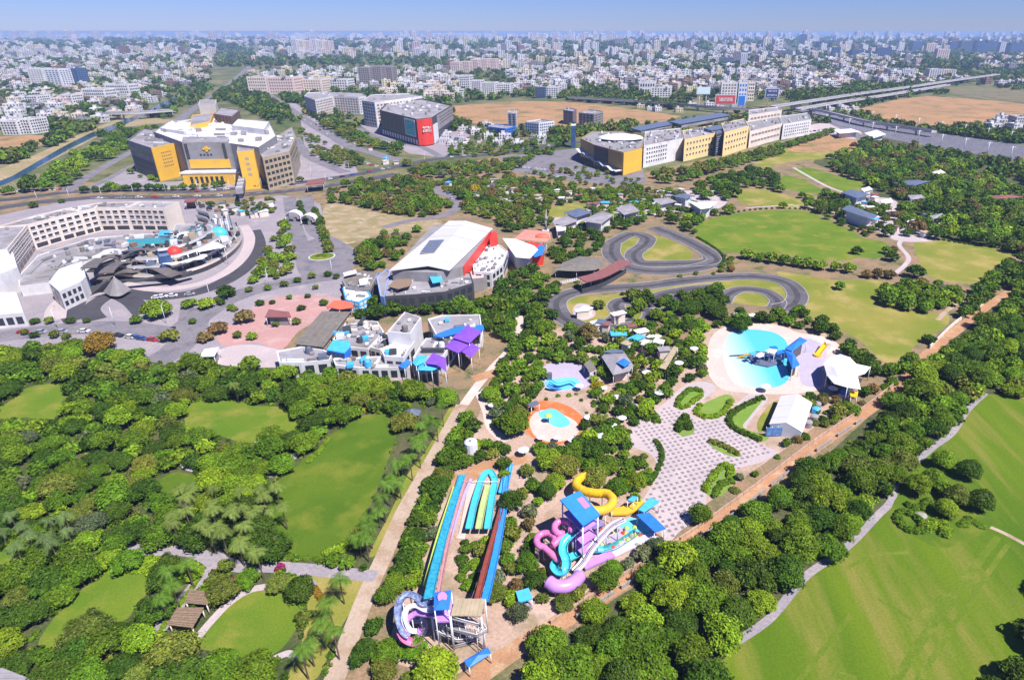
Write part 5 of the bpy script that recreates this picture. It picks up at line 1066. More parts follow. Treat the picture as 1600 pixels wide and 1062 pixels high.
lane(t, [(758, 940, 8.0), (772, 880, 5.2), (783, 825, 2.8), (789, 780, 1.2), (792, 728, .5)], 1.3, mat('bright_blue_lane', (.03, .27, .72), .35, .15, .8, dirt=.2), 'blue_lane')
lane(t, [(788, 770, .8), (794, 745, .5), (798, 725, .5)], 1.2, M_sky, 'sky_lane')
lane(t, [(782, 770, .9), (788, 745, .5), (790, 725, .5)], .8, M_sky, 'sky_lane')
for i in range(7):
    for (x0, y0, z0), (x1, y1, z1) in (((670, 935, H0), (712, 775, 1.4)), ((748, 940, 8), (780, 810, 2.2))):
        u = i / 7; p = P(x0 + (x1 - x0) * u, y0 + (y1 - y0) * u, max(.6, z0 + (z1 - z0) * u ** .8)); part('support', MB().tube([(p.x, p.y, 0), (p.x, p.y, p.z - .6)], .12, 6), M_steel, t)
part('finish_rail', MB().bar(P(726, 752, 1), P(778, 752, 1), .1), M_steel, t)
# start tower with blue roof, tan roof and white stair frame
t = root('slide_tower', 'blue roofed start tower with tan roof and white ramp frame', 'tower', P(700, 975))
f = canopy_roof(t, [(678, 925), (706, 921), (702, 952), (678, 953)], 12, M_blue, .3, True, 'blue_roof', .5); part('roof_emblem', MB().tube([P(691, 932, 12.65), P(691, 932, 12.72)], .9, 12, 0, None, False), M_pinkf, t); part('platform', MB().prism(shrink(f, .9), 8.4, 8.8, 0, None, True), M_lilac, t); block(f)
q = [P(711, 934, 9.5), P(758, 935, 9.5), P(752, 962, 9.5), P(704, 961, 9.5)]
for i in range(7):
    u0, u1 = (i + .02) / 7, (i + .98) / 7; r4 = [q[0].lerp(q[1], u0), q[0].lerp(q[1], u1), q[3].lerp(q[2], u1), q[3].lerp(q[2], u0)]; mb = MB(); slabroof(mb, [x + Vector((0, 0, .06 * (i % 2))) for x in r4], .2); part('tan_roof_sheet', mb, M_tan, t)
for p in q: part('post', MB().tube([(p.x, p.y, 0), (p.x, p.y, 9.3)], .15, 6), M_steel, t)
def ramp(pts, w=1.0, m=M_steel):
    A = [P(*p) for p in pts]; part('ramp', MB().strip(A, w, .2), M_pale, t)
    for sg in (1, -1):
        B = []
        for i, p in enumerate(A):
            d = A[min(i + 1, len(A) - 1)] - A[max(i - 1, 0)]; B.append(p + Vector((-d.y, d.x, 0)).normalized() * sg * w / 2 + Vector((0, 0, .9)))
        part('handrail', MB().tube(B, .07, 5), m, t)
    for i in range(len(A) - 1):
        for u in (0.05, .5):
            p = A[i].lerp(A[i + 1], u)
            if p.z > .8: part('post', MB().tube([(p.x, p.y, 0), (p.x, p.y, p.z + .9)], .09, 5), m, t)
ramp([(690, 950, 8.6), (700, 962, 8.3), (752, 976, 6.0), (757, 986, 5.6), (748, 992, 5.4), (690, 978, 3.4)], 1.1)
ramp([(690, 978, 3.4), (685, 986, 3.2), (715, 1000, 2.0), (750, 996, .4)], 1.1)
ramp([(700, 985, 3.0), (730, 990, 1.8), (740, 1002, .6), (708, 1010, .2)], 1.0)
for i in range(9):
    a = P(690 + 7 * i, 985 + 1.5 * i, 0); b = P(694 + 7 * i, 980 + i, 0); part('brace', MB().bar(a, (b.x, b.y, 5.2 - .3 * i), .08), M_steel, t)
block([tuple(p[:2]) for p in W([(620, 1005), (620, 930), (680, 900), (765, 930), (765, 1005), (690, 1020)])])
# tangle slide on the left of the tower
t = root('twist_slide', 'tight looping tube slide in dark blue, white and pink', 'water slide', P(645, 985)); M_dot = mat('dotted_blue', (0.02, 0.04, 0.12), .3, .2, 1.3, col2=(.34, .40, .62))
chute(t, [(680, 938, 8.6), (664, 942, 8.2), (648, 930, 7.8), (634, 928, 7.5), (624, 940, 7.0), (622, 960, 6.4), (630, 985, 5.6), (640, 993, 5.0)], .75, M_dot, 'dotted_chute', 6)
chute(t, [(680, 950, 8.4), (666, 952, 8.0), (650, 945, 7.4), (636, 950, 6.8), (632, 968, 6.0), (640, 983, 5.2), (652, 985, 4.6)], .6, M_fabric, 'white_chute', 6, 8, False)
chute(t, [(682, 958, 8.2), (664, 958, 7.4), (650, 957, 6.6), (637, 966, 5.6), (632, 980, 4.6), (640, 992, 3.6), (652, 990, 2.8), (660, 978, 2.0)], .7, M_lilac, 'lilac_chute', 6)
chute(t, [(626, 985, 5.4), (633, 997, 4.8), (646, 1003, 4.2), (654, 998, 3.6)], .85, M_pinkf, 'pink_chute', 6)
chute(t, [(640, 962, 3.6), (650, 970, 3.0), (661, 968, 2.4), (665, 980, 1.4), (660, 992, .8)], .45, M_steel, 'steel_chute', 6, 8)
# second tower and its six slides
t = root('slide_tower', 'tall tower with sloping blue roof and pink patch', 'tower', P(910, 840)); zt_ = 13
q = [P(875, 780, zt_), P(906, 766, zt_), P(938, 803, zt_ - .8), P(911, 821, zt_ - .8)]; mb = MB(); slabroof(mb, q, .35); part('blue_roof', mb, mat('mid_blue_sheet', (.035, .22, .66), .5, .12, .5), t)
pk = [q[0].lerp(q[1], .6).lerp(q[3].lerp(q[2], .6), .22), q[0].lerp(q[1], .9).lerp(q[3].lerp(q[2], .9), .22), q[0].lerp(q[1], .9).lerp(q[3].lerp(q[2], .9), .62), q[0].lerp(q[1], .6).lerp(q[3].lerp(q[2], .6), .62)]
mb = MB(); slabroof(mb, [x + Vector((0, 0, .06)) for x in pk], .05); part('pink_patch', mb, mat('faded_rose', (.42, .2, .34), .6, .1, .5), t); cq = sum(q, Vector()) / 4
for p in q: g_ = p.lerp(cq, .12); part('post', MB().tube([(g_.x, g_.y, 0), (g_.x, g_.y, g_.z - .2)], .2, 6), M_steel, t)
for zz_ in (9.2, 5.6, 2.6): part('platform', MB().prism(shrink([tuple(p[:2]) for p in ccw3(q)], .85), zz_, zz_ + .3, 0, None, True), M_lilac, t)
A = [P(915, 822, 9.3), P(935, 812, 7), P(924, 826, 4.6), P(942, 818, 2.4), P(930, 836, 0)]
part('stair', MB().strip(A, 1.3, .25), mat('violet_steel', (.28, .22, .5), .5, .1, 1), t)
for i in range(10): p = P(908 + 3.6 * i, 838 - 1.2 * i); part('post', MB().tube([(p.x, p.y, 0), (p.x, p.y, 7 - .4 * i)], .1, 5), MATS['violet_steel'], t)
block([tuple(p[:2]) for p in W([(825, 815), (875, 765), (1010, 785), (1060, 830), (920, 895), (880, 925), (850, 900)])]); block([tuple(p[:2]) for p in W([(890, 800), (890, 745), (960, 745), (965, 800)])])
t = root('serpentine_slide', 'bright yellow enclosed serpentine tube slide', 'water slide', P(935, 790))
chute(t, [(918, 790, 8.8), (926, 797, 8.2), (940, 797, 7.6), (953, 791, 7.0), (957, 780, 6.4), (948, 771, 5.8), (930, 770, 5.2), (911, 766, 4.6), (900, 756, 4.0), (908, 746, 3.4), (922, 743, 2.9), (936, 747, 2.4)], 1.15, M_slidey, 'tube', 7, 12, True, True)
part('run_out', MB().strip([P(954, 801, .5), P(975, 799, .5), (P(990, 793, .5)), P(1006, 786, .4)], [2.2, 3, 3.2, 2.2], .5), M_slidey, t)
t = root('spiral_slide', 'pink enclosed slide curling through three rings', 'water slide', P(860, 860))
pts = [(904, 818, 9)]
for cx_, cy_, z0, r_, a0, a1 in ((880, 824, 8.2, 13.5, 20, -270), (853, 844, 6.0, 14.5, 40, -265), (870, 864, 3.8, 11.0, 90, -190)):
    for k in range(9): a = rad(a0 + (a1 - a0) * k / 8); pts.append((cx_ + r_ * math.cos(a), cy_ + r_ * .8 * math.sin(a), z0 - .19 * k))
chute(t, pts, .78, M_pinkf, 'tube', 4, 10, True, True)
t = root('raft_slide', 'open cyan raft slide with round turn at its foot', 'water slide', P(885, 880))
chute(t, [(906, 822, 8.8), (892, 834, 7.8), (882, 846, 7.0), (880, 860, 6.2), (885, 874, 5.4), (884, 887, 4.8), (874, 893, 4.2), (866, 884, 3.7), (872, 874, 3.2), (884, 872, 2.8), (898, 866, 2.5), (912, 857, 2.2), (930, 857, 1.8), (945, 857, 1.4)], 1.0, M_cyan, 'chute', 6)
chute(t, [(945, 857, 1.4), (958, 853, 1.2), (972, 845, 1.0), (988, 834, .9), (998, 827, .8)], 1.0, M_teal, 'green_chute', 6)
t = root('body_slide', 'dark and white striped straight body slides', 'water slide', P(930, 850))
for k, m_ in ((0, M_fabric), (6, mat('plum_lane', (.12, .05, .16), .4, .1, 1)), (12, M_fabric)):
    chute(t, [(972 + k * .5, 810 + k * .2, 6.4), (955 + k * .5, 818 + k * .3, 5.6), (938 + k * .5, 834 + k * .3, 4.4), (922 + k * .5, 854 + k * .3, 3.2), (908 + k * .5, 876 + k * .3, 2.2), (895 + k * .4, 890 + k * .3, 1.6)], .42, m_, 'chute', 5, 8, k == 6)
t = root('bowl_slide', 'purple half bowl slide with long lilac trough', 'water slide', P(890, 915))
A = catmull([P(857, 908, 3.0), P(868, 915, 2.8), P(885, 915, 2.6), (P(898, 908, 2.4)), P(906, 899, 2.2)], 5); part('bowl', MB().tube(A, 1.5, 12, 0), M_lilac, t)
for p in A[::5]: part('support', MB().tube([(p.x, p.y, 0), (p.x, p.y, p.z - 1.7)], .2, 6), M_steel, t)
part('trough', MB().strip([P(912, 888, .5), P(935, 876, .5), P(957, 866, .5)], [1.5, 2.0, 2.4], .6), M_lilac, t); part('splash_lane', MB().strip([P(957, 866, .3), P(990, 850, .3), P(1022, 836, .3)], 2.2, .3), mat('pale_lilac', (.55, .5, .66), .5, .08, .6), t)
t = root('splash_deck', 'mosaic splash deck with planted rocks between slides', 'splash deck', P(970, 840))
part('deck', MB().prism(XY([(925, 845), (960, 812), (1000, 808), (1030, 828), (990, 848), (950, 868), (918, 870)], .2), 0, .25), MATS['lilac_deck'], t); part('pool', MB().prism(XY([(965, 820), (985, 808), (1005, 812), (1020, 828), (1000, 838)], .3), 0, .3), kid_m, t)
for i in range(40):
    p = P(random.uniform(930, 1005), random.uniform(825, 856)); s = random.uniform(.4, .9)
    part('rock', MB().dome((p.x, p.y, .2), s, s * .8, s * .8, 6, 2, 0, i), random.choice([M_stone, M_lime, M_tan, M_red, M_dark]), t)
for lb, q in (('upper blue flat canopy over the slide exits', [(997, 797), (1016, 778), (1031, 784), (1006, 801)]), ('lower blue flat canopy over the slide exits', [(994, 805), (1014, 801), (1040, 826), (1023, 832)]), ('small blue canopy above the slide exits', [(980, 782), (988, 776), (997, 777), (990, 785)])):
    t = root('blue_canopy', lb, 'canopy', P(*q[0]), 'blue canopies at the slides'); canopy_roof(t, q, 3.2, M_sky if 'lower' not in lb else M_blue, .3)
t = root('blue_canopy', 'long blue shelter beside the red track at the bottom', 'shelter', P(745, 1035)); canopy_roof(t, [(725, 1031), (762, 1010), (768, 1020), (732, 1043)], 2.8, M_blue, .35, True, 'roof', .5)
t = root('kiosk', 'small sky blue roofed kiosk right of the tan roof', 'kiosk', P(818, 950)); f = canopy_roof(t, [(806, 925), (826, 919), (832, 936), (811, 942)], 3, M_sky, .3); part('counter', MB().prism(shrink(f, .8), 0, 1.2), M_pale, t); block(f)
# parasols, huts and rocks scattered through the park
par_m = MB().tube([(0, 0, 0), (0, 0, 2.5)], .06, 6).mesh('pole', M_steel); par_c = MB().tube([(0, 0, 2.2), (0, 0, 2.95)], 1.7, 10, 0, .08, False).mesh('cover', M_fabric)
spots = [(770, 640), (795, 610), (862, 728), (877, 742), (905, 700), (920, 660), (935, 636), (943, 612), (952, 645), (962, 628), (972, 660), (958, 690), (960, 672), (975, 600), (1010, 590), (1060, 575), (1072, 573), (1084, 552), (1035, 545), (1000, 575), (905, 610), (1090, 470), (1110, 478), (1135, 482), (1175, 500), (1150, 498), (1070, 500), (1050, 520), (1015, 622), (1030, 622), (990, 640), (1098, 660), (870, 690), (880, 700), (895, 695), (845, 690), (833, 700), (818, 712), (785, 600), (1300, 615), (1330, 560), (1210, 612), (1195, 612), (1245, 612), (760, 620), (940, 690), (930, 700)]
PLAND = [('paddling pool', 865, 655), ('splash pool', 885, 595), ('pool house', 965, 570), ('wave pool', 1185, 560), ('tensile tent', 1320, 580), ('kart track', 1060, 480), ('checkered plaza', 1060, 690), ('long tan shelter', 1045, 560), ('sandy park path', 770, 610)]
PO = ['closest', 'second closest', 'third closest', 'fourth closest', 'fifth closest', 'sixth closest', 'seventh closest', 'eighth closest', 'ninth closest', 'tenth closest', 'eleventh closest', 'twelfth closest', 'thirteenth closest', 'fourteenth closest']
spots = [q for i, q in enumerate(spots) if i % 5 not in (1, 3)]
pg = {}
for i, (x, y) in enumerate(spots): d, n = min(((x - a) ** 2 + (y - b) ** 2, n) for n, a, b in PLAND); pg.setdefault(n, []).append((d, i))
pl_ = {i: f'white parasol, {PO[min(k, 13)]} parasol to the {n}' for n, L in pg.items() for k, (d, i) in enumerate(sorted(L))}
for i, (x, y) in enumerate(spots):
    p = P(x, y); t = root('parasol', pl_[i], 'parasol', p, 'white parasols of the water park'); link('pole', par_m, t); link('cover', par_c, t); t.scale = (random.uniform(.7, 1.1),) * 3
# ------------------------------------------------------------------ rail yard, viaducts, overpass
M_ballast = ground_mat('ballast', [(0.13, 0.125, 0.14), (0.17, 0.16, 0.175), (0.10, 0.095, 0.11)], .05, .1, fine=.6)
M_deckc = mat('viaduct_concrete', (0.42, 0.40, 0.42), .85, .1, .2)
sheet('rail_bed', [(1238, 168), (1270, 172), (1330, 187), (1400, 200), (1500, 213), (1640, 233), (1640, 258), (1560, 247), (1470, 233), (1390, 218), (1310, 197), (1262, 182)], M_ballast, 0.132, False)
rl = MB()
for k in range(14):
    u = k / 13; A = [P(*Vector(a).lerp(Vector(b), u)) + Vector((0, 0, .16)) for a, b in zip([(1262, 172), (1330, 188), (1400, 201), (1500, 214), (1640, 234)], [(1268, 182), (1312, 196), (1392, 217), (1472, 232), (1640, 257)])]
    rl.strip(A, .8, .3)
o = struct('rail', rl, mat('rail_steel', (.46, .43, .47), .6, .1, .3)); o['kind'] = 'stuff'
for i in range(10):
    for side in (0, 1):
        x = 1290 + 36 * i; y = (176 if not side else 192) + (x - 1290) * (.155 if not side else .19); p = P(x, y)
        h = 11; t = root('catenary_mast', f'overhead line mast on the {"far" if not side else "near"} yard side, {("first","second","third","fourth","fifth","sixth","seventh","eighth","ninth","tenth")[i]} from its left end', 'mast', p, 'overhead line masts of the rail yard')
        part('pole', MB().tube([p, p + Vector((0, 0, h))], .35, 6), M_steel, t); part('arm', MB().bar(p + Vector((-3, 0, h - 1)), p + Vector((3, 0, h - 1)), .16), M_steel, t)
def viaduct(label, px, z, w, gap=40):
    A = catmull([P(x, y, z) for x, y in px], 8); t = root('viaduct', label, 'viaduct', P(*px[0]))
    part('deck', MB().strip([p - Vector((0, 0, 1.8)) for p in A], w, 1.8), M_deckc, t)
    for sg in (1, -1):
        q = []
        for i, p in enumerate(A): d = A[min(i + 1, len(A) - 1)] - A[max(i - 1, 0)]; q.append(p + Vector((-d.y, d.x, 0)).normalized() * sg * (w / 2 - .2))
        part('side_wall', MB().strip(q, .4, 1.1), M_pale, t)
    acc = 0
    for i in range(1, len(A)):
        acc += (A[i] - A[i - 1]).length
        if acc > gap: acc = 0; p = A[i]; part('pier', MB().tube([(p.x, p.y, 0), (p.x, p.y, z - 2.6)], 1.1, 8), M_deckc, t); part('pier_head', MB().box((p.x, p.y, z - 2.6), w * .8, 2.2, .82, 0), M_deckc, t)
    block([tuple(p[:2]) for p in [A[0] + Vector((0, 5, 0)), A[-1] + Vector((0, 5, 0)), A[-1] - Vector((0, 5, 0)), A[0] - Vector((0, 5, 0))]])
viaduct('upper elevated rail line running to the far right', [(1208, 166), (1275, 156), (1350, 145), (1425, 135), (1500, 124), (1560, 116)], 11, 9)
viaduct('lower elevated rail line joining the rail yard', [(1247, 170), (1300, 161), (1360, 152), (1430, 141), (1482, 132)], 9, 9)
viaduct('elevated line descending along the rail yard', [(1240, 166), (1290, 174), (1350, 188), (1400, 196), (1460, 205)], 7, 9)
viaduct('pale road overpass crossing the canal at the left', [(160, 176), (205, 176), (268, 172)], 9, 14, 28)
viaduct('low elevated line behind the brown field', [(890, 152), (960, 156), (1040, 161), (1120, 168), (1200, 172)], 7, 9)

# ------------------------------------------------------------------ billboards
def billboard(label, x0, x1, top, bot, base, m, rows, lm):
    b = P((x0 + x1) / 2, base); z0, z1 = HT((x0 + x1) / 2, base, bot), HT((x0 + x1) / 2, base, top); w = (x1 - x0) / PXM((x0 + x1) / 2, base)
    t = root('billboard', label, 'billboard', b); a, c = b + Vector((-w / 2, 0, 0)), b + Vector((w / 2, 0, 0))
    part('frame', MB().wallbox(a, c, z0 - .8, z1 + .8, (0, -1), 1.0), M_white if m is not M_fabric else M_steel, t); part('face', MB().wallbox(a + Vector((1, -1.02, 0)), c + Vector((-1, -1.02, 0)), z0, z1, (0, -1), .25), m, t)
    for u in (.25, .75): q = a.lerp(c, u); part('post', MB().tube([(q.x, q.y + .6, 0), (q.x, q.y + .6, z1)], .5, 6), M_steel, t)
    for i in range(rows): q = b + Vector((0, -1.35, z0 + (z1 - z0) * ((rows - i - .5) / rows))); glyphs(t, q, (1, 0, 0), (0, -1, 0), w * .7, (z1 - z0) * .42 / rows, 9 + i, lm, 5 + i)
billboard('wide red billboard with one line of pale lettering', 1116, 1148, 149, 162, 172, mat('faded_red', (.50, .06, .06), .6, .12, .2), 1, M_fabric)
billboard('navy billboard with two lines of pale lettering', 1193, 1214, 139, 152, 168, mat('navy_print', (.03, .05, .20), .5, .1, .3), 2, M_white)
billboard('blank pale blue billboard on one tall post', 1086, 1107, 137, 147, 173, mat('pale_blue_print', (.55, .68, .75), .6, .05, .2), 0, M_white)
billboard('upright blue panel in a white frame beside the red billboard', 1151, 1163, 150, 164, 172, M_blue, 0, M_white)
# ------------------------------------------------------------------ larger blocks one can pick out in the town
M_lav = mat('lavender_paint', (0.58, 0.54, 0.59), .8, .08, .1); M_rose = mat('rose_paint', (0.62, 0.48, 0.45), .8, .08, .1); M_greyb = mat('grey_brown_paint', (0.27, 0.23, 0.23), .8, .1, .1)
def tw(label, x0, x1, top, base, dep, mw, rows, cols, mg=M_glass, cat='tower block', fw=.55, fh=.5):
    h = HT((x0 + x1) / 2, base, top); a, b = P(x0, base), P(x1, base); fp = ccw([tuple(a[:2]), tuple(b[:2]), (b.x + dep * .15, b.y + dep), (a.x + dep * .15, a.y + dep)])
    t = root('tower_block', label, cat, (a + b) / 2); blk(t, fp, 0, h, mw, M_pale, min(1, h * .04)); CITY_FOOT.append(((a.x + b.x) / 2, a.y + dep / 2, max((b - a).length, dep) * .62))
    for i in range(4):
        p, q = fp[i], fp[(i + 1) % 4]
        if (q[1] - p[1]) * -p[0] - (q[0] - p[0]) * -p[1] < 0: continue
        panes(t, p, q, h * .04, h * .95, rows, max(2, round(cols * (Vector(q) - Vector(p)).length / max(1, (b - a).length))), fw, fh, mg, 'window', .05, .95, .25, None, False)
    clutter(t, fp, h - min(1, h * .04) + .05, 2, max(3, (b - a).length * .14)); return t
CITY_FOOT = []
BIGS = [('white tower with pale balconies left of the blue glass tower', 51, 74, 107, 136, 30, M_white, 9, 5, M_greyb), ('blue glass tower with white end fins at the left', 77, 100, 108, 137, 30, M_white, 9, 4, M_blueglass), ('darker blue glass slab right of the blue tower', 101, 125, 107, 134, 30, M_blueglass, 8, 5, M_solar),
        ('left grey brown tower of the central trio', 562, 580, 105, 133, 28, M_greyb, 9, 5), ('middle grey brown tower of the central trio', 581, 598, 103, 132, 28, M_greyb, 9, 5), ('right grey brown tower of the central trio', 599, 615, 104, 130, 28, M_greyb, 9, 5),
        ('first rose brown block of the row behind the copse', 705, 719, 97, 115, 30, M_rose, 7, 4), ('second rose brown block of the row behind the copse', 720, 734, 96, 113, 30, M_rose, 7, 4), ('third rose brown block of the row behind the copse', 736, 748, 93, 111, 30, M_rose, 7, 4), ('fourth rose brown block of the row behind the copse', 749, 762, 92, 110, 30, M_rose, 7, 4), ('last rose brown block of the row behind the copse', 763, 776, 92, 109, 30, M_rose, 7, 4),
        ('first white apartment slab near the brown field', 718, 735, 118, 142, 26, M_white, 6, 5), ('second white apartment slab near the brown field', 737, 752, 126, 146, 26, M_lav, 6, 5), ('third white apartment slab near the brown field', 753, 774, 129, 150, 26, M_white, 6, 6), ('fourth white apartment slab near the brown field', 776, 798, 131, 149, 26, M_white, 5, 6), ('dark glass office near the brown field', 836, 852, 136, 154, 24, M_blueglass, 5, 4), ('white banded office near the brown field', 853, 873, 136, 153, 24, M_white, 5, 5),
        ('white rounded hall behind the belt of trees', 998, 1024, 128, 147, 30, M_white, 2, 6), ('white banded block behind the belt of trees', 1016, 1049, 137, 152, 25, M_white, 4, 7),
        ('white block with brown middle behind the red billboard', 1125, 1150, 129, 160, 30, M_white, 6, 5, M_brick), ('white block with blue sign panel behind the red billboard', 1152, 1166, 128, 160, 30, M_white, 4, 3, M_blue), ('cream block beside the blue sign panel block', 1167, 1177, 128, 158, 30, M_cream, 5, 3),
        ('white apartment block in the far left corner fields', 6, 32, 189, 211, 24, M_white, 5, 5), ('white apartment block with balconies at the far left', 33, 52, 186, 210, 24, M_white, 5, 4), ('long white row by the canal bend, left half', 133, 168, 139, 160, 25, M_white, 4, 10), ('long white row by the canal bend, right half', 168, 205, 132, 152, 25, M_white, 4, 10), ('tilted white house between blue tower and canal', 98, 116, 148, 166, 22, M_white, 4, 4), ('plain white block left of the tilted house', 42, 62, 150, 166, 24, M_white, 4, 5),
        ('left cream block of the terraced estate', 390, 420, 120, 147, 35, M_cream, 5, 8, M_brick), ('middle cream block of the terraced estate', 421, 462, 121, 147, 35, M_rose, 5, 10, M_brick), ('right cream block of the terraced estate', 463, 505, 124, 145, 35, M_cream, 5, 10, M_brick), ('white block right of the terraced estate', 508, 545, 124, 141, 30, M_white, 4, 9),
        ('tall dark pair, left tower, right of centre', 1145, 1155, 80, 106, 30, M_greyb, 12, 3, M_blueglass), ('tall dark pair, right tower, right of centre', 1156, 1166, 83, 107, 30, M_lav, 12, 3, M_blueglass), ('pale slab left of the tall dark pair', 1106, 1122, 89, 102, 30, M_lav, 6, 5), ('blue slab between pale slab and dark pair', 1123, 1144, 90, 103, 30, M_solar, 6, 5, M_blueglass),
        ('slender blue skyline tower at the right', 1248, 1258, 54, 76, 45, M_blueglass, 12, 3, M_solar), ('pale slim tower beside the blue skyline tower', 1259, 1264, 56, 76, 45, M_lav, 12, 2), ('dark glass block right of the skyline tower', 1270, 1284, 65, 78, 50, M_blueglass, 6, 4, M_solar), ('long dark blue block behind the skyline tower', 1286, 1308, 63, 77, 50, M_solar, 6, 6, M_blueglass), ('wide blue office left of the skyline tower', 1216, 1238, 79, 90, 40, M_solar, 5, 6, M_blueglass), ('dark block in the right town with white edge', 1300, 1312, 74, 89, 40, M_blueglass, 7, 4, M_solar), ('broad dark glass block in the right town', 1330, 1348, 78, 91, 40, M_blueglass, 6, 6, M_solar), ('tall glass slab with white fin in the right town', 1369, 1391, 75, 92, 40, M_blueglass, 7, 6, M_solar),
        ('rose tower of the right skyline', 1446, 1462, 68, 84, 45, M_rose, 9, 4), ('second rose tower of the right skyline', 1462, 1481, 77, 96, 40, M_rose, 9, 5), ('white grey block in front of the right skyline', 1450, 1470, 108, 124, 35, M_white, 7, 5), ('right white block in front of the right skyline', 1472, 1492, 109, 122, 35, M_cream, 7, 5), ('blue grey office row, left', 1352, 1373, 104, 117, 35, M_lav, 5, 6, M_blueglass), ('blue grey office row, middle', 1385, 1407, 108, 122, 35, M_solar, 5, 6, M_blueglass), ('blue grey office row, right', 1409, 1425, 109, 121, 35, M_lav, 5, 5, M_blueglass),
        ('first glass slab of the far right skyline', 1424, 1440, 65, 81, 60, M_blueglass, 8, 4, M_solar), ('second glass slab of the far right skyline', 1483, 1497, 66, 80, 60, M_blueglass, 8, 4, M_solar), ('third glass slab of the far right skyline', 1500, 1520, 64, 81, 60, M_solar, 8, 5, M_blueglass), ('fourth glass slab of the far right skyline', 1524, 1556, 64, 82, 60, M_blueglass, 8, 8, M_solar), ('fifth glass slab of the far right skyline', 1561, 1572, 66, 82, 60, M_lav, 8, 3, M_blueglass), ('last glass slab of the far right skyline', 1577, 1606, 67, 84, 60, M_blueglass, 8, 7, M_solar),
        ('white dwellings at the right edge below the field', 1585, 1606, 183, 200, 24, M_white, 4, 5)]
for i in range(6): BIGS.append((f'pale tower of the far centre left estate, {("first","second","third","fourth","fifth","sixth")[i]} from its left', 457 + i * 10, 465.5 + i * 10, 62 + i % 3, 83 - i * .2, 60, (M_lav, M_cream, M_rose)[i % 3], 10, 3))
for i in range(5): BIGS.append((f'hazy lavender tower on the central horizon, {("first","second","third","fourth","fifth")[i]} from its left', 680 + i * 8, 686 + i * 8, 52.5 + i % 2, 68, 110, M_lav, 10, 3))
for i in range(7): BIGS.append((f'hazy tower right of the horizon centre, {("first","second","third","fourth","fifth","sixth","seventh")[i]} from its left', 842 + i * 21, 850 + i * 21, 53 + (i * 3) % 4, 68, 110, (M_lav, M_rose)[i % 2], 9, 3))
for b in BIGS: tw(*b)

# ------------------------------------------------------------------ the town's houses
PAINT = {'white': M_white, 'cream': M_cream, 'lavender grey': M_lav, 'rose': M_rose, 'grey': M_grey, 'pale yellow': mat('dull_yellow_paint', (.60, .52, .36), .8, .08, .1), 'brown': M_brick}
def house_proto(seed, fl, w, d):
    r = random.Random(seed); h = fl * 3.1 + .8; hw, hd = w / 2, d / 2; P_ = {}
    mb = MB(); notch = r.random() < .6
    pts = [(-hw, -hd), (hw, -hd), (hw, hd * .4), (hw * .45, hd * .4), (hw * .45, hd), (-hw, hd)] if notch else [(-hw, -hd), (hw, -hd), (hw, hd), (-hw, hd)]
    mb.prism(pts, 0, h - .9); n = len(pts); inn = shrink(pts, .95); inn = [(x + (0), y) for x, y in inn]
    for i in range(n):
        j = (i + 1) % n; a, b, c, e = pts[i], pts[j], inn[j], inn[i]; mb.add([(*a, h - .9), (*b, h - .9), (*b, h), (*a, h), (*e, h), (*c, h), (*c, h - .88), (*e, h - .88)], [[0, 1, 2, 3], [3, 2, 5, 4], [4, 5, 6, 7]])
    P_['wall'] = mb
    wm = MB()
    for i in range(n):
        a, b = Vector(pts[i]), Vector(pts[(i + 1) % n]); L = (b - a).length; k = max(1, int(L / 3.4)); dd = (b - a).normalized(); out = (dd.y, -dd.x)
        for f in range(fl):
            for c in range(k):
                if r.random() < .12: continue
                u = a + dd * (L * (c + .5) / k); ww = r.choice((.7, .9, 1.2)); wm.wallbox(u - dd * ww, u + dd * ww, f * 3.1 + 1.0, f * 3.1 + 2.5, out, .12)
    P_['window'] = wm
    bl = MB()
    for f in range(1, fl): 
        x = r.choice((-hw * .5, 0, hw * .4)); bl.box((x, -hd - .6, f * 3.1), w * .3, 1.2, .2); bl.box((x, -hd - 1.15, f * 3.1 + .2), w * .3, .12, .8)
    P_['balcony'] = bl
    sh = MB(); sx, sy = r.uniform(-.25, .1) * w, r.uniform(-.1, .25) * d; sh.box((sx, sy, h - .9), w * .28, d * .3, 3.4); sh.box((sx, sy, h + 2.49), w * .32, d * .34, .2); P_['stair_head'] = sh
    tk = MB(); tx, ty = sx + w * .28, sy - d * .15; tk.tube([(tx, ty, h - .1), (tx, ty, h + 1.5)], .9, 8, 0, None, False); tk.box((tx, ty, h - .9), 1.6, 1.6, .82); P_['water_tank'] = tk
    return P_, h
PROTO = []
for i, (fl, w, d) in enumerate([(2, 13, 11), (2, 16, 12), (3, 14, 12), (3, 18, 13), (4, 18, 14), (4, 26, 13), (5, 20, 16), (5, 30, 14), (7, 20, 18), (9, 22, 18)]):
    q, h = house_proto(60 + i, fl, w, d); PROTO.append(({k: m.mesh(k, M_white) for k, m in q.items()}, q, fl, w, d, h))
CITY = []
def town(poly, n, protos, sc=(.9, 1.2), cols=('white',) * 5 + ('cream', 'lavender grey', 'rose', 'cream', 'lavender grey', 'grey', 'pale yellow', 'brown')):
    a = np.array(poly, float); lo, hi = a.min(0), a.max(0); k = 0; tr = 0
    while k < n and tr < n * 12:
        tr += 1; px, py = random.uniform(lo[0], hi[0]), random.uniform(lo[1], hi[1])
        if not inside(a, px, py): continue
        p = P(px, py); i = random.choice(protos); s = random.uniform(*sc); r = PROTO[i][3] * s * .55
        if blocked(p.x, p.y) or any(abs(x - p.x) < r + q and abs(y - p.y) < r + q for x, y, q in CITY_FOOT): continue
        CITY_FOOT.append((p.x, p.y, r)); CITY.append((p.x, p.y, i, s, random.choice(cols), random.choice((0, 0, .12, -.15, .3, 1.57)) + .1)); k += 1
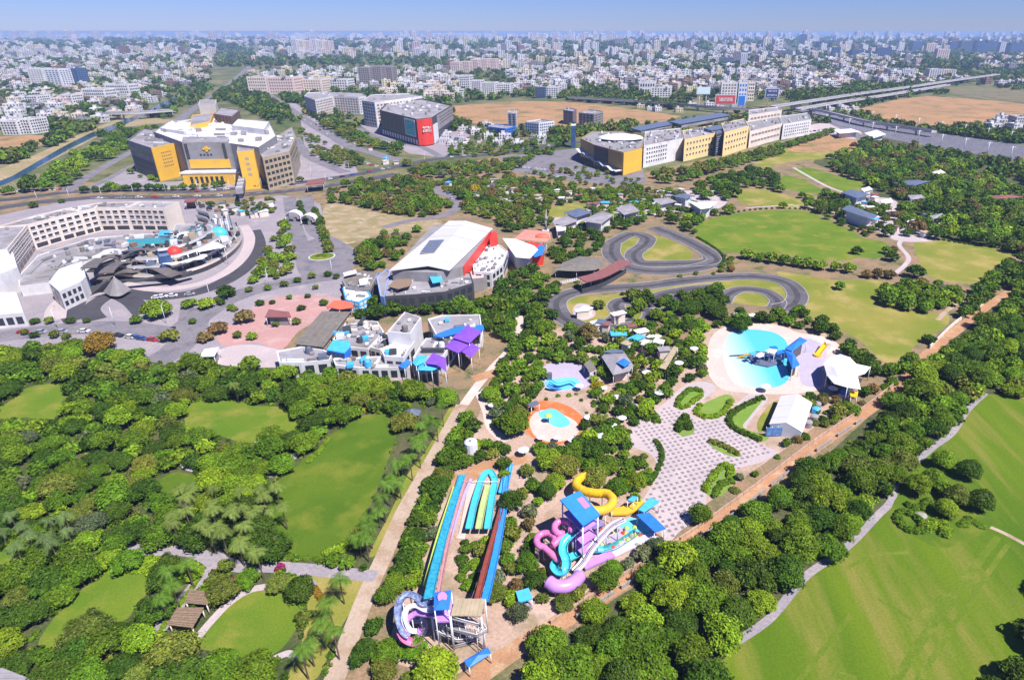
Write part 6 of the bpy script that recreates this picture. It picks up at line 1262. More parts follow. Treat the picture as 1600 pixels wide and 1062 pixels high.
town([(-20, 118), (330, 104), (320, 135), (215, 150), (120, 172), (-20, 205)], 170, (0, 1, 2, 3, 4))
town([(60, 150), (260, 150), (170, 200), (60, 185)], 34, (0, 1, 2))
town([(-20, 90), (330, 84), (330, 110), (-20, 120)], 170, (2, 3, 4, 5, 6), (1, 1.5))
town([(390, 112), (700, 108), (720, 160), (640, 150), (500, 140), (400, 140)], 120, (2, 3, 4, 5), (.9, 1.3))
town([(640, 120), (720, 118), (720, 155), (660, 160)], 20, (2, 3, 4))
town([(790, 100), (1210, 100), (1210, 150), (1080, 145), (980, 140), (800, 142)], 400, (0, 1, 2, 3, 4, 5), (.9, 1.3))
town([(1190, 96), (1440, 92), (1430, 125), (1330, 135), (1210, 150)], 240, (1, 2, 3, 4, 5, 6), (.9, 1.3))
town([(1320, 130), (1400, 118), (1600, 128), (1640, 142), (1520, 132), (1420, 136)], 26, (1, 2, 3))
town([(700, 82), (1440, 80), (1440, 104), (700, 110)], 260, (3, 4, 5, 6, 7, 8), (1, 1.6))
town([(-20, 74), (340, 76), (340, 92), (-20, 96)], 150, (5, 6, 7, 8, 9), (1.1, 1.7))
town([(400, 76), (700, 74), (700, 92), (400, 96)], 110, (5, 6, 7, 8), (1.1, 1.7))
town([(600, 64), (1640, 62), (1640, 82), (600, 84)], 340, (5, 6, 7, 8, 9), (1.4, 2.4))
town([(-20, 62), (620, 60), (620, 74), (-20, 76)], 200, (5, 6, 7), (1.6, 2.6), ('white', 'lavender grey', 'rose', 'cream'))
town([(-20, 58), (1640, 58), (1640, 65), (-20, 65)], 420, (6, 7, 8, 9), (2.5, 4), ('white', 'lavender grey', 'rose', 'cream'))
town([(1500, 85), (1640, 85), (1640, 112), (1500, 108)], 50, (3, 4, 5), (1, 1.5))
town([(735, 190), (760, 196), (860, 222), (820, 232), (760, 225), (720, 212)], 14, (0, 0, 1), (.6, .9), ('white', 'cream', 'lavender grey', 'grey'))
town([(690, 205), (735, 215), (720, 232), (690, 228)], 8, (0, 0), (.5, .8), ('white', 'lavender grey'))
town([(960, 175), (1060, 180), (1090, 172), (1180, 168), (1100, 165), (980, 160)], 12, (0, 1), (.6, .9))
town([(1560, 190), (1640, 190), (1640, 212), (1540, 206)], 10, (1, 2), (.8, 1.1))
town([(1290, 168), (1340, 168), (1330, 178), (1300, 176)], 6, (0, 1), (.7, 1))
def hsz(c): return -PROTO[c[2]][3] * c[3] * FPX / (c[1] * cT)
CITY = sorted([c for c in CITY if -10 < proj(c[0], c[1], 3)[0] < IW + 10], key=hsz) + [c for c in CITY if not -10 < proj(c[0], c[1], 3)[0] < IW + 10]
HLAND = [('blue glass tower', 100, 130), ('left edge of the photo', 5, 150), ('canal bend', 260, 160), ('white road overpass', 215, 175), ('cream terraced estate', 450, 140), ('grey brown tower trio', 590, 125), ('rose brown block row', 740, 105), ('near white apartment slabs', 760, 145), ('brown field', 880, 160), ('white rounded hall', 1010, 140), ('pale blue billboard', 1096, 145),
         ('red billboard', 1132, 155), ('navy billboard', 1203, 146), ('tall dark tower pair', 1155, 95), ('skyline tower', 1253, 70), ('office row', 1390, 115), ('right skyline', 1520, 75), ('upper elevated rail line', 1350, 145), ('rail yard', 1480, 215), ('low blue walled shop', 780, 207), ('centre left tower estate', 485, 78), ('far left skyline', 100, 85), ('town middle', 950, 115), ('near town middle', 880, 125), ('right town middle', 1270, 115), ('hazy centre towers', 700, 62), ('far left road', 330, 110), ('yellow mall front pylon', 897, 230)]
hl = {}
for i, c in enumerate(CITY[:300]):
    p = proj(c[0], c[1], 4); d, n = min(((p[0] - a) ** 2 + (p[1] - b) ** 2, nm_) for nm_, a, b in HLAND); hl.setdefault((c[4], PROTO[c[2]][2], n), []).append((d, i))
OW = ['closest', 'second closest', 'third closest', 'fourth closest', 'fifth closest', 'sixth closest', 'seventh closest', 'eighth closest', 'ninth closest', 'tenth closest', 'eleventh closest', 'twelfth closest', 'thirteenth closest', 'fourteenth closest', 'fifteenth closest']
HN = {}
for (c, f, n), L in hl.items():
    for k, (d, i) in enumerate(sorted(L)): HN[i] = f'{c} {("","","two","three","four","five","","seven","","nine")[f]} storey town house, {OW[min(k, 14)]} such to the {n}'
pm = {'window': M_glass, 'balcony': M_pale, 'stair_head': None, 'water_tank': M_grey}
for i, (x, y, k, s, col, rz) in enumerate(CITY[:300]):
    t = root('town_house', HN[i], 'house', (x, y, .0), 'houses of the town'); t.scale = (s, s, s * random.uniform(.9, 1.15)); t.rotation_euler = (0, 0, rz)
    for nm_, me in PROTO[k][0].items():
        if not len(me.polygons): continue
        o = link(nm_, me, t)
        if nm_ in ('window', 'balcony'): o['kind'] = 'stuff'
        o.material_slots[0].link = 'OBJECT'; o.material_slots[0].material = pm.get(nm_) or PAINT[col]
mb = MB(); pk_ = list(PAINT); ms = [PAINT[c] for c in pk_] + [M_glass, M_pale]
for n_, (x, y, k, s, col, rz) in enumerate(CITY[300:]):
    _, q, fl, w, d, h = PROTO[k]; ca, sa = math.cos(rz) * s, math.sin(rz) * s; tr = lambda v: (x + v[0] * ca - v[1] * sa, y + v[0] * sa + v[1] * ca, v[2] * s); ci = pk_.index(col)
    mb.box((x, y, 0), w * s, d * s, h * s, rz, ci)
    mb.add([tr((-w * .46, -d * .46, h + .03)), tr((w * .46, -d * .46, h + .03)), tr((w * .46, d * .46, h + .03)), tr((-w * .46, d * .46, h + .03))], [[0, 1, 2, 3]], len(pk_) + 1)
    v = q['stair_head'].v; mb.add([tr(a) for a in v[:8]], q['stair_head'].f[:6], ci)
    if n_ < 1500:
        for f in range(fl):                                           # window bands of the farther houses
            for e0, e1, out in (((-w / 2, -d / 2), (w / 2, -d / 2), (0, -1)), ((w / 2, -d / 2), (w / 2, d / 2), (1, 0)), ((-w / 2, d / 2), (-w / 2, -d / 2), (-1, 0))):
                nb = 3
                for b in range(nb):
                    u0, u1 = (b + .22) / nb, (b + .78) / nb; z0, z1 = f * 3.1 + 1, f * 3.1 + 2.5; o_x, o_y = out[0] * .08, out[1] * .08
                    A0 = (e0[0] + (e1[0] - e0[0]) * u0 + o_x, e0[1] + (e1[1] - e0[1]) * u0 + o_y); A1 = (e0[0] + (e1[0] - e0[0]) * u1 + o_x, e0[1] + (e1[1] - e0[1]) * u1 + o_y)
                    mb.add([tr((*A0, z0)), tr((*A1, z0)), tr((*A1, z1)), tr((*A0, z1))], [[0, 1, 2, 3]], len(pk_))
o = link('distant_town', mb.mesh('distant_town', ms)); o['kind'] = 'stuff'
print('town', len(CITY))
# ------------------------------------------------------------------ palms (positions first, so that the groves leave them room)
PALMS = []
def palm(px, py, h=6.5, s=2.9, col='deep green'):
    p = P(px, py, h)
    if any((p.x - a) ** 2 + (p.y - b) ** 2 < 5 for a, b, *_ in PALMS): return
    PALMS.append((p.x, p.y, h, s, col)); block([(p.x - 1.6, p.y - 1.6), (p.x + 1.6, p.y - 1.6), (p.x + 1.6, p.y + 1.6), (p.x - 1.6, p.y + 1.6)])
rp = random.Random(11); block(W([(692, 630), (704, 640), (640, 760), (580, 855), (546, 842), (600, 740), (645, 640)]))
for i in range(19):                                                   # two rows between the long lawn and the service path
    u = i / 18
    palm(690 - 132 * u + rp.uniform(-6, 6), 632 + 208 * u + rp.uniform(-4, 4), rp.uniform(5, 8), rp.uniform(2.0, 2.6))
    palm(668 - 105 * u + rp.uniform(-8, 8), 650 + 190 * u + rp.uniform(-4, 4), rp.uniform(5, 8), rp.uniform(2.0, 2.6))
for i in range(26): palm(rp.uniform(255, 425), rp.uniform(760, 845), rp.uniform(5, 7.5), rp.uniform(1.6, 2.2), 'pale green')
for i in range(16): palm(rp.uniform(0, 110), rp.uniform(800, 860), rp.uniform(5, 8), rp.uniform(1.6, 2.2), 'grey green')
for x, y in ((500, 975), (482, 1005), (530, 905), (512, 940), (470, 1015), (520, 985), (262, 890), (268, 915), (290, 880), (275, 905), (250, 935), (345, 830), (372, 850), (400, 862), (365, 600), (245, 575), (375, 765), (410, 775), (430, 760), (395, 800), (440, 790), (360, 800), (330, 795)):
    palm(x, y, rp.uniform(6, 8), rp.uniform(1.9, 2.6), 'pale green' if y < 870 and x > 300 else 'deep green')
# ------------------------------------------------------------------ vegetation
def foliage_mat(name, src):
    m = bpy.data.materials.new(name); m.use_nodes = True
    n, l = m.node_tree.nodes, m.node_tree.links; n.remove(n['Principled BSDF'])
    if src == 'object':
        oi = n.new('ShaderNodeObjectInfo'); base = oi.outputs['Color']
    else:
        at = n.new('ShaderNodeAttribute'); at.attribute_name = 'treecol'; base = at.outputs['Color']
    tn = n.new('ShaderNodeAttribute'); tn.attribute_name = 'tint'
    mx = n.new('ShaderNodeMix'); mx.data_type = 'RGBA'; mx.blend_type = 'MULTIPLY'; mx.inputs[0].default_value = 1
    l.new(base, mx.inputs[6]); l.new(tn.outputs['Color'], mx.inputs[7])
    d = n.new('ShaderNodeBsdfDiffuse'); t = n.new('ShaderNodeBsdfTranslucent'); g = n.new('ShaderNodeBsdfGlossy'); g.inputs['Roughness'].default_value = 0.45
    s1 = n.new('ShaderNodeMixShader'); s1.inputs[0].default_value = 0.2
    s2 = n.new('ShaderNodeMixShader'); s2.inputs[0].default_value = 0.008
    l.new(mx.outputs[2], d.inputs[0]); l.new(mx.outputs[2], t.inputs[0])
    l.new(d.outputs[0], s1.inputs[1]); l.new(t.outputs[0], s1.inputs[2]); l.new(s1.outputs[0], s2.inputs[1]); l.new(g.outputs[0], s2.inputs[2])
    l.new(s2.outputs[0], n['Material Output'].inputs['Surface']); return m
M_leaf = foliage_mat('leaves', 'object'); M_leafmass = foliage_mat('leaf_mass', 'attr')

def ico(sub):
    bm = bmesh.new(); bmesh.ops.create_icosphere(bm, subdivisions=sub, radius=1.0)
    v = np.array([x.co[:] for x in bm.verts]); f = np.array([[a.index for a in fc.verts] for fc in bm.faces]); bm.free(); return v, f
ICO1, ICO2 = ico(1), ico(2)

def crown_arrays(seed, lobes, leaves, leaf, flat=0.62, core=ICO1, ragged=0.12, gap=0.0, spread=0.66, lr=(0.30, 0.46)):
    """tris (n,3,3) and per-tri tint (n,3) of a unit crown: leaf-clump quads over the lobes, shade between them painted as darker cores"""
    r = np.random.default_rng(seed); C = []; Rr = []
    for i in range(lobes):
        a = i * 2.399963 + r.uniform(-.5, .5); q = math.sqrt((i + .5) / lobes)
        rho = spread * q * r.uniform(.85, 1.12)
        z = flat * (1.0 - 0.62 * q * q) * r.uniform(.86, 1.14)
        C.append((rho * math.cos(a), rho * math.sin(a), z)); Rr.append(r.uniform(*lr))
    C = np.array(C); Rr = np.array(Rr); tris = []; tint = []
    lobe_t = r.uniform(.74, 1.22, lobes)
    for k in range(lobes):                                           # inner body of each lobe, tinted darker to paint shade between clumps
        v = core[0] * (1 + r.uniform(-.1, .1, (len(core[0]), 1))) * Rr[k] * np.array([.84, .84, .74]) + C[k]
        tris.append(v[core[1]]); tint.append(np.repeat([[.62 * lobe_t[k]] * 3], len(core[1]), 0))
    per = max(1, leaves * 2 // lobes); pts = []; nn = []; tt = []
    for k in range(lobes):
        d = r.normal(size=(per, 3)); d /= np.linalg.norm(d, axis=1)[:, None]; d[:, 2] = np.where(d[:, 2] < -.35, -d[:, 2], d[:, 2])
        p = C[k] + d * Rr[k] * (1 + r.normal(0, ragged, (per, 1))) * np.array([1, 1, .9])
        ok = np.ones(per, bool)
        for j in range(lobes):
            if j != k: ok &= np.linalg.norm((p - C[j]) / np.array([1, 1, .9]), axis=1) > Rr[j] * .92
        if gap: ok &= r.random(per) > gap
        pts.append(p[ok]); nn.append(d[ok]); tt.append(np.full(ok.sum(), lobe_t[k]))
    p = np.concatenate(pts); d = np.concatenate(nn); t0 = np.concatenate(tt)
    n = len(p); nrm = d + r.normal(0, .55, (n, 3)); nrm[:, 2] += .4; nrm /= np.linalg.norm(nrm, axis=1)[:, None]
    a = np.cross(nrm, r.normal(size=(n, 3))); a /= np.linalg.norm(a, axis=1)[:, None]; b = np.cross(nrm, a)
    s = leaf * r.uniform(.6, 1.35, (n, 1)); a = a * s; b = b * s * .8
    bend = nrm * s * .25
    q0, q1, q2, q3 = p - a, p - b * .9 + bend, p + a, p + b * .9 + bend
    tris.append(np.stack([q0, q1, q2], 1)); tris.append(np.stack([q0, q2, q3], 1))
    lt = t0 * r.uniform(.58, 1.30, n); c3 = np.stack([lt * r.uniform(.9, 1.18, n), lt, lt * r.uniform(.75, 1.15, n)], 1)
    tint += [c3, c3]
    return np.concatenate(tris), np.concatenate(tint)

def tri_mesh(name, tris, tint, m, col=None):
    n = len(tris); me = bpy.data.meshes.new(name)
    me.vertices.add(n * 3); me.vertices.foreach_set('co', tris.reshape(-1).astype(np.float32))
    me.loops.add(n * 3); me.loops.foreach_set('vertex_index', np.arange(n * 3, dtype=np.int32))
    me.polygons.add(n); me.polygons.foreach_set('loop_start', np.arange(0, n * 3, 3, dtype=np.int32))
    me.update(calc_edges=True)
    for nm, arr in (('tint', tint), ('treecol', col)):
        if arr is None: continue
        at = me.attributes.new(nm, 'FLOAT_COLOR', 'FACE')
        at.data.foreach_set('color', np.concatenate([arr, np.ones((n, 1))], 1).reshape(-1).astype(np.float32))
    me.materials.append(m); return me

def trunk_mesh(seed, h, limbs=5):
    r = random.Random(seed); mb = MB()
    top = Vector((r.uniform(-.08, .08), r.uniform(-.08, .08), h))
    mb.tube([(0, 0, -.05), (top.x * .3, top.y * .3, h * .5), top], .085, 7, 0, .05)
    for i in range(limbs):
        a = 6.283 * i / limbs + r.uniform(-.4, .4); e = top + Vector((math.cos(a) * .5, math.sin(a) * .5, r.uniform(.25, .5)))
        mb.tube([top * .92, top * .9 + (e - top) * .5 + Vector((0, 0, .05)), e], .04, 5, 0, .015)
    return mb.mesh('trunk', M_bark)
# near kinds: (crown meshes, trunk meshes, trunk height)
KINDS = {}
def kind(name, n, trunk, **kw):
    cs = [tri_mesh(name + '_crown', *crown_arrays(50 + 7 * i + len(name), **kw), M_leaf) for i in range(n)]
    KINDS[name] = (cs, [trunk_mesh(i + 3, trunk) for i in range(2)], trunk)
kind('broad', 6, .55, lobes=20, leaves=2600, leaf=.062, lr=(.24, .40))
kind('round', 3, .6, lobes=16, leaves=2200, leaf=.055, flat=.85, spread=.5, lr=(.34, .48), ragged=.06)
kind('airy', 3, .7, lobes=22, leaves=2200, leaf=.06, flat=.8, ragged=.25, gap=.25, lr=(.18, .32), spread=.72)
kind('spread', 4, .6, lobes=30, leaves=2600, leaf=.06, flat=.46, ragged=.17, spread=.8, lr=(.15, .31), gap=.08)
kind('bush', 4, .06, lobes=9, leaves=700, leaf=.11, flat=.5, lr=(.34, .5), spread=.52)
MIDK = [crown_arrays(300 + i, lobes=11, leaves=230, leaf=.15, lr=(.28, .44), core=ICO1) for i in range(8)]
FARK = [crown_arrays(400 + i, lobes=5, leaves=34, leaf=.3, core=(ICO1[0], ICO1[1][::2]), lr=(.42, .6), spread=.5) for i in range(8)]
PAL = {'dark green': (.060, .120, .010), 'mid green': (.112, .205, .012), 'bright green': (.185, .30, .016), 'olive green': (.150, .185, .026),
       'brown': (.20, .145, .05), 'yellow': (.34, .27, .015), 'grey green': (.11, .14, .065), 'golden brown': (.25, .15, .02)}

TREES = []; GRID = {}
def free(x, y, d):
    gx, gy = int(x // 10), int(y // 10)
    for i in range(gx - 2, gx + 3):
        for j in range(gy - 2, gy + 3):
            for (a, b, r) in GRID.get((i, j), ()):
                if (a - x) ** 2 + (b - y) ** 2 < (d + r) ** 2: return False
    return True
def put(x, y, r, col, kd, z=0.0):
    GRID.setdefault((int(x // 10), int(y // 10)), []).append((x, y, r * .72))
    TREES.append((x, y, r, col, kd))
def hero(px, py, r, col='mid green', kd='broad', lift=None):     # (px,py) = middle of the crown in the photograph
    kt = KINDS[kd][2]; p = P(px, py, r * (kt + .35)); put(p.x, p.y, r, col, kd)
def grove(poly, r, cols, n=4000, kinds=('broad',), pack=.72, force=False, see=True):
    pts = np.array([(p.x, p.y) for p in W(poly)]); lo, hi = pts.min(0), pts.max(0)
    names = list(cols); ws = [cols[c] for c in names]
    fails = 0
    for _ in range(n):
        x, y = random.uniform(lo[0], hi[0]), random.uniform(lo[1], hi[1])
        if not inside(pts, x, y): continue
        rr = random.uniform(*r) * (1 if random.random() < .8 else .7)
        if not free(x, y, rr * pack) or (not force and (blocked(x, y) or (see and random.random() < .93 and (hides(x, y, rr * 1.25) or hides(x, y, rr * .8))))): continue
        put(x, y, rr, random.choices(names, ws)[0], random.choice(kinds))
def row(pts, gap, r, cols, kd='broad', jit=.25):
    path = catmull(W(pts), 12); acc = 0
    names = list(cols); ws = [cols[c] for c in names]
    for i in range(1, len(path)):
        d = (path[i] - path[i - 1]).length; acc += d
        if acc >= gap:
            acc = 0; p = path[i]; rr = random.uniform(*r)
            put(p.x + random.uniform(-jit, jit) * gap, p.y + random.uniform(-jit, jit) * gap, rr, random.choices(names, ws)[0], kd)

# single trees one can pick out
for a in [(1260, 790, 2.2, 'dark green', 'round'), (1395, 397, 4.2, 'dark green', 'broad'), (1312, 443, 3.0, 'mid green', 'round'), (1340, 388, 3.4, 'dark green', 'round'),
          (1432, 420, 5.2, 'dark green', 'broad'), (242, 477, 6.2, 'bright green', 'broad'), (152, 530, 6.2, 'golden brown', 'broad'), (262, 520, 4.0, 'olive green', 'broad'),
          (1517, 730, 3.9, 'dark green', 'round'), (1535, 777, 4.0, 'dark green', 'round'), (1476, 715, 3.8, 'bright green', 'round'), (1438, 755, 3.8, 'bright green', 'round'), (1460, 745, 3.4, 'bright green', 'round'),
          (1480, 790, 3.4, 'bright green', 'round'), (1497, 772, 3.4, 'olive green', 'round'), (1405, 740, 3.2, 'mid green', 'round'), (1478, 760, 3.0, 'mid green', 'round'),
          (680, 1035, 4.6, 'bright green', 'broad'), (603, 1015, 3.4, 'mid green', 'broad'), (598, 1042, 2.8, 'olive green', 'airy'), (585, 975, 2.2, 'dark green', 'round'), (572, 1010, 2.6, 'dark green', 'round'), (560, 1022, 2.2, 'dark green', 'round'),
          (800, 655, 5.6, 'mid green', 'broad'), (858, 712, 4.2, 'bright green', 'broad'), (885, 722, 4.4, 'olive green', 'broad'), (930, 695, 4.5, 'dark green', 'broad'), (950, 720, 4, 'mid green', 'broad'), (930, 740, 4, 'olive green', 'broad'),
          (800, 775, 3.6, 'dark green', 'airy'), (810, 950, 2.6, 'grey green', 'airy'), (855, 1000, 4.6, 'mid green', 'broad'), (895, 1035, 5.2, 'mid green', 'broad'), (930, 950, 3.4, 'bright green', 'broad'),
          (945, 900, 3.4, 'mid green', 'airy'), (1095, 800, 3.4, 'mid green', 'round'), (742, 293, 5, 'yellow', 'round'), (850, 505, 5, 'mid green', 'broad'), (380, 487, 4.5, 'brown', 'airy'), (340, 505, 4.2, 'brown', 'airy'),
          (320, 470, 4, 'bright green', 'broad'), (293, 470, 3.6, 'bright green', 'broad'), (352, 452, 4.4, 'dark green', 'broad'), (392, 522, 2.4, 'bright green', 'round'), (370, 520, 2.2, 'olive green', 'round'), (318, 520, 3.4, 'brown', 'airy'), (212, 497, 2.6, 'mid green', 'round'),
          (440, 718, 4.2, 'mid green', 'broad'), (935, 601, 2.8, 'yellow', 'bush'), (950, 620, 3.2, 'bright green', 'broad'), (495, 615, 5.4, 'bright green', 'broad'), (530, 605, 6.2, 'mid green', 'broad'), (595, 600, 4.6, 'bright green', 'broad'), (645, 605, 5, 'mid green', 'broad'),
          (1010, 465, 4.6, 'dark green', 'broad'), (1080, 475, 5.6, 'dark green', 'broad'), (1120, 480, 5.4, 'dark green', 'broad'), (1160, 500, 5, 'dark green', 'broad'), (990, 455, 4.2, 'olive green', 'airy'), (920, 515, 5, 'brown', 'airy'), (935, 470, 3.4, 'olive green', 'airy')]:
    hero(*a)
MIX = {'dark green': .32, 'mid green': .36, 'bright green': .18, 'olive green': .1, 'grey green': .04}
WOOD = {'dark green': .2, 'mid green': .42, 'bright green': .28, 'olive green': .1}
DRY = {'olive green': .3, 'brown': .09, 'mid green': .37, 'dark green': .14, 'grey green': .1}
row([(1150, 402), (1200, 410), (1260, 418), (1340, 428)], 5.0, (3.4, 4.4), {'bright green': .7, 'mid green': .3}, 'broad', .12)
row([(1335, 432), (1395, 436)], 4.5, (3, 3.8), {'brown': .6, 'olive green': .4}, 'broad', .12)
grove([(1370, 478), (1380, 455), (1420, 452), (1470, 462), (1490, 480), (1450, 488), (1410, 486)], (3.4, 4.6), {'bright green': .45, 'mid green': .55}, pack=.6, force=True)
# wood beside the golf lawn
grove([(830, 1085), (860, 1045), (960, 955), (1095, 860), (1190, 800), (1260, 745), (1340, 690), (1412, 622), (1470, 560), (1520, 520), (1600, 450), (1680, 470), (1640, 615), (1535, 618), (1500, 662), (1458, 702), (1415, 740), (1394, 782), (1362, 815), (1330, 845), (1280, 888), (1240, 925), (1205, 965), (1150, 1000), (1150, 1085)], (3.2, 5.4), WOOD, 14000, ('broad', 'spread', 'spread', 'round', 'airy'), .42, see=False)
grove([(830, 1010), (960, 915), (1095, 838), (1260, 728), (1340, 668), (1405, 606), (1395, 590), (1330, 645), (1250, 700), (1180, 755), (1080, 828), (1010, 870), (900, 945)], (1.5, 2.8), DRY, 900, ('airy', 'bush', 'broad'), .8)
# left gardens
grove([(-60, 1085), (-60, 560), (60, 548), (130, 548), (205, 560), (330, 568), (430, 578), (560, 595), (640, 606), (708, 620), (700, 650), (640, 745), (590, 850), (570, 905), (520, 1000), (440, 1085)], (2.8, 5.0), MIX, 12000, ('broad', 'spread', 'spread', 'airy', 'round'), .55)
row([(733, 650), (712, 690), (690, 735), (668, 785), (645, 840), (625, 890), (606, 945)], 3.4, (2.0, 3.0), {'dark green': .6, 'mid green': .4}, 'round', .2)
row([(741, 660), (722, 700), (700, 745), (680, 795), (658, 850), (640, 900)], 4.2, (2.0, 3.2), {'dark green': .4, 'mid green': .4, 'olive green': .2}, 'broad', .25)
grove([(716, 925), (726, 845), (760, 845), (742, 925)], (1.3, 2.2), MIX, 300, ('airy', 'bush'), .7)
grove([(770, 935), (788, 800), (822, 770), (835, 840), (825, 915), (800, 945)], (2.0, 3.2), DRY, 500, ('airy', 'broad'), .8)
# around the pools and rides
grove([(770, 575), (800, 545), (830, 520), (845, 560), (848, 610), (825, 640), (815, 690), (790, 690), (765, 640)], (2.5, 4.2), MIX, 500, ('broad',), .75)
grove([(905, 670), (930, 640), (950, 600), (1000, 560), (1060, 580), (1100, 560), (1105, 600), (1060, 605), (1010, 650), (985, 690), (1010, 720), (1020, 750), (1000, 790), (960, 795), (905, 740), (835, 740), (830, 700), (880, 700)], (1.8, 3.6), MIX, 700, ('broad', 'round', 'airy'), .85)
grove([(1000, 480), (1060, 500), (1110, 510), (1090, 540), (1060, 560), (1000, 555), (930, 545), (880, 550), (850, 540), (870, 520), (940, 530)], (2.4, 4.2), MIX, 500, ('broad', 'airy'), .8)
grove([(1100, 495), (1160, 490), (1260, 500), (1300, 525), (1340, 545), (1400, 565), (1395, 595), (1350, 590), (1290, 530), (1210, 508), (1120, 508)], (2.4, 4.2), {'dark green': .6, 'mid green': .4}, 500, ('broad',), .7)
grove([(1240, 618), (1275, 618), (1345, 615), (1390, 600), (1330, 645), (1280, 660), (1270, 640)], (2, 3.2), {'dark green': .5, 'brown': .2, 'olive green': .3}, 200, ('broad', 'airy'), .8)
# belts in the middle of the park
grove([(555, 500), (600, 478), (680, 480), (760, 470), (800, 440), (830, 420), (860, 440), (850, 500), (810, 540), (760, 515), (690, 490), (600, 500)], (3.2, 4.8), {'dark green': .65, 'mid green': .35}, 1200, ('broad',), .62)
grove([(530, 335), (540, 290), (600, 280), (660, 280), (690, 300), (690, 335), (640, 345), (580, 332)], (3.4, 5.2), {'dark green': .3, 'brown': .12, 'mid green': .4, 'olive green': .18}, 700, ('broad', 'airy'), .65)
grove([(575, 420), (600, 400), (630, 380), (680, 365), (640, 350), (600, 365), (570, 390)], (2.6, 4.2), DRY, 400, ('broad', 'airy'), .7)
grove([(690, 300), (740, 280), (800, 285), (860, 290), (900, 300), (870, 320), (850, 345), (790, 365), (770, 345), (720, 330)], (3, 4.6), {'mid green': .35, 'olive green': .35, 'dark green': .2, 'brown': .1}, 900, ('broad',), .75)
grove([(780, 275), (850, 292), (930, 300), (1000, 300), (1040, 330), (1000, 345), (940, 350), (890, 335), (820, 330)], (2.8, 4.4), MIX, 600, ('broad',), .9)
grove([(880, 380), (900, 350), (960, 340), (1010, 345), (1000, 355), (940, 365), (950, 400), (880, 420), (860, 405)], (2.8, 4.2), {'dark green': .7, 'mid green': .3}, 500, ('broad',), .75)
grove([(1050, 350), (1100, 335), (1180, 330), (1270, 300), (1350, 315), (1340, 335), (1250, 326), (1150, 332), (1090, 348), (1080, 365)], (3, 4.8), {'dark green': .45, 'mid green': .4, 'bright green': .15}, 700, ('broad',), .8)
grove([(1085, 300), (1130, 275), (1200, 270), (1230, 300), (1160, 315), (1100, 312)], (4, 6), {'dark green': .6, 'mid green': .4}, 400, ('broad',), .7)
row([(1012, 280), (1060, 275), (1110, 262), (1160, 250), (1210, 236), (1260, 222), (1300, 208)], 6.5, (4.6, 6.2), {'olive green': .4, 'mid green': .6}, 'broad', .2)
row([(1016, 288), (1070, 282), (1120, 268), (1180, 252), (1230, 240)], 8, (4, 5.5), {'olive green': .4, 'mid green': .6}, 'broad', .3)
# right-hand wood
grove([(1290, 228), (1350, 225), (1420, 240), (1500, 265), (1600, 305), (1680, 330), (1680, 420), (1575, 395), (1500, 378), (1440, 372), (1400, 345), (1420, 320), (1380, 300), (1300, 268)], (4.2, 6.4), {'mid green': .42, 'bright green': .2, 'dark green': .2, 'olive green': .12, 'brown': .06}, 6000, ('broad',), .6)
grove([(1280, 305), (1320, 300), (1400, 340), (1450, 350), (1440, 372), (1385, 375), (1330, 350), (1270, 330)], (3.2, 5), {'mid green': .4, 'olive green': .3, 'brown': .15, 'dark green': .15}, 350, ('broad',), .9)
grove([(1545, 440), (1600, 400), (1680, 410), (1640, 445), (1560, 470), (1500, 500), (1470, 510), (1490, 470)], (3.4, 5), {'dark green': .55, 'mid green': .45}, 600, ('broad',), .6)
grove([(1430, 545), (1490, 505), (1520, 480), (1545, 462), (1530, 485), (1470, 535), (1420, 580), (1400, 595), (1400, 570)], (2.6, 3.6), {'dark green': .6, 'mid green': .4}, 400, ('broad',), .65)
grove([(1400, 440), (1430, 440), (1500, 450), (1560, 440), (1500, 470), (1470, 470)], (2.4, 4), DRY, 200, ('broad', 'airy'), .9)
# street trees on the entrance forecourt
for pts in ([(430, 455), (470, 440), (510, 432), (550, 440)], [(285, 480), (340, 470), (400, 452)], [(0, 505), (60, 505), (110, 505), (150, 505)], [(20, 520), (60, 528), (110, 528)]):
    row(pts, 6.5, (1.5, 2.3), {'dark green': .5, 'olive green': .5}, 'round', .15)
for a, b in ((425, 470), (452, 462), (470, 478), (445, 488), (480, 460), (505, 470), (430, 505), (462, 500), (418, 448), (405, 470), (493, 447), (360, 478), (345, 470), (365, 480), (300, 500)):
    hero(a, b, random.uniform(1.5, 2.3), random.choice(['dark green', 'mid green', 'olive green']), 'round')
grove([(395, 450), (400, 410), (425, 385), (440, 350), (450, 345), (462, 400), (450, 430), (420, 445)], (2.4, 4), {'bright green': .4, 'olive green': .3, 'mid green': .3}, 300, ('broad', 'round'), .8)
row([(468, 315), (472, 335), (478, 350)], 5, (2, 2.6), {'dark green': 1}, 'round', .1)
row([(490, 330), (500, 350), (508, 375), (514, 395)], 5, (2.6, 3.4), {'olive green': .7, 'dark green': .3}, 'broad', .1)
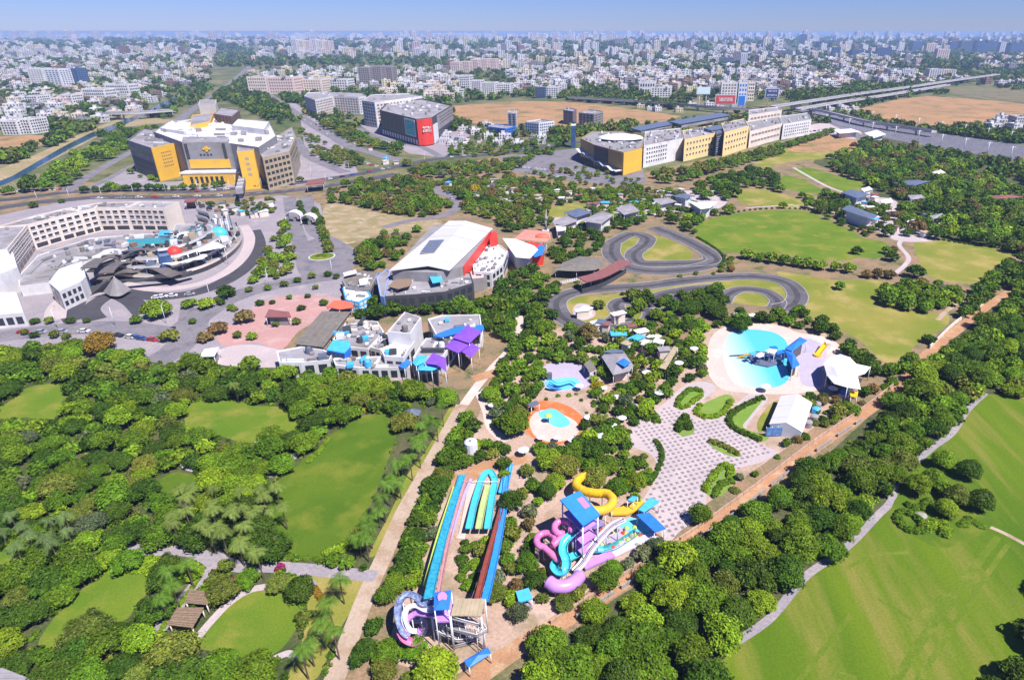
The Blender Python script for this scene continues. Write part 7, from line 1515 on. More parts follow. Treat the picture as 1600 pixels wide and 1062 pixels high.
# roadside belts
row([(118, 304), (160, 300), (220, 298), (300, 297), (350, 292)], 6, (3, 4.2), {'dark green': .6, 'mid green': .4}, 'broad', .2)
row([(385, 296), (430, 290), (480, 282)], 6, (2.6, 3.4), {'mid green': .6, 'olive green': .4}, 'broad', .2)
grove([(485, 250), (500, 230), (540, 240), (570, 255), (540, 268), (500, 262)], (3.4, 5), {'dark green': .5, 'olive green': .5}, 300, ('broad',), .7)
grove([(500, 195), (530, 190), (560, 200), (600, 222), (640, 240), (600, 255), (560, 232), (520, 212)], (5, 7.5), {'olive green': .4, 'dark green': .4, 'mid green': .2}, 500, ('broad',), .6)
grove([(620, 260), (650, 255), (720, 260), (790, 252), (840, 246), (800, 270), (720, 278), (640, 278)], (3.4, 5.4), DRY, 400, ('broad',), .8)
grove([(0, 312), (40, 285), (100, 255), (150, 232), (210, 205), (255, 175), (285, 172), (230, 215), (150, 262), (105, 292), (40, 305)], (4.2, 7), {'mid green': .5, 'dark green': .3, 'bright green': .2}, 1500, ('broad',), .7)
grove([(0, 300), (0, 270), (40, 250), (90, 222), (140, 190), (165, 188), (110, 222), (50, 258)], (5, 7), {'dark green': .5, 'olive green': .5}, 250, ('broad',), 1.1)
row([(0, 330), (60, 322), (100, 318)], 16, (2.5, 3.5), {'dark green': 1}, 'broad', .2)
grove([(300, 315), (345, 318), (420, 310), (440, 318), (430, 335), (380, 340), (330, 335)], (2, 3.4), {'dark green': .6, 'olive green': .4}, 120, ('round',), 1.4)

# greenery filling the water park and the belts along it
grove([(690, 770), (720, 700), (800, 700), (840, 760), (880, 760), (830, 830), (830, 900), (800, 960), (770, 950), (790, 800), (820, 745), (700, 745)], (2.0, 3.6), MIX, 900, ('broad', 'round'), .62)
grove([(830, 910), (850, 880), (880, 930), (960, 890), (1000, 870), (1060, 838), (1010, 880), (900, 950), (860, 970)], (1.6, 2.8), DRY, 500, ('airy', 'broad'), .62)
grove([(600, 960), (640, 880), (690, 770), (700, 760), (675, 850), (655, 920), (620, 950)], (1.9, 3.3), MIX, 600, ('broad', 'round'), .56)
grove([(560, 1062), (600, 990), (640, 1010), (700, 1020), (720, 1045), (690, 1075), (600, 1085)], (1.6, 3.0), MIX, 200, ('broad', 'round'), .8)
grove([(840, 690), (900, 690), (960, 660), (985, 690), (1010, 720), (1015, 745), (990, 785), (950, 760), (900, 735), (840, 735)], (1.9, 3.6), MIX, 700, ('broad', 'round'), .6)
grove([(830, 545), (930, 545), (1000, 560), (1060, 560), (1100, 520), (1105, 560), (1060, 600), (985, 650), (940, 640), (910, 620), (930, 590), (850, 560)], (1.8, 3.4), MIX, 900, ('broad', 'round', 'airy'), .6)
grove([(1245, 612), (1290, 608), (1350, 612), (1392, 598), (1330, 648), (1275, 680), (1265, 640)], (1.2, 2.4), DRY, 300, ('broad', 'bush', 'airy'), .75)
grove([(900, 500), (940, 515), (1000, 520), (1110, 505), (1200, 495), (1250, 490), (1265, 470), (1285, 500), (1200, 508), (1100, 515), (960, 535), (880, 530)], (2, 3.4), {'dark green': .6, 'mid green': .4}, 500, ('broad',), .62)
grove([(965, 462), (1000, 458), (1060, 450), (1000, 470)], (1.4, 2.6), {'dark green': .6, 'olive green': .4}, 60, ('broad', 'airy'), .8)
grove([(1030, 478), (1060, 460), (1120, 455), (1135, 470), (1120, 490), (1060, 495)], (2.6, 4), {'dark green': .8, 'mid green': .2}, 200, ('broad',), .6)
grove([(880, 720), (1010, 700), (1100, 500), (830, 520), (780, 640)], (.8, 1.4), MIX, 500, ('bush',), .9)
grove([(1190, 700), (1110, 782), (1060, 830), (1180, 745), (1270, 680)], (1, 2), DRY, 200, ('airy', 'bush'), .8)
# trees just outside the lower right corner, whose shade reaches the lawn
for a in ((1640, 985, 5.2), (1655, 915, 4.6), (1600, 1052, 4.4), (1690, 1040, 5.5), (1560, 1085, 4.6)): hero(*a, 'dark green', 'broad')
grove([(470, 205), (500, 215), (520, 235), (490, 245), (468, 230)], (3, 4.5), {'mid green': .5, 'olive green': .5}, 80, ('broad',), 1.0)
grove([(130, 296), (190, 262), (240, 250), (255, 290), (200, 296)], (2.5, 4), {'mid green': .6, 'bright green': .4}, 60, ('broad',), 1.3)
grove([(700, 222), (760, 228), (880, 212), (900, 215), (860, 240), (760, 246), (700, 244)], (3, 4.5), {'olive green': .5, 'mid green': .5}, 260, ('broad',), .9)
grove([(905, 262), (960, 275), (1010, 285), (1000, 300), (900, 292), (820, 275), (850, 262)], (2, 3.4), {'olive green': .4, 'mid green': .6}, 140, ('broad', 'round'), 1.2)
grove([(690, 285), (800, 275), (900, 300), (1060, 300), (1090, 330), (1060, 345), (960, 330), (800, 350), (700, 330)], (2.6, 4.2), DRY, 1500, ('broad', 'airy'), .82)
grove([(500, 300), (560, 292), (620, 282), (690, 290), (700, 320), (640, 350), (560, 340), (520, 330)], (3, 5), DRY, 500, ('broad', 'airy'), .72)
grove([(560, 385), (600, 365), (660, 350), (615, 420), (580, 424), (560, 410)], (2.6, 4), DRY, 300, ('broad', 'airy'), .72)
grove([(780, 350), (850, 340), (880, 350), (800, 362)], (2.6, 4), DRY, 120, ('broad',), .8)
grove([(1060, 360), (1088, 350), (1100, 385), (1140, 405), (1130, 425), (1100, 375)], (1.6, 2.8), DRY, 120, ('airy', 'broad'), .9)
grove([(1240, 330), (1300, 340), (1380, 372), (1400, 395), (1385, 400), (1330, 365), (1260, 335)], (2, 3.4), {'dark green': .5, 'brown': .2, 'mid green': .3}, 160, ('broad',), .9)
grove([(1100, 395), (1145, 398), (1150, 425), (1110, 425)], (1.4, 2.4), DRY, 60, ('airy',), 1.0)
grove([(840, 470), (870, 445), (880, 440), (860, 480), (870, 510), (850, 520)], (2.4, 3.8), {'dark green': .7, 'mid green': .3}, 120, ('broad',), .75)
grove([(900, 440), (960, 455), (1060, 432), (1130, 425), (1130, 434), (1000, 450), (900, 452)], (1.2, 2.2), DRY, 120, ('airy', 'bush'), 1.1)
grove([(1240, 480), (1290, 500), (1330, 530), (1300, 530), (1250, 505)], (2.2, 3.4), {'dark green': .7, 'mid green': .3}, 120, ('broad',), .75)

NEAR_N = len(TREES)
# belts and copses between the houses of the town
FAR = []
def copse(poly, n, r, cols={'dark green': .5, 'mid green': .25, 'olive green': .25}):
    a = np.array(poly, float); lo, hi = a.min(0), a.max(0); c = 0; names = list(cols); ws = list(cols.values())
    while c < n:
        px, py = random.uniform(lo[0], hi[0]), random.uniform(lo[1], hi[1])
        if not inside(a, px, py): continue
        c += 1; p = P(px, py)
        if blocked(p.x, p.y) or not free_far(p.x, p.y, r[0]): continue
        FAR.append((p.x, p.y, random.uniform(*r), random.choices(names, ws)[0]))
def free_far(x, y, r):
    for a, b, c in FAR_B:
        if abs(a - x) < c + r * .3 and abs(b - y) < c + r * .3: return False
    return True
FAR_B = globals().get('CITY_FOOT', [])
copse([(-20, 150), (330, 140), (300, 165), (200, 200), (-20, 275)], 420, (5, 8))
copse([(-20, 110), (330, 100), (330, 145), (-20, 165)], 650, (6, 9))
copse([(380, 120), (400, 108), (700, 100), (1210, 118), (1210, 160), (820, 152), (700, 162), (600, 155), (470, 165), (420, 150)], 1200, (6, 9))
copse([(800, 150), (940, 148), (1080, 165), (1050, 172), (900, 158)], 260, (5, 7))
copse([(640, 168), (700, 160), (740, 205), (700, 205)], 60, (5, 7))
copse([(840, 208), (960, 200), (1000, 195), (960, 205), (900, 215)], 90, (5, 7), {'olive green': .6, 'mid green': .4})
copse([(300, 165), (390, 115), (410, 140), (460, 180), (420, 190), (360, 160)], 320, (5, 8))
copse([(1210, 100), (1600, 90), (1640, 120), (1480, 135), (1330, 165), (1230, 160)], 900, (6, 9))
copse([(1260, 190), (1340, 170), (1420, 200), (1640, 215), (1640, 245), (1500, 225), (1350, 200)], 330, (5, 7))
copse([(1480, 200), (1600, 190), (1640, 215), (1500, 212)], 60, (5, 7))
copse([(-20, 78), (700, 74), (1640, 78), (1640, 108), (1200, 118), (700, 100), (-20, 112)], 1700, (10, 16))
copse([(-20, 80), (1640, 84), (1640, 104), (-20, 104)], 900, (9, 15))
copse([(-20, 60), (1640, 60), (1640, 80), (-20, 80)], 1200, (22, 40))
copse([(-20, 175), (240, 165), (140, 205), (40, 245), (-20, 265)], 90, (5, 7))
copse([(400, 150), (470, 155), (560, 190), (560, 205), (480, 190), (440, 200)], 60, (5, 7))
copse([(700, 195), (800, 200), (960, 196), (1060, 190), (1180, 172), (1260, 186), (1010, 215), (880, 215), (760, 215)], 130, (4, 6))
copse([(1220, 150), (1480, 122), (1640, 125), (1640, 150), (1450, 148), (1340, 170), (1240, 175)], 260, (5, 8))
copse([(1300, 215), (1640, 262), (1640, 300), (1420, 238)], 110, (4, 6))
copse([(720, 200), (800, 225), (900, 210), (860, 245), (760, 232)], 70, (3, 5))

# ---- order by size in the picture: the 300 largest stand as trees of their own, the rest as one wood
def sz(t): 
    p = proj(t[0], t[1], 2); ok = -25 < p[0] < IW + 25 and -10 < p[1] < IH + 45
    return -t[2] * FPX / (t[1] * cT + CAMH * sT) * (1 if ok else .01)
BUSHES = [t for t in TREES if t[4] == 'bush']
TREES = sorted([t for t in TREES if t[4] != 'bush'], key=sz)
LAND = [('long central lawn', 510, 770), ('lower left oval lawn', 390, 975), ('brown thatched pergolas', 298, 950), ('far left small lawn', 65, 630), ('lawn above the long one', 400, 655), ('sloping lower left lawn', 150, 950),
        ('left garden path junction', 320, 875), ('round little garden lawn', 285, 760), ('bottom left corner', 30, 1040), ('left photo edge', 10, 780), ('left forecourt road', 150, 545), ('white shed on the forecourt', 325, 550), ('beige service path', 620, 850),
        ('twisting purple slide', 650, 965), ('multi lane racing slide', 740, 800), ('yellow serpentine slide', 925, 770), ('pink spiral slides', 860, 840), ('checkered plaza', 1070, 740), ('orange paddling pool deck', 865, 660), ('lilac splash deck', 885, 590),
        ('wave pool', 1180, 555), ('white marquee', 1238, 645), ('white tensile tent', 1320, 580), ('golf lawn island', 1480, 770), ('golf lawn edge path', 1270, 890), ('golf path bend', 1400, 760), ('golf lawn top corner', 1520, 640), ('golf path foot', 1140, 1020),
        ('middle red track', 1180, 780), ('lower red dirt track', 940, 940), ('upper red dirt track', 1500, 515), ('bottom red track', 800, 1020), ('lower kart track', 1060, 470), ('upper kart track', 1040, 395), ('large oval sports lawn', 1230, 370), ('far right dry lawn', 1500, 410), ('dry lawn above wave pool', 1340, 490),
        ('white roofed hall', 690, 385), ('purple canopies', 725, 545), ('flower roundabout', 503, 400), ('white arch gates', 472, 342), ('hotel', 180, 340), ('curved terrace building', 260, 410), ('yellow mall', 290, 240), ('long pale yellow mall', 1090, 230), ('black mall', 650, 195), ('grey pavilion roofs', 1350, 310), ('rail yard', 1480, 235), ('tan clearing', 590, 345), ('canal', 100, 240)]
ORDW = ['closest', 'second closest', 'third closest', 'fourth closest', 'fifth closest', 'sixth closest', 'seventh closest', 'eighth closest', 'ninth closest', 'tenth closest', 'eleventh closest', 'twelfth closest', 'thirteenth closest', 'fourteenth closest', 'fifteenth closest', 'sixteenth closest', 'seventeenth closest', 'eighteenth closest', 'nineteenth closest', 'twentieth closest', 'twenty first closest', 'twenty second closest', 'twenty third closest']
def locate(x, y, z=3):
    p = proj(x, y, z); return min(((p[0] - a) ** 2 + (p[1] - b) ** 2, n) for n, a, b in LAND)
def named(items, key):                                  # label each by its look and its rank from the nearest landmark
    out = {}; g = {}
    for i, it in enumerate(items):
        d, n = locate(it[0], it[1]); g.setdefault((key(it), n), []).append((d, i))
    for (k, n), L in g.items():
        for q, (d, i) in enumerate(sorted(L)): out[i] = (k, ORDW[min(q, 22)], n)
    return out
ADJ = {'spread': 'spreading', 'broad': 'broad', 'round': 'round', 'airy': 'ragged'}
NEAR = TREES[:300]; REST = TREES[300:]
nm = named(NEAR, lambda t: (t[3], t[4]))
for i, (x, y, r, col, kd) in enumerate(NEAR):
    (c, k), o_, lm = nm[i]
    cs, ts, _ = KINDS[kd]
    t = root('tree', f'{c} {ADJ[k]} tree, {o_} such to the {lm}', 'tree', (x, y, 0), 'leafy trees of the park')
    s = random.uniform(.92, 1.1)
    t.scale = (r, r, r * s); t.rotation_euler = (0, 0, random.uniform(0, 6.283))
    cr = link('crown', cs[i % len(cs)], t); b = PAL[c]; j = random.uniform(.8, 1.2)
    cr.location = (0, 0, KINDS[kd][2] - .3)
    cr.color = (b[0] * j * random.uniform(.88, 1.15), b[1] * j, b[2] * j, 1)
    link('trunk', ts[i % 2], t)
def mass(name, items, lib, lift):
    T, N, Cc = [], [], []
    for i, it in enumerate(items):
        x, y, r, col = it[:4]; tris, tint = lib[i % len(lib)]; a = random.uniform(0, 6.283); ca, sa = math.cos(a), math.sin(a)
        M = np.array([[ca, sa, 0], [-sa, ca, 0], [0, 0, random.uniform(.85, 1.15)]])
        T.append((tris + np.array([0, 0, lift])) @ M * r + np.array([x, y, 0])); N.append(tint)
        b = np.array(PAL[col]) * random.uniform(.78, 1.2); b[0] *= random.uniform(.88, 1.15); Cc.append(np.repeat(b[None], len(tris), 0))
    o = link(name, tri_mesh(name, np.concatenate(T), np.concatenate(N), M_leafmass, np.concatenate(Cc))); o['kind'] = 'stuff'; return o
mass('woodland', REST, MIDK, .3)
mass('distant_wood', FAR, FARK, .15)
UND = []
for poly, n in (([(-60, 1085), (-60, 560), (205, 560), (430, 578), (640, 606), (708, 622), (640, 745), (590, 850), (570, 905), (500, 1085)], 5200), ([(860, 1085), (960, 945), (1095, 855), (1260, 742), (1412, 615), (1600, 455), (1680, 600), (1535, 618), (1415, 740), (1330, 845), (1240, 925), (1150, 1000), (1150, 1085)], 3600)):
    pts = np.array([(p.x, p.y) for p in W(poly)]); lo, hi = pts.min(0), pts.max(0)
    for _ in range(n):
        x, y = random.uniform(lo[0], hi[0]), random.uniform(lo[1], hi[1])
        if inside(pts, x, y) and not blocked(x, y): UND.append((x, y, random.uniform(.6, 1.3), random.choice(['dark green', 'mid green', 'mid green', 'olive green', 'bright green'])))
mass('undergrowth', UND, FARK, -.25)
bn = named(BUSHES, lambda t: t[3])
for i, (x, y, r, col, kd) in enumerate(BUSHES):
    c, o_, lm = bn[i]
    b = link('bush', KINDS['bush'][0][i % 4], None, (x, y, -.1 * r)); b.scale = (r, r, r * random.uniform(.8, 1.1)); b.rotation_euler = (0, 0, random.uniform(0, 6.28))
    q = PAL[c]; b.color = (*q, 1)
    tag(b, f'{c} low bush, {o_} of its colour to the {lm}', 'bush', 'low bushes of the park')

# ------------------------------------------------------------------ palms, each frond a part
def frond_mesh(seed, droop):
    r = np.random.default_rng(seed); n = 15; tr = []
    def spine(u): return np.array([u, 0, .42 * math.sin(u * 1.9) - droop * u * u * .9])
    for i in range(n):
        u = .12 + .86 * i / n; p = spine(u); q = spine(min(u + .1, 1)); L = .30 * math.sin(math.pi * (.12 + .82 * u)) + .05
        for sg in (1, -1):
            e = p + np.array([.16, sg * L, -.12 - .1 * r.random()]); q_ = p + (q - p) * .42; tr.append([p, q_, e] if sg > 0 else [q_, p, e]); m_ = (p + q) / 2 + np.array([.05, sg * L * .75, -.05]); pass
    for i in range(5):
        a, b = spine(i / 5), spine((i + 1) / 5); w = np.array([0, .022, 0]); tr += [[a - w, b - w * .6, b + w * .6], [a - w, b + w * .6, a + w]]
    t = np.array(tr); return tri_mesh('frond', t, np.repeat(r.uniform(.8, 1.2, (len(t), 1)), 3, 1), M_leaf)
FR = [frond_mesh(i, d) for i, d in enumerate((.35, .6, .95, 1.25))]
PT = MB().tube([(0, 0, -.1), (.02, .01, .5), (.0, .03, 1.0)], .17, 8, 0, .11).mesh('trunk', M_bark)
PCOL = {'deep green': (.105, .195, .02), 'pale green': (.17, .225, .045), 'grey green': (.13, .19, .06)}
PALMS = sorted(PALMS, key=lambda t: t[1]); pn = named([(a, b, h, s, c) for a, b, h, s, c in PALMS], lambda t: t[4])
for i, (x, y, h, s, c) in enumerate(PALMS):
    _, o_, lm = pn[i]; t = root('palm_tree', f'{c} feathery palm, {o_} such to the {lm}', 'palm', (x, y, 0), 'palms of the left garden'); t.rotation_euler = (0, 0, random.uniform(0, 6.28))
    tk = link('trunk', PT, t); tk.scale = (1.2, 1.2, h)
    b = np.array(PCOL[c]) * random.uniform(.85, 1.2)
    for k in range(15):
        f = link('frond', FR[(k * 7 + i) % 4], t, (0, .03 * h * .1, h)); f.rotation_euler = (0, 0, k * 2.4 + random.uniform(-.2, .2)); q = s * random.uniform(.85, 1.1); f.scale = (q, q, q); f.color = (*b, 1)

# ------------------------------------------------------------------ hedges and planted beds
HB = [crown_arrays(700 + i, lobes=6, leaves=190, leaf=.16, flat=.5, lr=(.38, .5), spread=.45) for i in range(5)]
def hedge(label, px, w, h, col, closed=False):
    path = catmull(W(px), 8, closed); T, N, acc, last = [], [], 0, None
    for p in path:
        if last is not None and (p - last).length < w * .55: continue
        last = p; tr, ti = HB[len(T) % 5]; a = random.uniform(0, 6.28); ca, sa = math.cos(a), math.sin(a)
        M = np.array([[ca, sa, 0], [-sa, ca, 0], [0, 0, 1]]); T.append((tr @ M) * np.array([w * .62, w * .62, h]) * random.uniform(.9, 1.1) + np.array([p.x, p.y, -.1])); N.append(ti)
    T = np.concatenate(T); c = T.reshape(-1, 3).mean(0); c[2] = 0
    o = link('hedge', tri_mesh('hedge', T - c, np.concatenate(N), M_leaf), None, c); b = PAL[col]; o.color = (*b, 1); tag(o, label, 'hedge'); return o
def bed(px, col_mat=None): return sheet('planting_bed', px, col_mat or M_hedge_lawn, .05)
bed([(1055, 634), (1058, 622), (1074, 608), (1099, 610), (1096, 619), (1072, 637), (1062, 640)]); bed([(1085, 641), (1099, 631), (1134, 616), (1146, 626), (1126, 650), (1112, 654), (1092, 651)]); bed([(1137, 662), (1145, 643), (1180, 622), (1195, 620), (1172, 650), (1162, 668), (1200, 682), (1186, 690), (1150, 675)])
bed([(1106, 688), (1120, 686), (1140, 700), (1160, 712), (1140, 712), (1115, 700)]); bed([(1100, 768), (1112, 745), (1130, 725), (1146, 730), (1148, 750), (1125, 775)]); bed([(1052, 668), (1066, 650), (1080, 660), (1084, 676), (1066, 681)], M_hedge_lawn)
hedge('green hedge edging the first planted island of the checkered plaza', [(1058, 634), (1062, 623), (1078, 610), (1096, 611)], 2.2, 1.4, 'mid green'); hedge('green hedge edging the first island on its plaza side', [(1096, 618), (1075, 634), (1063, 638)], 2.0, 1.2, 'bright green')
hedge('yellowish hedge round the lower end of the second plaza island', [(1094, 634), (1088, 643), (1098, 651), (1113, 652), (1128, 646), (1142, 628)], 2.4, 1.3, 'bright green'); hedge('dark hedge along the long third plaza island', [(1190, 622), (1160, 636), (1142, 648), (1140, 662), (1155, 674), (1188, 688)], 2.4, 1.4, 'dark green')
hedge('brownish hedge strip low on the checkered plaza', [(1110, 690), (1130, 697), (1155, 712)], 2.4, 1.3, 'olive green'); hedge('curled clipped hedge at the plaza corner by the red track', [(1102, 766), (1112, 748), (1130, 728), (1142, 732), (1138, 748)], 2.4, 1.4, 'bright green'); hedge('second curled clipped hedge at the plaza corner', [(1118, 770), (1128, 757), (1144, 752)], 2.2, 1.3, 'mid green')
hedge('tall bush clump in the middle of the checkered plaza', [(1060, 672), (1070, 656), (1078, 672)], 3.2, 2.6, 'dark green'); hedge('round bush clump at the top left of the checkered plaza', [(1012, 655), (1018, 645), (1026, 660)], 2.6, 2.2, 'mid green'); hedge('curved hedge along the left rim of the checkered plaza', [(1025, 690), (1034, 706), (1030, 730), (1015, 755)], 2.0, 1.2, 'dark green')
hedge('clipped oval hedge ring on the golf lawn island', [(1402, 812), (1408, 800), (1422, 804), (1440, 818), (1438, 830), (1418, 828)], 2.4, 1.5, 'mid green', True); hedge('rounded hedge mound at the foot of the golf lawn island', [(1448, 826), (1462, 818), (1480, 826), (1472, 838)], 3.0, 1.8, 'bright green'); hedge('small hedge at the right foot of the golf lawn island', [(1502, 820), (1516, 812), (1532, 822)], 2.4, .9, 'mid green'); hedge('low hedge across the middle of the golf lawn island', [(1418, 790), (1436, 795), (1450, 785)], 2.4, 1.6, 'mid green')
sheet('lawn', [(1394, 790), (1410, 824), (1442, 845), (1475, 856), (1515, 842), (1543, 828), (1560, 800), (1548, 775), (1500, 745), (1470, 720), (1430, 745)], M_dark_lawn, .035)
ls = P(1437, 806); t = root('boulder', 'flat grey rock inside the clipped hedge ring', 'rock', ls); part('rock', MB().dome((ls.x, ls.y, 0), 2.2, 1.4, .7, 9, 3, 0, .3), M_stone, t)
hedge('bright hedge bank above the sloping lower left lawn', [(178, 884), (205, 878), (240, 880)], 3.2, 1.5, 'bright green'); hedge('bright hedge bank below the garden path, second row', [(182, 892), (215, 890), (246, 892)], 3.0, 1.2, 'bright green'); hedge('dark clipped hedge oval beside the round little lawn', [(310, 738), (330, 733), (352, 740)], 3.4, 1.5, 'dark green')
hedge('clipped hedge on the foot of the long central lawn', [(515, 864), (535, 858), (548, 846)], 3.2, 1.9, 'bright green'); hedge('lime hedge along the left garden walk', [(250, 988), (282, 944), (310, 905), (318, 885)], 1.2, .9, 'bright green'); hedge('hedge row along the foot of the lawn path left of the lawn', [(430, 868), (460, 872), (500, 874)], 1.6, 1.0, 'mid green')
hedge('yellow shrub belt by the walled end of the long lawn', [(560, 645), (580, 640), (600, 642)], 2.6, 1.6, 'yellow'); hedge('orange flower hedge by the lower path junction', [(480, 915), (492, 922), (502, 935)], 1.8, 1.0, 'golden brown'); hedge('hedge along the grey walk left of the long lawn', [(512, 688), (500, 705), (482, 722)], 1.6, 1.1, 'bright green'); hedge('hedge along the other side of the grey walk', [(505, 655), (485, 675), (470, 690)], 1.8, 1.2, 'bright green')
M_flower = PAL.update({'magenta': (.30, .03, .12)}) ; hedge('magenta flower bed behind the oval lawn', [(345, 918), (362, 908), (382, 900)], 1.5, .9, 'magenta'); hedge('yellow flower bed behind the oval lawn', [(355, 925), (375, 915), (395, 908)], 1.3, .8, 'yellow'); hedge('dark red shrub at the path junction', [(436, 892), (440, 884)], 1.8, 1.4, 'magenta')
hedge('clipped dark hedge bordering the kart track outer bend', [(1090, 372), (1112, 385), (1130, 400), (1128, 412)], 1.8, 1.2, 'dark green'); hedge('planting on the roundabout', [(498, 401), (503, 399), (508, 402)], 3, 1.2, 'olive green')
hedge('dark hedge along the upper edge of the dry right lawn', [(1440, 370), (1500, 380), (1560, 388), (1590, 396)], 2.0, 1.2, 'dark green'); hedge('hedge along the top of the big oval lawn', [(1120, 338), (1180, 328), (1250, 327), (1300, 340), (1350, 368)], 1.8, 1.2, 'dark green')
print('trees', len(NEAR), 'woodland', len(REST), 'far', len(FAR), 'bushes', len(BUSHES))
# ------------------------------------------------------------------ cars
CM = {}
def car_mesh():
    b = MB(); L, Wd = 4.3, 1.75
    b.loft([(-L / 2, -Wd / 2), (L / 2, -Wd / 2), (L / 2, Wd / 2), (-L / 2, Wd / 2)], .3, [(-L / 2 + .08, -Wd / 2 + .05), (L / 2 - .15, -Wd / 2 + .05), (L / 2 - .15, Wd / 2 - .05), (-L / 2 + .08, Wd / 2 - .05)], .88)
    b.loft([(-1.15, -.66), (.55, -.66), (.55, .66), (-1.15, .66)], 1.36, [(-1.05, -.6), (.45, -.6), (.45, .6), (-1.05, .6)], 1.46)
    g = MB(); g.loft([(-1.75, -.8), (1.2, -.8), (1.2, .8), (-1.75, .8)], .885, [(-1.15, -.65), (.55, -.65), (.55, .65), (-1.15, .65)], 1.36)
    w = MB(); w.tube([(0, -.11, 0), (0, .11, 0)], .32, 10, 0, None, False); return b, g, w
cb, cg, cw = car_mesh(); cgm = cg.mesh('window', M_glass); cwm = cw.mesh('wheel', M_tyre)
CARC = {'white': M_white, 'silver': mat('silver_paint', (.5, .5, .52), .3, .05, 1, spec=.6, metal=.4), 'black': mat('black_paint', (.02, .02, .025), .25, .1, 1, spec=.6), 'red': mat('red_car_paint', (.45, .03, .03), .3, .05, 1, spec=.6), 'blue': mat('blue_car_paint', (.04, .09, .3), .3, .05, 1, spec=.6)}
CBM = {k: cb.mesh('body', m) for k, m in CARC.items()}; CARS = []
def car(px, py, ang, col, where): CARS.append((P(px, py), ang, col, where))
def traffic(a, b, n, where, off=0, seed=0, park=False):
    r = random.Random(seed); A, B = P(*a), P(*b); d = (B - A); L = d.length; d.normalize(); s = Vector((-d.y, d.x, 0))
    for i in range(n):
        u = (i + (r.uniform(.15, .85) if not park else .5)) / n; p = A + d * L * u + s * (off + r.uniform(-.3, .3)); CARS.append((p, math.atan2(d.y, d.x) + (math.pi / 2 if park else 0), r.choice(['white', 'white', 'white', 'silver', 'silver', 'black', 'red', 'blue']), where))
traffic((182, 525), (244, 533), 5, 'parked in the row behind the golden brown tree', 0, 3)
traffic((300, 301), (470, 289), 8, 'on the upper avenue before the yellow mall', 1.5, 4); traffic((140, 310), (380, 305), 8, 'on the lower avenue behind the hotel', -2, 5); traffic((480, 288), (640, 258), 8, 'on the avenue between the malls', 2, 6)
traffic((20, 300), (105, 296), 12, 'parked by the far left junction', 0, 7, True); traffic((700, 247), (880, 226), 10, 'on the avenue before the long mall', 1, 8); traffic((520, 214), (440, 164), 8, 'on the road between yellow and black malls', 2, 9); traffic((560, 232), (480, 190), 5, 'on the road beside the black mall', -3, 10)
traffic((545, 245), (590, 262), 8, 'parked on the lot below the road fork', 0, 11, True); traffic((700, 215), (740, 222), 8, 'parked right of the black mall', 0, 12, True); traffic((810, 262), (900, 272), 14, 'parked before the long mall', 0, 13, True); traffic((820, 270), (880, 278), 10, 'parked in the nearer row before the long mall', 0, 14, True)
traffic((230, 468), (300, 462), 4, 'on the dark hotel drive', 1, 15); traffic((20, 522), (150, 520), 4, 'on the forecourt road at the left', 1, 16); traffic((200, 235), (260, 200), 8, 'on the road left of the yellow mall', 1, 17); traffic((690, 292), (712, 318), 3, 'on the lane by the yellow tree', 0, 18)
traffic((1225, 212), (1290, 203), 9, 'parked at the end of the long mall', 0, 19, True); traffic((420, 265), (450, 258), 6, 'parked right of the yellow mall', 0, 20, True)
seen = {}
ORDN = ['first', 'second', 'third', 'fourth', 'fifth', 'sixth', 'seventh', 'eighth', 'ninth', 'tenth', 'eleventh', 'twelfth', 'thirteenth', 'fourteenth']
CARS.sort(key=lambda c: (c[3], proj(*c[0])[0]))
for p, a, c, w in CARS:
    k = seen.get((c, w), 0); seen[(c, w)] = k + 1
    t = root('parked_car' if 'parked' in w else 'car', f'{c} car {w}, {ORDN[k]} {c} from the left', 'car', (p.x, p.y, .045), 'cars on the roads and lots'); t.rotation_euler = (0, 0, a)
    link('body', CBM[c], t); link('window', cgm, t)
    for x, y in ((-1.3, -.8), (-1.3, .8), (1.3, -.8), (1.3, .8)): link('wheel', cwm, t, (x, y, .32))
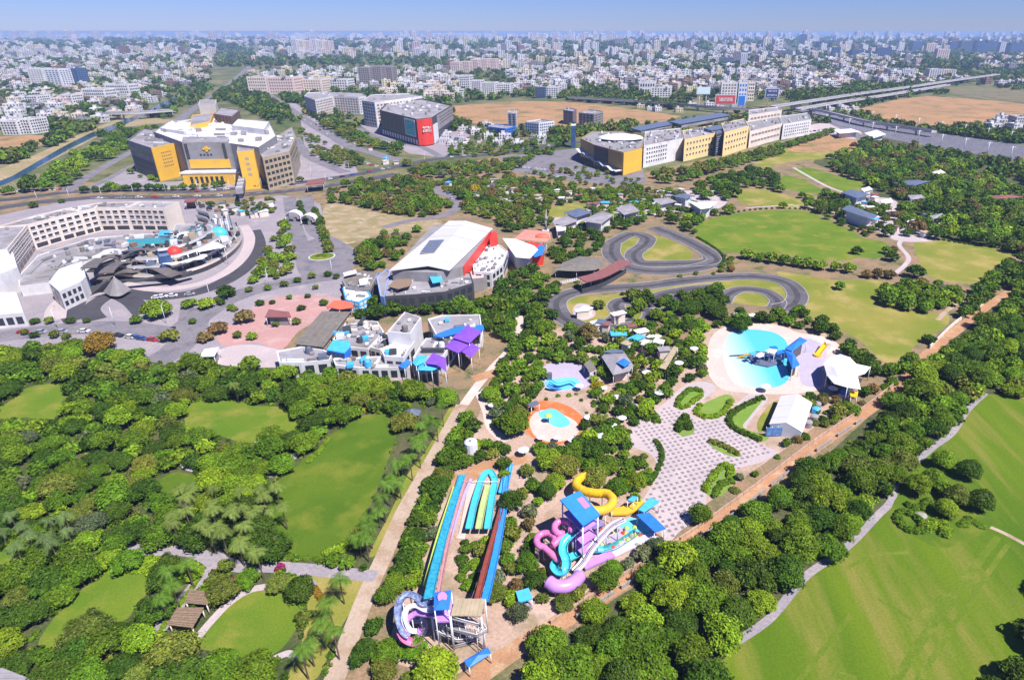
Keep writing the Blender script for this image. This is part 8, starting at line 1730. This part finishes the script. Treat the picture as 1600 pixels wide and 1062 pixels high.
# lamp posts of the avenue and the forecourt
lp = MB().tube([(0, 0, 0), (0, 0, 8.2)], .13, 6, 0, .08).mesh('pole', M_steel); la = MB().bar((0, 0, 8.1), (2.0, 0, 8.7), .06).mesh('arm', M_steel); lh = MB().box((2.2, 0, 8.6), .9, .3, .16).mesh('lamp', M_pale)
LPS = [(x, 316 - (x - 60) * .06) for x in range(60, 560, 50)] + [(x, 298 - (x - 300) * .12) for x in range(310, 900, 59)] + [(90, 512), (180, 508), (260, 505), (330, 470), (420, 446), (520, 430)]
LS = ['first', 'second', 'third', 'fourth', 'fifth', 'sixth', 'seventh', 'eighth', 'ninth', 'tenth', 'eleventh', 'twelfth', 'thirteenth', 'fourteenth', 'fifteenth', 'sixteenth', 'seventeenth', 'eighteenth', 'nineteenth', 'twentieth', 'twenty first', 'twenty second', 'twenty third', 'twenty fourth', 'twenty fifth', 'last but one', 'last']
for i, (x, y) in enumerate(sorted(LPS)):
    p = P(x, y); t = root('street_lamp', f'pale single arm street lamp, {LS[i]} from the left along the avenues', 'street lamp', p, 'street lamps by the avenue'); t.rotation_euler = (0, 0, random.choice((1.57, -1.57, 0)))
    link('pole', lp, t); link('arm', la, t); link('lamp', lh, t)
# low boundary walls of the red track
for lb, px, off in (('low pale wall along the park side of the red track', [(860, 975), (985, 893), (1080, 832), (1180, 760), (1270, 692), (1340, 645), (1395, 603)], 0), ('low broken wall along the wood side of the red track', [(900, 966), (990, 908), (1085, 848), (1185, 776), (1275, 706), (1345, 658)], 1)):
    t = root('boundary_wall', lb, 'wall', P(*px[0])); A = catmull(W(px), 10)
    for i in range(len(A) - 1):
        if off and i % 4 == 3: continue
        part('wall_panel', MB().strip([A[i].lerp(A[i + 1], .02), A[i].lerp(A[i + 1], .98)], .3, 1.1), mat('pink_plaster', (.42, .27, .20), .9, .2, .4) if not off else M_stone, t)
t = root('boundary_wall', 'pale wall section at the top of the red track', 'wall', P(1500, 512)); A = catmull(W([(1452, 545), (1490, 508), (1536, 476)]), 6)
for i in range(len(A) - 1): part('wall_panel', MB().strip([A[i].lerp(A[i + 1], .02), A[i].lerp(A[i + 1], .98)], .35, 1.6), M_cream, t)
